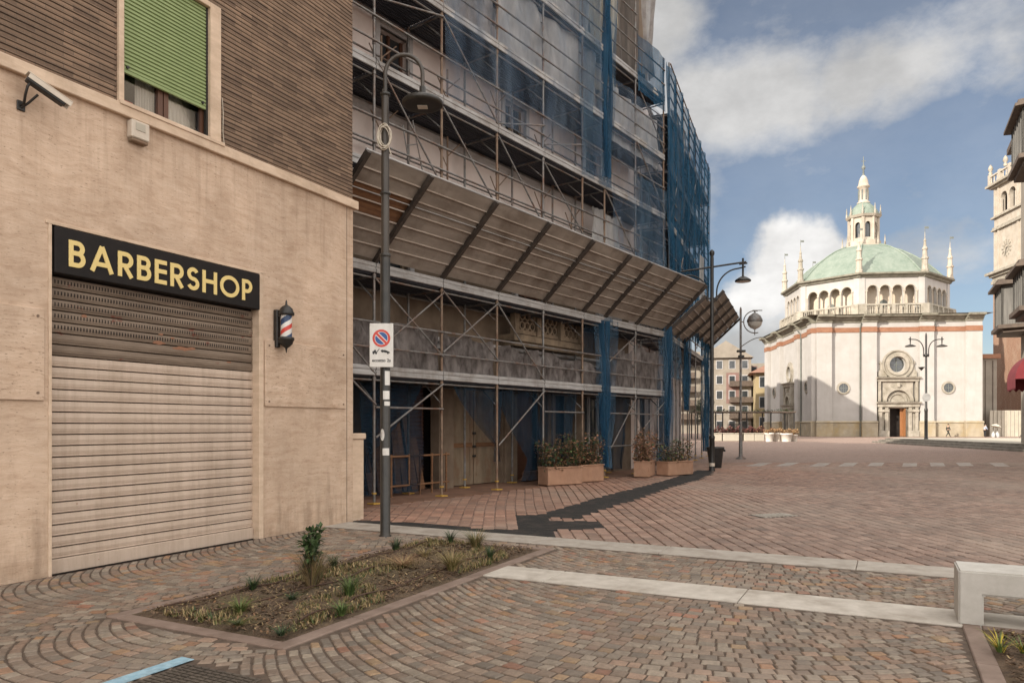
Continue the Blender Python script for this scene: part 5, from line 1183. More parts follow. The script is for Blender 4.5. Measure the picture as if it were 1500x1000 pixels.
# octagonal drum
OX, OY, OR = 11.05, 13.5, 11.2
def octp(r, k): a = -PI / 2 + PI / 8 + k * PI / 4; return Vector((OX + r * math.cos(a), OY + r * math.sin(a)))
Z0, Z1 = 16.4, 22.0
for k in range(8):
    a, b = octp(OR, k - 1), octp(OR, k); d = (b - a); Lf = d.length
    FO = F @ frame((a.x, a.y), (d.x, d.y))
    # loggia wall with four arches
    m0 = .95; sp_ = (Lf - 2 * m0) / 4; r_ = sp_ / 2 - .13; zsp = 20.25; H_ = []
    for j in range(4):
        cx = m0 + sp_ * (j + .5); H_.append((cx - r_, cx + r_, Z0 + .5, zsp + r_))
    mb = MB(FO); mb.wall(0, Lf, Z0, Z1, 0, .35, H_)
    for h in H_: mb.spandrel((h[0] + h[1]) / 2, r_, zsp, zsp + r_, 0, .35, 10)
    p = part('loggia_wall', mb, 'church_white', ch)
    mb = MB(FO)
    for j in range(4): mb.archband(m0 + sp_ * (j + .5), r_, r_ + .10, zsp, -.05, .0, 0, PI, 12)
    for j in range(5):
        x = m0 + sp_ * j; mb.tube([(x, -.04, Z0 + .5), (x, -.04, zsp - .18)], .10, 8); mb.bbox(x - .16, x + .16, -.14, .03, zsp - .2, zsp, .02)
    part('arcade_columns', mb, 'tower_stone', p)
    mb = MB(FO); mb.box(.5, Lf - .5, 1.45, 1.5, Z0, Z1); mb.box(.3, Lf - .3, .3, 1.45, 21.55, 21.6); part('gallery_back', mb, 'loggia_shade', p)
    for j in (1,):
        mb = MB(FO); mb.disc(m0 + sp_ * 1.7, 18.6, .55, 1.42, 18); part('gallery_oculus', mb, 'lead', p)
    for xa, xb in ((-.08, .75), (Lf - .75, Lf + .08)): mb = MB(FO); mb.bbox(xa, xb, -.12, 0, Z0 + 1.9, Z1, .02); part('corner_pier', mb, 'church_white', p)
    # balustrade
    mb = MB(FO); e = .75
    mb.bbox(-.32, Lf + .32, -e - .12, -e + .22, Z0 + 1.62, Z0 + 1.86, .02); mb.bbox(-.32, Lf + .32, -e - .1, -e + .2, Z0 + .30, Z0 + .52, .02)
    for x0, x1 in ((-.32, .75), (Lf - .75, Lf + .32), (Lf / 2 - .22, Lf / 2 + .22), (m0 + sp_ - .16, m0 + sp_ + .16), (m0 + 3 * sp_ - .16, m0 + 3 * sp_ + .16)): mb.bbox(x0, x1, -e - .15, -e + .2, Z0, Z0 + 1.62, .02)
    nb = 22
    for i in range(nb):
        x = .9 + (Lf - 1.8) * i / (nb - 1); mb.lathe((x, -e + .05, Z0 + .52), [(.07, 0), (.11, .25), (.11, .4), (.06, .75), (.10, 1.1)], 6)
    part('balustrade', mb, 'church_stone', p)
    mb = MB(FO); mb.profx([(.0, Z1), (-.25, Z1 + .05), (-.35, Z1 + .28), (-.72, Z1 + .40), (-.76, Z1 + .62), (.3, Z1 + .75)], -.30, Lf + .30); part('drum_cornice', mb, 'church_cornice', p)
# dome: eight ribs and curved webs
Zd = 22.62; prof = [(11.1, 0), (10.45, .55), (9.45, 1.65), (8.1, 2.95), (6.6, 4.05), (5.1, 4.95), (3.8, 5.5), (3.2, 5.72)]
mb = MB(F); P = []
for r, z in prof:
    for k in range(8): v = octp(r, k); P.append((v.x, v.y, Zd + z))
mb.add(P, [(i * 8 + k, i * 8 + (k + 1) % 8, (i + 1) * 8 + (k + 1) % 8, (i + 1) * 8 + k) for i in range(len(prof) - 1) for k in range(8)])
dm = part('dome', mb, 'copper', ch)
for k in range(8):
    mb = MB(F); mb.tube([(*octp(r + .02, k), Zd + z + .03) for r, z in prof], .13, 6); part('dome_rib', mb, 'copper', dm)
# lantern
def oct_prism(mb, r0, r1, z0, z1):
    a0 = [(*octp(r0, k), z0) for k in range(8)]; a1 = [(*octp(r1, k), z1) for k in range(8)]
    mb.add(a0 + a1, [(k, (k + 1) % 8, 8 + (k + 1) % 8, 8 + k) for k in range(8)] + [tuple(range(8))[::-1], tuple(range(8, 16))])
ZL = 28.35; lantern_from = set(bpy.data.objects)
mb = MB(F); oct_prism(mb, 3.3, 3.3, ZL - .1, ZL + .12); oct_prism(mb, 2.6, 2.6, ZL + .12, ZL + .9)
for k in range(8):
    a, b = octp(2.15, k - 1), octp(2.15, k); d = b - a; FO = F @ frame((a.x, a.y), (d.x, d.y)); L_ = d.length
    m2 = MB(FO); m2.wall(0, L_, ZL + .9, ZL + 4.2, 0, .25, [(L_ / 2 - .42, L_ / 2 + .42, ZL + 1.3, ZL + 3.5)]); m2.spandrel(L_ / 2, .42, ZL + 3.08, ZL + 3.5, 0, .25, 8); m2.bbox(-.18, .22, -.2, .1, ZL + .9, ZL + 4.2, .02)
    mb.v += m2.v; off = len(mb.v) - len(m2.v); mb.f += [[i + off for i in f] for f in m2.f]; mb.sm += m2.sm; mb.mi += m2.mi
oct_prism(mb, 2.5, 2.75, ZL + 4.2, ZL + 4.5)
ln = part('lantern', mb, 'tower_stone', ch)
mb = MB(F); oct_prism(mb, 1.7, 1.7, ZL + .9, ZL + 4.1); part('lantern_window', mb, 'glass', ln)
mb = MB(F); mb.lathe((OX, OY, ZL + 4.5), [(2.4, 0), (2.25, .5), (1.75, 1.2), (1.1, 1.75), (.85, 1.95)], 16); part('lantern_dome', mb, 'copper', ln)
mb = MB(F); mb.lathe((OX, OY, ZL + 6.4), [(1.0, 0), (1.0, .15), (.75, .25), (.72, 2.2), (.95, 2.3), (.95, 2.5), (.78, 2.6), (.70, 3.2), (.45, 3.75), (.2, 4.0)], 14)
p = part('upper_lantern', mb, 'tower_stone', ln)
mb = MB(F)
for k in range(8):
    a = k * PI / 4 + .2; x, y = OX + .72 * math.cos(a), OY + .72 * math.sin(a)
    mb.tube([(x, y, ZL + 6.9), (x, y, ZL + 8.3)], .13, 6)
part('slit_window', mb, 'lead', p)
mb = MB(F); mb.lathe((OX, OY, ZL + 10.3), [(.18, 0), (.12, .9), (.30, 1.1), (.30, 1.3), (.08, 1.6), (.05, 2.8)], 10); mb.box(OX - .35, OX + .35, OY - .03, OY + .03, ZL + 12.4, ZL + 12.48); mb.box(OX - .03, OX + .03, OY - .03, OY + .03, ZL + 12.4, ZL + 13.1); part('spire', mb, 'lead', p)
mb = MB(F)
def small_spike(mb, c, z, h): mb.lathe((c.x, c.y, z), [(.16, 0), (.16, h * .35), (.09, h * .4), (.11, h * .6), (.02, h)], 6)
for k in range(8): small_spike(mb, octp(2.5, k), ZL + 4.5, 1.5); small_spike(mb, octp(3.15, k), ZL + .12, 1.7)
part('lantern_finials', mb, 'church_stone', ln)
for o in set(bpy.data.objects) - lantern_from:
    for v in o.data.vertices: v.co.z = ZL + (v.co.z - ZL) * 1.075; v.co.x = OX + (v.co.x - OX) * .93; v.co.y = OY + (v.co.y - OY) * .93
# pinnacles on the drum corners
for k in range(8):
    c = octp(OR + .15, k); mb = MB(F); z = Z1 + .62
    mb.lathe((c.x, c.y, z), [(.50, 0), (.50, .35), (.40, .45), (.37, 1.7), (.48, 1.8), (.48, 2.0), (.32, 2.1), (.28, 3.0), (.38, 3.1), (.34, 3.3), (.21, 3.5), (.14, 4.2), (.19, 4.3), (.06, 4.7), (.03, 5.5)], 8, False, PI / 8)
    p = part('pinnacle', mb, 'tower_stone' if k % 2 else 'church_stone', ch)
    mb = MB(F); mb.tube([(c.x, c.y, z + 5.3), (c.x, c.y, z + 6.3)], .035, 5); mb.box(c.x, c.x + .5, c.y - .02, c.y + .02, z + 5.95, z + 6.22); part('weather_vane', mb, 'lead', p)
# low annex right of the church
ax = thing('church_annex', 'low beige annex joining the church and the bell tower', 'building', MK @ Matrix.Translation((CW + 1.3, 6, 0)))
mb = MB(F); mb.prism([(CW, 6), (CW + 5.2, 6), (CW + 5.2, 18), (CW, 18)], 0, 10.9); part('wall', mb, 'beige_plaster', ax)
mb = MB(F); mb.box(CW, CW + 5.5, 5.6, 18.3, 10.9, 11.5); part('eaves', mb, 'terracotta', ax)
mb = MB(F)
for x in (3.6, 4.6): mb.box(CW + x, CW + x + .10, 5.94, 6, .3, 10.6)
part('downpipe', mb, 'brown_timber', ax)
# ------------------------------------------------------------------ bell tower
MTW = frame((77.6, 112), (.995, -.1)); TW = 8.2
tw = thing('bell_tower', 'tall brick and stone bell tower with clock at the right edge behind the church', 'tower', MTW)
FL = MTW @ Matrix.Translation((0, TW, 0)) @ Matrix.Rotation(-PI / 2, 4, 'Z')
mb = MB(MTW); mb.prism([(0, 0), (TW, 0), (TW, TW), (0, TW)], 0, 24.4); part('brick_shaft', mb, 'tower_brick', tw)
def ring(mb, z0, z1, d): mb.box(-d, TW + d, -d, TW + d, z0, z1)
mb = MB(MTW); ring(mb, 24.4, 24.9, .25); ring(mb, 24.9, 25.5, .1); ring(mb, 25.5, 25.9, .45); ring(mb, 25.9, 26.3, .9); part('main_cornice', mb, 'church_stone', tw)
mb = MB(MTW); ring(mb, 33.0, 33.25, .25); ring(mb, 33.25, 33.6, .1); ring(mb, 35.0, 35.3, .3); part('belfry_cornice', mb, 'church_stone', tw)
mb = MB(MTW); ring(mb, 39.9, 40.2, .4); ring(mb, 40.2, 40.55, .85); part('upper_cornice', mb, 'church_stone', tw)
mb = MB(MTW); ring(mb, 26.3, 33.0, -.15); ring(mb, 33.6, 35.0, -.1)
for (FF) in (MTW, FL):
    m2 = MB(FF); m2.wall(.2, TW - .2, 35.3, 39.9, .15, .6, [(2.1, 3.9, 35.6, 38.7), (4.4, 6.2, 35.6, 38.7)])
    for cx in (3.0, 5.3): m2.spandrel(cx, .9, 37.8, 38.7, .15, .75, 12); m2.archband(cx, .9, 1.08, 37.8, .05, .16)
    for x in (0.15, 1.2, 6.6, 7.6): m2.bbox(x, x + .45, -.02, .3, 26.3, 33.0, .02); m2.bbox(x, x + .45, -.02, .3, 35.3, 39.9, .02)
    for x in (2.05, 4.0, 6.05): m2.bbox(x, x + .3, .0, .3, 35.3, 37.8, .02)
    off = len(mb.v); mb.v += m2.v; mb.f += [[i + off for i in f] for f in m2.f]; mb.sm += m2.sm; mb.mi += m2.mi
mb.box(.9, TW - .9, TW - .3, TW - .15, 35.3, 39.9); mb.box(TW - .3, TW - .15, .9, TW - .9, 35.3, 39.9)
ts = part('stone_stages', mb, 'tower_stone', tw)
mb = MB(MTW); mb.box(1.2, TW - 1.2, 1.2, TW - 1.2, 35.3, 39.9); part('belfry_interior', mb, 'dark_void', tw)
mb = MB(MTW)
for q_ in range(2):
    FF = (MTW, FL)[q_]
    m2 = MB(FF)
    for i in range(10):
        x = .2 + i * .85
        m2.lathe((x, -.35, 40.55), [(.09, 0), (.14, .4), (.08, .9), (.13, 1.3)], 6)
    m2.bbox(-.55, TW + .5, -.55, -.15, 41.8, 42.05, .02)
    for x in (-.5, 2.4, 5.2, TW - .1): m2.bbox(x, x + .6, -.6, -.1, 40.55, 42.3, .02)
    off = len(mb.v); mb.v += m2.v; mb.f += [[i + off for i in f] for f in m2.f]; mb.sm += m2.sm; mb.mi += m2.mi
part('balustrade', mb, 'tower_stone', tw)
mb = MB(MTW)
for (x, y) in ((-.3, -.3), (TW + .2, -.3), (-.3, TW + .2), (-.3, TW / 2)): mb.lathe((x, y, 42.3), [(.25, 0), (.32, .3), (.15, .5), (.4, .9), (.3, 1.3), (.05, 1.7)], 8)
part('urns', mb, 'church_stone', tw)
mb = MB(MTW); cx = TW / 2; ring0 = [(cx + 2.6 * math.cos(a), cx + 2.6 * math.sin(a)) for a in [PI / 8 + k * PI / 4 for k in range(8)]]
mb.prism(ring0, 40.5, 47.5); mb.prism([(cx + (x - cx) * 1.15, cx + (y - cx) * 1.15) for x, y in ring0], 47.5, 48.1); part('top_stage', mb, 'tower_stone', tw)
mb = MB(MTW); mb.lathe((cx, cx, 48.1), [(2.8, 0), (2.2, 1.5), (1.0, 3.0), (.3, 3.8), (.1, 6)], 8, False); part('cap', mb, 'lead', tw)
mb = MB(FL)
for k in range(12):
    a = k * PI / 6; mb.ext([(3.6 + r * math.cos(a + d), 29.6 + r * math.sin(a + d)) for r, d in ((.85, -.10), (1.35, -.08), (1.35, .08), (.85, .10))], .06, .14)
mb.archband(3.6, .55, .75, 29.6, .06, .14, 0, 2 * PI, 24)
ck = part('clock', mb, 'church_stone', tw)
mb = MB(FL)
for a, l in ((-PI / 2 - .15, 1.2), (.1, .75)): mb.ext([(3.6 + .07 * math.sin(a), 29.6 - .07 * math.cos(a)), (3.6 + l * math.cos(a), 29.6 + l * math.sin(a)), (3.6 - .07 * math.sin(a), 29.6 + .07 * math.cos(a))], .02, .06)
part('clock_hands', mb, 'black', ck)
# railing and panel fence at the tower foot
mb = MB(); mb.box(66.0, 70.4, 101.9, 102.0, 0, 3.6)
for i in range(9): mb.box(66.0 + i * .54, 66.1 + i * .54, 101.78, 101.9, 0, 3.6)
solo('panel_fence', mb, 'platform', 'pale panelled fence at the foot of the bell tower', 'fence', Matrix.Translation((68.2, 102, 0)))
# ------------------------------------------------------------------ right-hand building with enclosed bays
MR = frame((31.9, 46), (-.455, -.89))
rb = thing('balcony_building', 'ochre building at the right edge with grey enclosed bay balconies', 'building', MR)
mb = MB(MR); mb.prism([(-.9, 0), (34, 0), (34, 12), (-.9, 12)], 0, 19); part('wall', mb, 'beige_plaster', rb)
def bayw(x0, x1, z0, z1, d=1.35, lab=None):
    c = .75; poly = [(x0, .05), (x0 + c * .6, -d), (x1 - c * .6, -d), (x1, .05)]
    mb = MB(MR); mb.prism(poly, z0 + .45, z1 - .35); b = part('bay_balcony', mb, 'grey_timber', rb)
    def off(e): return [(x0 - e, .05), (x0 + c * .6 - e, -d - e), (x1 - c * .6 + e, -d - e), (x1 + e, .05)]
    mb = MB(MR); mb.prism(off(.38), z1 - .35, z1 - .2); mb.prism(off(.24), z1 - .2, z1); part('bay_roof', mb, 'brown_timber', b)
    mb = MB(MR); mb.prism(off(.22), z0 + .22, z0 + .45); mb.prism(off(-.05), z0, z0 + .22); part('bay_floor', mb, 'brown_timber', b)
    mb = MB(MR)
    P = poly
    for i in range(3):
        (xa, ya), (xb, yb) = P[i], P[i + 1]; n = max(2, int(math.hypot(xb - xa, yb - ya) / .55))
        for k in range(n + 1):
            x = xa + (xb - xa) * k / n; y = ya + (yb - ya) * k / n; mb.box(x - .05, x + .05, y - .05, y + .05, z0 + .45, z1 - .35)
    part('bay_mullions', mb, 'brown_timber' if lab else 'grey_timber', b)
bayw(-1.45, 2.6, 7.2, 10.4); bayw(6.5, 10.6, 7.2, 10.0); bayw(5.9, 10.4, 15.0, 18.2)
mb = MB(MR); mb.box(-1.4, 34, -.7, 12.3, 18.95, 19.3); part('eaves', mb, 'brown_timber', rb)
aw = thing('awning', 'maroon dome-shaped canvas awning on the ochre building at the right edge', 'awning', MR @ Matrix.Translation((7, 0, 3.4)))
mb = MB(MR); n = 12; P = []; x0, x1 = 5.0, 8.2
for j in range(n + 1):
    a = PI / 2 * j / n; P += [(x0, -1.45 * math.sin(a), 4.05 + 1.5 * math.cos(a)), (x1, -1.45 * math.sin(a), 4.05 + 1.5 * math.cos(a))]
mb.add(P, [(2 * j, 2 * j + 1, 2 * j + 3, 2 * j + 2) for j in range(n)], True)
for x in (x0, x1): mb.add([(x, 0, 4.05)] + [(x, -1.45 * math.sin(PI / 2 * j / n), 4.05 + 1.5 * math.cos(PI / 2 * j / n)) for j in range(n + 1)], [(0, j + 1, j + 2) for j in range(n)])
part('canopy', mb, 'maroon', aw)
mb = MB(MR)
for i in range(12):
    xa, xb = x0 + (x1 - x0) * i / 12, x0 + (x1 - x0) * (i + 1) / 12; xm = (xa + xb) / 2
    mb.quad((xa, -1.45, 4.05), (xb, -1.45, 4.05), (xb, -1.45, 3.62), (xm, -1.45, 3.45), (xa, -1.45, 3.62))
for i in range(5):
    ya, yb = -1.45 * i / 5, -1.45 * (i + 1) / 5; ym = (ya + yb) / 2
    mb.quad((x0, ya, 4.05), (x0, yb, 4.05), (x0, yb, 3.62), (x0, ym, 3.45), (x0, ya, 3.62))
part('valance', mb, 'maroon', aw)
# ------------------------------------------------------------------ houses seen through the gap on the left of the church
def house(name, label, F, w, d, h, mat, roof, floors, cols, win_m='cornice', eave=.5, over=0):
    t = thing(name, label, 'building', F)
    mb = MB(F); mb.prism([(0, 0), (w, 0), (w, d), (0, d)], 0, h); part('wall', mb, mat, t)
    if roof:
        mb = MB(F); e = eave; mb.add([(-e, -e, h), (w + e, -e, h), (w + e, d + e, h), (-e, d + e, h), (w * .3, d / 2, h + roof), (w * .7, d / 2, h + roof)], [(0, 1, 5, 4), (2, 3, 4, 5), (1, 2, 5), (3, 0, 4), (3, 2, 1, 0)])
        part('roof', mb, 'roof_tile', t)
    fh = h / floors
    for i in range(floors):
        for k in range(cols):
            x = w * (k + .5) / cols; z = i * fh + fh * .3
            mb = MB(F); mb.box(x - .62, x + .62, -.06, .02, z - .1, z + fh * .52 + .1); wn = part('window', mb, win_m, t)
            mb = MB(F); mb.box(x - .5, x + .5, -.065, .0, z, z + fh * .5); part('pane', mb, 'glass', wn)
    return t
FA = frame((35.8, 140), (.9, -.2))
house('apartment_house', 'beige gabled apartment house with a reddish brick panel seen past the scaffolding', FA, 9.2, 12, 14.2, 'beige_plaster', 0, 5, 4)
mb = MB(FA); t = [o for o in bpy.data.objects if o.name.startswith('apartment_house')][0]
mb.prism([(-9, .5), (-.05, .5), (-.05, 11), (-9, 11)], 0, 15.5); part('stair_block', mb, 'beige_plaster', t)
for i in range(5):
    mb = MB(FA); z = 2.6 + i * 2.6; mb.box(-8.5, -.8, -1.2, .5, z, z + .18); mb.box(-8.5, -.8, -1.2, -1.12, z + .18, z + 1.1); part('balcony', mb, 'brown_timber', t)
mb = MB(FA); mb.add([(-.4, -.6, 14.2), (9.6, -.6, 14.2), (9.6, 12, 14.2), (-.4, 12, 14.2), (4.6, -.6, 17.4), (4.6, 12, 17.4)], [(0, 1, 4), (2, 3, 5), (1, 2, 5, 4), (3, 0, 4, 5)]); part('gable', mb, 'beige_plaster', t)
mb = MB(FA); mb.box(4.7, 7.0, -.03, 0, 5.6, 11.4); part('brick_panel', mb, 'pink_brick', t)
for i in range(3):
    mb = MB(FA); z = 2.8 + i * 3.0; mb.box(5.2, 9.4, -1.1, 0, z, z + .15); mb.box(5.2, 9.4, -1.1, -1.04, z + .15, z + 1.0); part('balcony', mb, 'brown_timber', t)
house('yellow_house', 'yellow plastered house with a red tiled roof directly left of the church', frame((43.3, 131), (.95, -.25)), 12, 12, 10.8, 'yellow_plaster', 2.6, 3, 5, eave=1.1)
house('corner_house', 'grey-beige house with a flat top between the brick apartment house and the yellow house', frame((44.5, 150), (.95, -.25)), 9, 10, 14.0, 'beige_plaster', 0, 4, 3, 'pink_brick')
# unseen block, placed and sized to throw the slanting shadow on the church
MH = frame((18.0, 110), (-.1, -.995))
hb = thing('unseen_side_block', 'unseen tall plastered block behind the scaffolding, added to shade the church', 'building', MH)
mb = MB(MH); mb.prism([(0, 0), (39, 0), (39, -14), (0, -14)][::-1], 0, 23.2); part('wall', mb, 'beige_plaster', hb)
# ------------------------------------------------------------------ other street lamps
def shade(mb, x, y, z, r): mb.lathe((x, y, z), [(r * .45, 0), (r * .93, -.005), (r, .012), (r, .04), (r * .85, .08), (r * .5, .14), (r * .2, .18), (.035, .2), (.035, .32), (0, .33)], 26)
M2 = loc_rot(6.89, 25.4)
l2 = thing('street_lamp', 'black street lamp with a long slanting cross arm beside the waste bin', 'street lamp', M2, 'street lamps')
mb = MB(M2); mb.lathe((0, 0, 0), [(.11, 0), (.11, .04), (.095, .08), (.09, 1.1), (.10, 1.12), (.10, 1.2), (.065, 1.25), (.06, 7.35), (.05, 7.4), (.085, 7.47), (.085, 7.55), (.03, 7.62), (0, 7.64)], 16); part('pole', mb, 'iron_black', l2)
mb = MB(M2); mb.tube([(-1.05, .15, 6.9), (1.12, -.18, 7.17)], .032, 8); part('cross_arm', mb, 'iron_black', l2)
for sgn in (-1, 1):
    mb = MB(M2); P = []
    for k in range(13):
        a = PI / 2 * k / 12; P.append((sgn * (.16 + .72 * (1 - math.cos(a))), -sgn * .05 * k / 12, 6.15 + .72 * math.sin(a) + (.1 if sgn > 0 else -.12) * k / 12))
    P = [(sgn * .16, 0, 5.85)] + P + ([(1.12, -.12, 7.02)] if sgn > 0 else [])
    mb.tube(P, .026, 8); mb.tube([(0, 0, 5.95), (sgn * .2, 0, 5.95)], .03, 8); part('bracket', mb, 'iron_black', l2)
mb = MB(M2); mb.tube([(1.02, -.15, 6.80), (1.02, -.15, 7.3)], .035, 8); mb.tube([(.9, -.14, 7.10), (1.16, -.17, 7.13)], .03, 8); part('hanger', mb, 'iron_black', l2)
mb = MB(M2); shade(mb, 1.02, -.15, 6.50, .27); hd = part('lamp_shade', mb, 'lamp_paint', l2)
mb = MB(M2); mb.lathe((1.02, -.15, 6.49), [(0, -.01), (.18, -.01), (.24, .003)], 22); part('reflector', mb, 'opal', hd)
mb = MB(M2); mb.lathe((0, 0, .18), [(.097, 0), (.097, .11)], 16); part('foot_band', mb, 'off_white_plastic', l2)

M3 = loc_rot(10.72, 34.56)
l3 = thing('street_lamp', 'slender grey street lamp with a hanging globe inside a ring bracket', 'street lamp', M3, 'street lamps')
mb = MB(M3); mb.lathe((0, 0, 0), [(.24, 0), (.24, .04), (.10, .12), (.085, .2), (.075, 1.5), (.055, 1.55), (.05, 7.0), (.03, 7.1), (0, 7.12)], 14); part('pole', mb, 'galv', l3)
mb = MB(M3); cx, cz, r = .66, 6.42, .52
mb.tube([(cx + r * math.cos(a), 0, cz + r * math.sin(a)) for a in [PI * .42 + k * (PI * 1.18) / 24 for k in range(25)]], .025, 8)
mb.tube([(0, 0, 6.42), (cx - r, 0, 6.42)], .025, 8); mb.tube([(cx - .1, 0, cz + r + .02), (cx + .35, 0, cz + r + .02)], .022, 6)
mb.tube([(0.02, 0, 5.25)] + [(.05 + 1.15 * t, 0, 5.28 + .42 * math.sin(PI * t * .62)) for t in [k / 10 for k in range(11)]], .022, 6); part('ring_bracket', mb, 'galv', l3)
mb = MB(M3); mb.tube([(cx, 0, cz - .62), (cx, 0, cz - .34)], .02, 6); mb.lathe((cx, 0, cz + .10), [(.34, -.12), (.36, -.06), (.34, .02), (.26, .18), (.12, .29), (.04, .33), (.04, .42)], 22); part('lamp_hood', mb, 'galv', l3)
mb = MB(M3); mb.lathe((cx, 0, cz - .02), [(.335, 0), (.30, -.14), (.2, -.25), (.08, -.31), (.03, -.34)], 22); part('globe', mb, 'opal', l3)
mb = MB(M3); mb.bbox(-.16, .2, -.12, .12, 5.0, 5.1, .01); mb.bbox(-.1, .14, -.1, .1, 4.72, 4.86, .01); part('junction_box', mb, 'lamp_paint', l3)

M4 = loc_rot(33.25, 59.2, .45)
l4 = thing('street_lamp', 'tall double-arm street lamp standing on the stepped platform before the church', 'street lamp', M4, 'street lamps')
mb = MB(M4); mb.lathe((0, 0, 0), [(.16, 0), (.16, .05), (.13, .1), (.12, 2.2), (.135, 2.25), (.135, 2.4), (.09, 2.5), (.075, 8.3), (.04, 8.5), (0, 8.55)], 14); part('pole', mb, 'iron_black', l4)
mb = MB(M4); mb.lathe((0, 0, 6.6), [(.10, 0), (.15, .04), (.15, .2), (.10, .24)], 14); mb.tube([(-.24, 0, 6.75), (.24, 0, 6.75)], .05, 8); part('collar', mb, 'iron_black', l4)
for sgn in (-1, 1):
    mb = MB(M4); P = [(sgn * .2, 0, 6.6), (sgn * .2, 0, 7.1)] + [(sgn * (.2 + .75 * (1 - math.cos(PI / 2 * k / 10))), 0, 7.1 + .9 * math.sin(PI / 2 * k / 10)) for k in range(1, 11)] + [(sgn * 1.4, 0, 8.02)]
    mb.tube(P, .04, 8); mb.tube([(sgn * 1.27, 0, 7.75), (sgn * 1.27, 0, 8.2)], .05, 8); arm = part('arm', mb, 'iron_black', l4)
    mb = MB(M4); shade(mb, sgn * 1.27, 0, 7.42, .40); part('lamp_shade', mb, 'lamp_paint', arm)
mb = MB(M4); mb.lathe((-.38, 0, 5.5), [(.02, 0), (.22, .24), (.24, .28), (.05, .3)], 12); mb.tube([(0, 0, 5.75), (-.38, 0, 5.75)], .02, 6); part('spotlight', mb, 'iron_black', l4)
sgx = thing('round_sign', 'small round grey sign fixed halfway up the double-arm lamp', 'sign', loc_rot(33.25, 59.05, 3.5))
mb = MB(loc_rot(33.25, 59.05, 3.5)); mb.tube([(-.05, 0, .3), (-.05, .03, .3)], .34, 24); part('disc', mb, 'plank_galv', sgx)
mb = MB(loc_rot(33.25, 59.05, 3.5)); mb.bbox(-.1, .1, .03, .12, .2, .4, .01); part('clamp', mb, 'galv', sgx)
# ------------------------------------------------------------------ foliage helpers
def leaf(mb, p, d, l, w, up=Vector((0, 0, 1))):
    d = d.normalized(); s = d.cross(up); s = s.normalized() if s.length > 1e-3 else Vector((1, 0, 0)); n = s.cross(d)
    mb.quad(p, p + d * l * .5 + s * w + n * l * .08, p + d * l, p + d * l * .5 - s * w + n * l * .08)
def rvec(q): return Vector((q.gauss(0, 1), q.gauss(0, 1), q.gauss(0, 1))).normalized()
def shrub_leaves(q, mb, M, cx, cy, L_, Wd, z0, h, n, mats, size=.075, thin=.42):
    for _ in range(n):
        x = q.uniform(-L_ / 2, L_ / 2); y = q.uniform(-Wd / 2, Wd / 2); t = q.random(); top = h * (.72 + .28 * math.sin(x * 7 + cx * 3) * math.cos(x * 3.1 + cy)); z = z0 + top * t
        p = Vector((cx + x * (1 + .25 * t), cy + y * (1 + .35 * t), z)); mb.cur = q.choices(range(len(mats)), [m[1] for m in mats])[0]
        leaf(mb, p, rvec(q) + Vector((0, 0, .15)), size * q.uniform(.6, 1.3), size * thin * q.uniform(.7, 1.3))
def planter(name, label, M, L_, Wd, h, plant, plabel, ph, mats, n, seed, mat='terracotta_pot', size=.072, group='long planters before the scaffolding'):
    t = thing(name, label, 'planter', M, group)
    mb = MB(M)
    mb.bbox(-L_ / 2, L_ / 2, -Wd / 2, -Wd / 2 + .035, .03, h, .008); mb.bbox(-L_ / 2, L_ / 2, Wd / 2 - .035, Wd / 2, .03, h, .008); mb.bbox(-L_ / 2, -L_ / 2 + .035, -Wd / 2 + .036, Wd / 2 - .036, .03, h, .008); mb.bbox(L_ / 2 - .035, L_ / 2, -Wd / 2 + .036, Wd / 2 - .036, .03, h, .008)
    mb.box(-L_ / 2 + .02, L_ / 2 - .02, -Wd / 2 + .02, Wd / 2 - .02, .02, .06)
    part('trough', mb, mat, t)
    mb = MB(M); e = .02
    for (x0, x1, y0, y1) in ((-L_ / 2 - e, L_ / 2 + e, -Wd / 2 - e, -Wd / 2 + .05), (-L_ / 2 - e, L_ / 2 + e, Wd / 2 - .05, Wd / 2 + e), (-L_ / 2 - e, -L_ / 2 + .05, -Wd / 2 + .05, Wd / 2 - .05), (L_ / 2 - .05, L_ / 2 + e, -Wd / 2 + .05, Wd / 2 - .05)): mb.bbox(x0, x1, y0, y1, h, h + .035, .008)
    part('rim', mb, mat, t)
    mb = MB(M); mb.box(-L_ / 2 + .036, L_ / 2 - .036, -Wd / 2 + .036, Wd / 2 - .036, h - .09, h - .04); part('soil', mb, 'soil', t)
    q = random.Random(seed); Mp = M @ Matrix.Translation((0, 0, h - .05))
    pt = thing(plant, plabel, 'shrub', Mp, 'shrubs in planters')
    mb = MB(Mp)
    for _ in range(int(46 * L_)):
        x, y = q.uniform(-L_ / 2 + .08, L_ / 2 - .08), q.uniform(-Wd / 2 + .08, Wd / 2 - .08); P = [Vector((x, y, 0))]; dx, dy = q.gauss(0, .10), q.gauss(0, .10); hh = ph * q.uniform(.55, 1.02)
        for k in range(1, 5): P.append(Vector((x + dx * k / 4 * k / 2 + q.gauss(0, .02), y + dy * k / 4 * k / 2 + q.gauss(0, .02), hh * k / 4)))
        mb.tube(P, [.006, .005, .004, .003, .002], 4, False)
    part('stems', mb, 'stem', pt)
    mb = MB(Mp); shrub_leaves(q, mb, Mp, 0, 0, L_ * .98, Wd * 1.05, .0, ph, int(n * 1.0), mats, size); part('leaves', mb, [m[0] for m in mats], pt)
planter('planter', 'long terracotta planter with a dark bushy shrub, leftmost before the scaffolding', loc_rot(1.27, 19.38, .02, math.radians(33)), 1.12, .45, .46, 'shrub', 'dark green and brown shrub in the leftmost long planter', 1.0, [('leaf_dark', 4), ('leaf_green', 2), ('leaf_dry', 5), ('leaf_bright', .5)], 1700, 1)
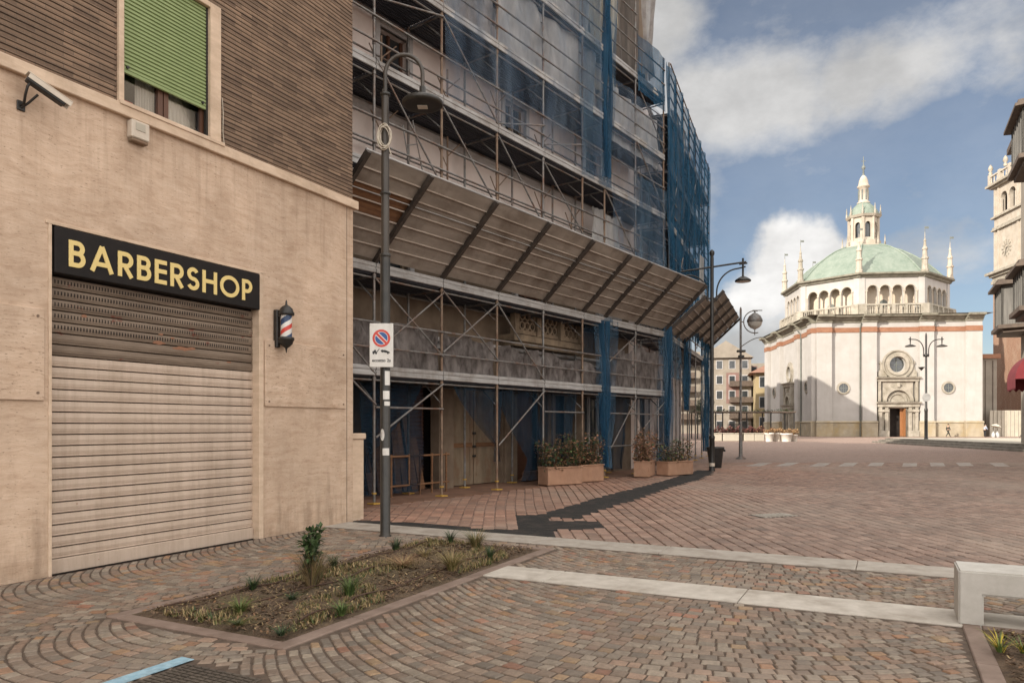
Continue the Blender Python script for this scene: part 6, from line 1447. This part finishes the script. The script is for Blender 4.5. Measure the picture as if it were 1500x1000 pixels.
planter('planter', 'shorter terracotta planter with reddish-tipped shrub, second from the left', loc_rot(2.08, 20.42, .02, math.radians(38)), .88, .42, .46, 'shrub', 'dark shrub with pinkish top leaves in the second planter', 1.02, [('leaf_dark', 3), ('leaf_dry', 3), ('leaf_green', 2), ('leaf_pink', 1.6)], 1200, 2)
planter('planter', 'terracotta planter seen end-on with a tall dry pink-leaved shrub', loc_rot(4.06, 22.55, .02, math.radians(70)), 1.15, .46, .46, 'shrub', 'dry twiggy shrub with salmon-pink top leaves behind the end-on planter', 1.15, [('leaf_dry', 4), ('leaf_pink', 3), ('leaf_green', .8)], 1300, 3)
planter('planter', 'rightmost long terracotta planter close to the street corner', loc_rot(5.12, 23.15, .02, math.radians(40)), 1.25, .46, .42, 'shrub', 'sparse dark shrub with a few bright leaves in the rightmost planter', .85, [('leaf_dark', 4), ('leaf_dry', 3), ('leaf_bright', .8)], 900, 4)
# waste bin beside the second lamp
Mb = loc_rot(7.5, 27.2, .0)
bn = thing('waste_bin', 'black tapered plastic waste bin beside the black street lamp', 'bin', Mb)
mb = MB(Mb); mb.lathe((0, 0, 0), [(.21, .02), (.22, .03), (.29, .70), (.30, .72)], 20); part('body', mb, 'bin', bn)
mb = MB(Mb); mb.lathe((0, 0, .72), [(.30, -.02), (.325, 0), (.325, .06), (.29, .07), (.28, .02)], 20); part('rim', mb, 'bin', bn)
for sgn in (-1, 1):
    mb = MB(Mb); mb.bbox(sgn * .33 - .03, sgn * .33 + .03, -.07, .07, .62, .70, .01); part('handle', mb, 'bin', bn)
# ------------------------------------------------------------------ bench on the strip
MBn = MW @ Matrix.Translation((-2.76, -8.31, .02))
import bmesh
mb = MB(MBn @ Matrix.Rotation(-PI / 2, 4, 'Z')); mb.ext([(0, 0), (0, .43), (2.3, .43), (2.3, 0), (2.13, 0), (2.13, .245), (.17, .245), (.17, 0)][::-1], 0, .47)
be = solo('bench', mb, 'bench', 'pale cast stone bench with square legs at the right edge', 'bench', MBn)
bm_ = bmesh.new(); bm_.from_mesh(be.data); bmesh.ops.recalc_face_normals(bm_, faces=bm_.faces); bmesh.ops.bevel(bm_, geom=bm_.edges[:], offset=.012, segments=2, affect='EDGES', clamp_overlap=True); bm_.to_mesh(be.data); bm_.free()
# ------------------------------------------------------------------ plants in the beds
def tuft(q, mb, x, y, n, h, spread, w, nm, z=.05, droop=.5):
    for _ in range(n):
        a = q.uniform(0, 2 * PI); r0 = spread * .18 * q.random(); hh = h * q.uniform(.55, 1.1); s_ = spread * q.uniform(.3, 1.1); mb.cur = q.randrange(nm)
        p0 = Vector((x + r0 * math.cos(a), y + r0 * math.sin(a), z)); d = Vector((math.cos(a), math.sin(a), 0)); t = Vector((-math.sin(a), math.cos(a), 0)) * w; P = []
        for k in range(4):
            u = k / 3; c = p0 + d * s_ * u ** 1.6 + Vector((0, 0, hh * (u - droop * .45 * u ** 3))); P += [c - t * (1 - u * .9), c + t * (1 - u * .9)]
        mb.add(P, [(2 * k, 2 * k + 1, 2 * k + 3, 2 * k + 2) for k in range(3)])
def grass(x, y, n, h, s_, mats, label, seed, w=.004, cat='grass tuft', name='grass_tuft', droop=.5):
    q = random.Random(seed); mb = MB(MW); h *= 1.22; s_ *= 1.25; n = int(n * 1.3); tuft(q, mb, x, y, n, h, s_, w, len(mats), droop=droop)
    return solo(name, mb, mats, label, cat, MW @ Matrix.Translation((x, y, .05)), 'tufts and plants in the left flower bed')
# spots on the bed, in street-frame metres
def wl(u, v): Y = 1728. / (v - 622); p = MWi @ Vector(((u - 750) / 1080 * Y, Y, 0)); return p.x, p.y
x, y = wl(457, 868); grass(x, y, 240, .36, .26, ['grass_dry', 'grass_dry', 'stem', 'grass_olive'], 'tall tuft of dry straw-coloured grass below the tall leafy plant', 1, .003, droop=.3)
Mp = MW @ Matrix.Translation((*wl(454, 866), .05))
ps_ = thing('leafy_plant', 'tall green leafy plant standing behind the dry straw grass in the bed', 'plant', Mp, None)
mb = MB(Mp); q = random.Random(5)
stems = []
for _ in range(6):
    dx, dy = q.gauss(0, .05), q.gauss(0, .05); hh = q.uniform(.36, .54); P = [Vector((dx * t * 1.2, dy * t * 1.2, hh * t)) for t in (0, .3, .6, 1.)]; stems.append(P); mb.tube(P, [.006, .005, .004, .003], 5, False)
part('stems', mb, 'stem', ps_)
mb = MB(Mp)
for P in stems:
    for _ in range(60): 
        t = q.uniform(.42, 1.05); p = P[0].lerp(P[3], t) + rvec(q) * .03; mb.cur = q.choice([0, 0, 1]); leaf(mb, p, rvec(q) + Vector((0, 0, .4)), q.uniform(.06, .10), .021)
part('leaves', mb, ['leaf_green', 'leaf_dark'], ps_)
for (u, v, n, h, s_, mats, lb, sd_) in ((488, 838, 90, .15, .12, ['leaf_dark', 'leaf_green'], 'small dark green tuft just right of the tall leafy plant', 11), (370, 872, 80, .14, .13, ['leaf_dark', 'leaf_green'], 'dark green tuft at the shop-side edge left of the dry grass', 12),
    (352, 905, 90, .12, .16, ['leaf_bright', 'grass_olive'], 'low light green tuft near the front left corner of the bed', 13), (512, 882, 110, .20, .15, ['leaf_green', 'leaf_bright'], 'upright bluish green grass tuft in the middle of the bed', 14),
    (500, 910, 120, .11, .10, ['leaf_bright', 'leaf_green'], 'bright green clump near the paving edge at the front of the bed', 15), (662, 842, 170, .22, .24, ['grass_olive', 'grass_dry'], 'broad olive tuft of grass in the far half of the bed', 16),
    (697, 808, 170, .24, .22, ['grass_olive', 'leaf_green', 'grass_dry'], 'spiky olive grass tuft at the far end of the bed by the kerb', 17), (660, 800, 70, .18, .12, ['leaf_dark', 'leaf_green'], 'small dark tuft at the far end left of the spiky one', 18),
    (580, 812, 90, .17, .14, ['leaf_dark', 'leaf_green'], 'dark green tuft on the far shop-side edge of the bed', 19), (718, 826, 70, .16, .10, ['leaf_green', 'leaf_dark'], 'small green tuft at the far right corner of the bed', 20),
    (590, 836, 160, .10, .30, ['grass_dry', 'leaf_dry'], 'flattened patch of dead dry grass in the middle of the bed', 21), (412, 940, 60, .07, .12, ['leaf_dark', 'leaf_green'], 'tiny dark green clump in the nearest corner of the bed', 22), (428, 888, 60, .08, .12, ['leaf_green', 'leaf_dark'], 'small weedy clump in front of the dry straw grass', 23), (622, 822, 60, .12, .16, ['grass_dry', 'grass_olive'], 'thin dry grass wisps behind the broad olive tuft', 24), (350, 925, 60, .06, .14, ['grass_olive', 'leaf_green'], 'very low olive weeds in the front left of the bed', 25)):
    x, y = wl(u, v); grass(x, y, n, h, s_, mats, lb, sd_)
x, y = wl(1465, 965); q = random.Random(31); mb = MB(MW)
for (dx, dy, n, h) in ((0, 0, 40, .16), (.05, -.14, 40, .12)): tuft(q, mb, x + dx, y + dy, n, h, .14, .006, 2, .05, .4)
solo('grass_tuft', mb, ['leaf_yellow', 'leaf_bright'], 'yellow and green strap-leaved plant in the bed beside the bench', 'plant', MW @ Matrix.Translation((x, y, .05)))
# ------------------------------------------------------------------ far planters, pergola, tree, people
for i, (u, w_, h, lb) in enumerate(((1127, .9, .85, 'white round planter with dry orange plant, leftmost of the sunlit row left of the church'), (1138, 1.05, .85, 'second white round planter with dry orange plant in the sunlit row'), (1152, 1.15, .8, 'third and largest white round planter with dry orange plant in the sunlit row'), (1163, .75, .68, 'small white round planter at the right end of the sunlit row'))):
    Y = 70.5 + .6 * (i % 2); M = loc_rot((u - 750) / 1080 * Y, Y, 0)
    t = thing('round_planter', lb, 'planter', M, 'white round planters left of the church'); mb = MB(M)
    mb.lathe((0, 0, 0), [(w_ * .36, 0), (w_ * .44, h * .8), (w_ * .5, h * .82), (w_ * .5, h), (w_ * .44, h), (w_ * .42, h - .1), (0, h - .1)], 18); part('pot', mb, 'pot_white', t)
    mb = MB(M); q = random.Random(40 + i); shrub_leaves(q, mb, M, 0, 0, w_ * .9, w_ * .8, h - .05, .55, 420, [('leaf_orange', 3), ('leaf_dry', 2), ('grass_dry', 1)], .13); part('dry_plant', mb, ['leaf_orange', 'leaf_dry', 'grass_dry'], t)
for i, (u, w_) in enumerate(((1048, 1.1), (1066, 1.1), (1080, .85), (1096, 1.0), (1111, .95))):
    Y = 73.; M = loc_rot((u - 750) / 1080 * Y, Y, 0)
    t = thing('box_planter', ['white box planter with maroon shrub, nearest the scaffolding', 'white box planter with maroon shrub, second from the scaffolding', 'white box planter with maroon shrub just left of the globe lamp pole', 'white box planter with maroon shrub just right of the globe lamp pole', 'white box planter with yellow-flecked shrub before the cafe pergola'][i], 'planter', M, 'white box planters by the cafe')
    mb = MB(M); mb.bbox(-w_ / 2, w_ / 2, -.35, .35, 0, .72, .03); mb.bbox(-w_ / 2 - .04, w_ / 2 + .04, -.39, .39, .721, .80, .02); part('trough', mb, 'platform', t)
    mb = MB(M); q = random.Random(60 + i); shrub_leaves(q, mb, M, 0, 0, w_, .6, .75, .75, 560, [('leaf_maroon', 4), ('leaf_dark', 1), ('leaf_orange' if i == 4 else 'leaf_dry', 1.6 if i == 4 else .6)], .15); part('shrub', mb, ['leaf_maroon', 'leaf_dark', 'leaf_orange' if i == 4 else 'leaf_dry'], t)
Mg = loc_rot(22.6, 84, 0)
pg = thing('cafe_pergola', 'long low dark pergola roof on thin posts before the church flank', 'pergola', Mg)
mb = MB(Mg); mb.bbox(-2., 9.2, -1.5, 1.5, 2.95, 3.12, .02); part('roof', mb, 'brown_timber', pg)
mb = MB(Mg); q = random.Random(77)
for _ in range(700): mb.cur = q.randrange(2); leaf(mb, Vector((q.uniform(-2, 9.2), q.uniform(-1.6, 1.6), 3.12 + q.uniform(-.12, .18))), rvec(q), .18, .06)
part('creeper', mb, ['leaf_dark', 'leaf_green'], pg)
for x in (-1.8, 1.0, 3.7, 6.4, 9.0):
    for y in (-1.4, 1.4): mb = MB(Mg); mb.bbox(x - .06, x + .06, y - .06, y + .06, 0, 2.95, .01); part('post', mb, 'iron_black', pg)
Mt = loc_rot(24.0, 92, 0)
tr = thing('street_tree', 'small dark green tree behind the far end of the scaffolding', 'tree', Mt)
mb = MB(Mt); q = random.Random(88); mb.tube([(0, 0, 0), (.05, 0, 1.2), (0, .05, 2.4), (.1, 0, 4.2)], [.14, .11, .09, .03], 8)
for _ in range(9):
    a = q.uniform(0, 2 * PI); z = q.uniform(1.8, 3.2); mb.tube([(0, 0, z), (.5 * math.cos(a), .5 * math.sin(a), z + .5), (1.1 * math.cos(a), 1.1 * math.sin(a), z + q.uniform(.7, 1.3))], [.05, .035, .012], 5, False)
part('trunk', mb, 'stem', tr)
mb = MB(Mt)
cl = [(Vector((q.gauss(0, .75), q.gauss(0, .75), q.uniform(2.0, 5.0))), q.uniform(.35, .65)) for _ in range(26)]
for c, r in cl:
    for _ in range(95): mb.cur = q.choice([0, 0, 1]); leaf(mb, c + rvec(q) * r * q.random() ** .4, rvec(q), .16, .05)
part('crown', mb, ['leaf_dark', 'leaf_green'], tr)

def person(M, label, joints, clothes, seed=0, hair='hair'):
    """one skinned body; jacket and trousers are lightly larger shells of the same skeleton"""
    t = thing('person', label, 'person', M)
    J = joints
    E = [('pel', 'belly'), ('belly', 'chest'), ('chest', 'neck'), ('neck', 'head'), ('head', 'crown'), ('chest', 'shL'), ('shL', 'elL'), ('elL', 'haL'), ('haL', 'fiL'), ('chest', 'shR'), ('shR', 'elR'), ('elR', 'haR'), ('haR', 'fiR'), ('pel', 'hiL'), ('hiL', 'knL'), ('knL', 'anL'), ('anL', 'toL'), ('pel', 'hiR'), ('hiR', 'knR'), ('knR', 'anR'), ('anR', 'toR')]
    Rad = dict(pel=.125, belly=.12, chest=.135, neck=.055, head=.085, crown=.07, shL=.06, shR=.06, elL=.042, elR=.042, haL=.03, haR=.03, fiL=.02, fiR=.02, hiL=.09, hiR=.09, knL=.058, knR=.058, anL=.042, anR=.042, toL=.035, toR=.035)
    def skin(name, keys, grow, mat, sub=2):
        ks = [k for k in J if k in keys]; me = bpy.data.meshes.new(name); idx = {k: i for i, k in enumerate(ks)}
        me.from_pydata([J[k] for k in ks], [(idx[a], idx[b]) for a, b in E if a in idx and b in idx], [])
        ob = bpy.data.objects.new(name, me); C.objects.link(ob); sk = ob.modifiers.new('s', 'SKIN'); sk.use_smooth_shade = True
        if not me.skin_vertices: me.skin_vertices.new() if hasattr(me.skin_vertices, 'new') else None
        for k in ks:
            v = me.skin_vertices[0].data[idx[k]]; r = Rad[k] + grow; v.radius = (r, r * (.78 if k in ('chest', 'belly', 'pel') else 1)); v.use_root = (k == ks[0])
        su = ob.modifiers.new('u', 'SUBSURF'); su.levels = 1; su.render_levels = 1
        dg = bpy.context.evaluated_depsgraph_get(); m2 = bpy.data.meshes.new_from_object(ob.evaluated_get(dg)); bpy.data.objects.remove(ob)
        for p in m2.polygons: p.use_smooth = True
        m2.materials.clear(); m2.materials.append(MAT[mat]); o = bpy.data.objects.new(name, m2); C.objects.link(o); o.parent = t; return o
    skin('body', list(J), 0, 'skin')
    skin('jacket', ['belly', 'pel', 'chest', 'shL', 'elL', 'haL', 'shR', 'elR', 'haR'], .022, clothes[0])
    skin('trousers', ['pel', 'hiL', 'knL', 'anL', 'hiR', 'knR', 'anR'], .016, clothes[1])
    for s_ in 'LR': skin('shoe', ['an' + s_, 'to' + s_], .02, 'cloth_black')
    mb = MB(M); h = Vector(J['head']); c = Vector(J['crown']); d = (c - h).normalized()
    mb.lathe(tuple(h + d * .04 + Vector((0, .012, 0))), [(.088, -.03), (.105, .02), (.098, .08), (.06, .125), (0, .14)], 12); part('hair', mb, hair, t)
    return t
walk = dict(pel=(0, 0, .93), belly=(0, -.01, 1.10), chest=(.02, -.02, 1.33), neck=(.03, -.02, 1.47), head=(.05, -.02, 1.57), crown=(.05, -.02, 1.66), shL=(.02, .17, 1.38), elL=(-.10, .20, 1.12), haL=(-.02, .20, .90), fiL=(.0, .2, .82), shR=(.02, -.20, 1.38), elR=(.10, -.23, 1.12), haR=(.20, -.22, .92), fiR=(.23, -.22, .85),
            hiL=(.0, .09, .86), knL=(.20, .09, .50), anL=(.36, .09, .10), toL=(.50, .09, .06), hiR=(0, -.09, .86), knR=(-.06, -.09, .48), anR=(-.32, -.09, .14), toR=(-.22, -.09, .05))
person(loc_rot(57.0, 96.4, 0), 'person in dark clothes walking past the right side of the church front', walk, ('cloth_dark', 'cloth_dark'))
stand = dict(pel=(0, 0, .93), belly=(.0, 0, 1.10), chest=(.04, 0, 1.33), neck=(.09, 0, 1.47), head=(.13, 0, 1.55), crown=(.15, 0, 1.64), shL=(.04, .18, 1.38), elL=(.10, .24, 1.12), haL=(.28, .20, 1.02), fiL=(.36, .18, .99), shR=(.04, -.18, 1.38), elR=(.10, -.24, 1.12), haR=(.28, -.20, 1.02), fiR=(.36, -.18, .99),
             hiL=(.0, .10, .86), knL=(.02, .11, .48), anL=(0, .11, .09), toL=(.14, .12, .05), hiR=(0, -.10, .86), knR=(.02, -.11, .48), anR=(-.02, -.11, .09), toR=(.12, -.12, .05))
person(loc_rot(61.3, 95.6, 0), 'person in a pale blue jacket standing with white bags near the church corner', stand, ('cloth_blue', 'cloth_black'))
person(loc_rot(65.6, 94.5, 0, 2.6), 'person in dark clothes at the extreme right edge of the square', walk, ('cloth_black', 'cloth_black'))
Mu = loc_rot(62.6, 95.5, 0)
um = thing('umbrella', 'small grey-white tilted umbrella beside the person in the pale blue jacket', 'umbrella', Mu)
mb = MB(Mu); mb.tube([(0, 0, .05), (.12, 0, 1.75)], .018, 6); part('shaft', mb, 'iron_black', um)
mb = MB(Mu @ Matrix.Translation((.1, 0, 1.35)) @ Matrix.Rotation(.25, 4, 'Y')); mb.lathe((0, 0, 0), [(.62, 0), (.5, .17), (.3, .29), (.1, .36), (.02, .40)], 8, False); part('canopy', mb, 'platform', um)
for i, (dx, s_) in enumerate(((.85, .33), (1.5, .38))):
    M = loc_rot(61.3 + dx, 95.2 + .2 * i, 0); mb = MB(M)
    mb.lathe((0, 0, 0), [(.30 * s_ * 2, 0), (.36 * s_ * 2, .2), (.30 * s_ * 2, .45), (.14 * s_ * 2, .62), (.05, .72), (.10, .8)], 9); solo('bag', mb, 'cloth_white', ['white bag on the ground next to the pale blue jacket', 'white bag on the ground under the tilted umbrella'][i], 'bag', M, 'white bags by the church corner')
# ------------------------------------------------------------------ light, sky, camera
AZ, EL = math.radians(53), math.radians(25)       # light travels toward (+sin AZ, +cos AZ), sun stands EL above the horizon
sl = bpy.data.lights.new('sun', 'SUN'); sl.energy = 4.2; sl.angle = math.radians(.5); sl.color = (1, .92, .80)
so = bpy.data.objects.new('sun', sl); C.objects.link(so)
so.rotation_euler = Vector((math.sin(AZ) * math.cos(EL), math.cos(AZ) * math.cos(EL), -math.sin(EL))).to_track_quat('-Z', 'Y').to_euler(); so.location = (-30, -30, 40)
w = bpy.data.worlds.new('World'); bpy.context.scene.world = w; w.use_nodes = True; nt = w.node_tree
for n in list(nt.nodes): nt.nodes.remove(n)
out = nt.nodes.new('ShaderNodeOutputWorld'); bg = nt.nodes.new('ShaderNodeBackground'); nt.links.new(bg.outputs[0], out.inputs[0])
sky = nt.nodes.new('ShaderNodeTexSky'); sky.sky_type = 'NISHITA'; sky.sun_disc = False; sky.sun_elevation = EL; sky.sun_rotation = AZ + PI; sky.air_density = .8; sky.dust_density = .8; sky.ozone_density = .45
tc = nt.nodes.new('ShaderNodeTexCoord'); D = tc.outputs['Generated']
def N(op, a, b=None, c=None, clamp=False):
    x = nt.nodes.new('ShaderNodeMath'); x.operation = op; x.use_clamp = clamp
    for k, v in enumerate((a, b, c)):
        if v is None: continue
        if hasattr(v, 'links'): nt.links.new(v, x.inputs[k])
        else: x.inputs[k].default_value = v
    return x.outputs[0]
def NZ(scale, detail=9, rough=.6, stretch=(1, 1, 1), off=(0, 0, 0)):
    mp = nt.nodes.new('ShaderNodeMapping'); mp.inputs['Scale'].default_value = stretch; mp.inputs['Location'].default_value = off; nt.links.new(D, mp.inputs[0])
    x = nt.nodes.new('ShaderNodeTexNoise'); x.inputs['Scale'].default_value = scale; x.inputs['Detail'].default_value = detail; x.inputs['Roughness'].default_value = rough
    nt.links.new(mp.outputs[0], x.inputs['Vector']); return x.outputs['Fac']
sp = nt.nodes.new('ShaderNodeSeparateXYZ'); nt.links.new(D, sp.inputs[0]); dx, dy, dz = sp.outputs
az = N('ARCTAN2', dx, dy); el = N('ARCSINE', dz)
def ang(u, v): return math.atan((u - 750) / 1080), math.atan((622 - v) / math.hypot(1080, u - 750))
wob1 = N('MULTIPLY', N('SUBTRACT', NZ(5, 6, .6), .5), .10); wob2 = N('MULTIPLY', N('SUBTRACT', NZ(5, 6, .6, off=(3, 1, 7)), .5), .08)
azw = N('ADD', az, wob1); elw = N('ADD', el, wob2)
def blob(u, v, ru, rv, wgt, tilt=0.):
    a, e = ang(u, v); ra, re = ru / 1250., rv / 1180.
    x = N('SUBTRACT', azw, a); y = N('SUBTRACT', elw, e)
    if tilt:
        ct, st_ = math.cos(tilt), math.sin(tilt); x, y = N('ADD', N('MULTIPLY', x, ct), N('MULTIPLY', y, st_)), N('SUBTRACT', N('MULTIPLY', y, ct), N('MULTIPLY', x, st_))
    r2 = N('ADD', N('POWER', N('ABSOLUTE', N('DIVIDE', x, ra)), 2.), N('POWER', N('ABSOLUTE', N('DIVIDE', y, re)), 2.))
    return N('MULTIPLY', N('SUBTRACT', 1., N('SQRT', r2)), wgt)
def mx(*a):
    r = a[0]
    for b in a[1:]: r = N('MAXIMUM', r, b)
    return r
soft = mx(blob(1090, 150, 230, 95, 1.1, .10), blob(1290, 105, 220, 80, 1.1, .15), blob(985, 40, 120, 110, .8), blob(1470, 70, 90, 120, .55), blob(1130, 50, 120, 45, .3), blob(1105, 520, 190, 110, .9), blob(1360, 372, 120, 45, .45), blob(1000, 300, 90, 120, .35), blob(1190, 255, 200, 25, .12))
nz = N('MULTIPLY', N('SUBTRACT', NZ(7, 10, .62, (1, 1, 1.7)), .5), 1.5)
cs = N('SMOOTH_MAX', N('ADD', soft, nz), -1., .05)
def smooth(x, a, b):
    m = nt.nodes.new('ShaderNodeMapRange'); m.interpolation_type = 'SMOOTHSTEP'; m.inputs['From Min'].default_value = a; m.inputs['From Max'].default_value = b
    nt.links.new(x, m.inputs['Value']); return m.outputs[0]
c_soft = N('MULTIPLY', smooth(cs, -.14, .78), .95)
cum = mx(blob(1165, 395, 95, 85, 1.5), blob(1235, 400, 80, 60, 1.3), blob(1120, 440, 90, 60, 1.2), blob(1290, 420, 60, 35, .7))
c_cum = smooth(N('ADD', cum, N('MULTIPLY', N('SUBTRACT', NZ(16, 10, .6), .5), .9)), -.06, .55)
# unseen sky overhead and behind: bright broken cloud added as fill for the shaded foreground
gen = smooth(NZ(2.2, 9, .6, (1, 1, 2.)), .30, .52)
away = N('MAXIMUM', smooth(dy, .55, .15), smooth(dz, .58, .78)); c_gen = N('MULTIPLY', gen, away)
veil = N('MULTIPLY', smooth(NZ(1.6, 7, .6, (1, 1, 2.)), .25, .85), .28)
cov = mx(c_soft, c_cum, c_gen, veil)
# brightness: forward scattering toward the sun, plus strong added fill in the unseen sky
sd = Vector((-math.sin(AZ) * math.cos(EL), -math.cos(AZ) * math.cos(EL), math.sin(EL)))
dt = nt.nodes.new('ShaderNodeVectorMath'); dt.operation = 'DOT_PRODUCT'; nt.links.new(D, dt.inputs[0]); dt.inputs[1].default_value = sd
fwd = smooth(dt.outputs['Value'], -.35, .9)
lum = N('ADD', N('MULTIPLY', N('ADD', N('MULTIPLY', fwd, 5.0), 17.), away), N('ADD', 7.3, N('MULTIPLY', c_cum, 3.2)))
shade = N('ADD', .72, N('MULTIPLY', smooth(NZ(6, 8, .6, (1, 1, 1.6), (0, 0, .25)), .3, .7), .36))
low = N('SUBTRACT', 1., N('MULTIPLY', N('MULTIPLY', smooth(el, .17, .07), smooth(dy, .3, .7)), .12))
lum = N('MULTIPLY', N('MULTIPLY', lum, shade), low)
cc = nt.nodes.new('ShaderNodeCombineColor'); nt.links.new(N('MULTIPLY', lum, 1.0), cc.inputs[0]); nt.links.new(N('MULTIPLY', lum, N('SUBTRACT', .985, N('MULTIPLY', away, .035))), cc.inputs[1]); nt.links.new(N('MULTIPLY', lum, N('SUBTRACT', .965, N('MULTIPLY', away, .07))), cc.inputs[2])
mxn = nt.nodes.new('ShaderNodeMix'); mxn.data_type = 'RGBA'; nt.links.new(cov, mxn.inputs[0]); nt.links.new(sky.outputs[0], mxn.inputs[6]); nt.links.new(cc.outputs[0], mxn.inputs[7])
nt.links.new(mxn.outputs[2], bg.inputs[0]); bg.inputs[1].default_value = .06
cd = bpy.data.cameras.new('camera'); cd.sensor_width = 36; cd.lens = 36 * 1080 / 1500; cd.shift_y = 122 / 1500; cd.clip_end = 3000; cd.clip_start = .05
co = bpy.data.objects.new('camera', cd); C.objects.link(co); co.location = (0, 0, 1.6); co.rotation_euler = (PI / 2, 0, 0)
sc = bpy.context.scene; sc.camera = co
sc.view_settings.view_transform = 'Standard'; sc.view_settings.look = 'None'; sc.view_settings.gamma = 1; sc.view_settings.exposure = .7
try: sc.cycles.max_bounces = 6; sc.cycles.transparent_max_bounces = 24; sc.cycles.use_denoising = True
except Exception: pass
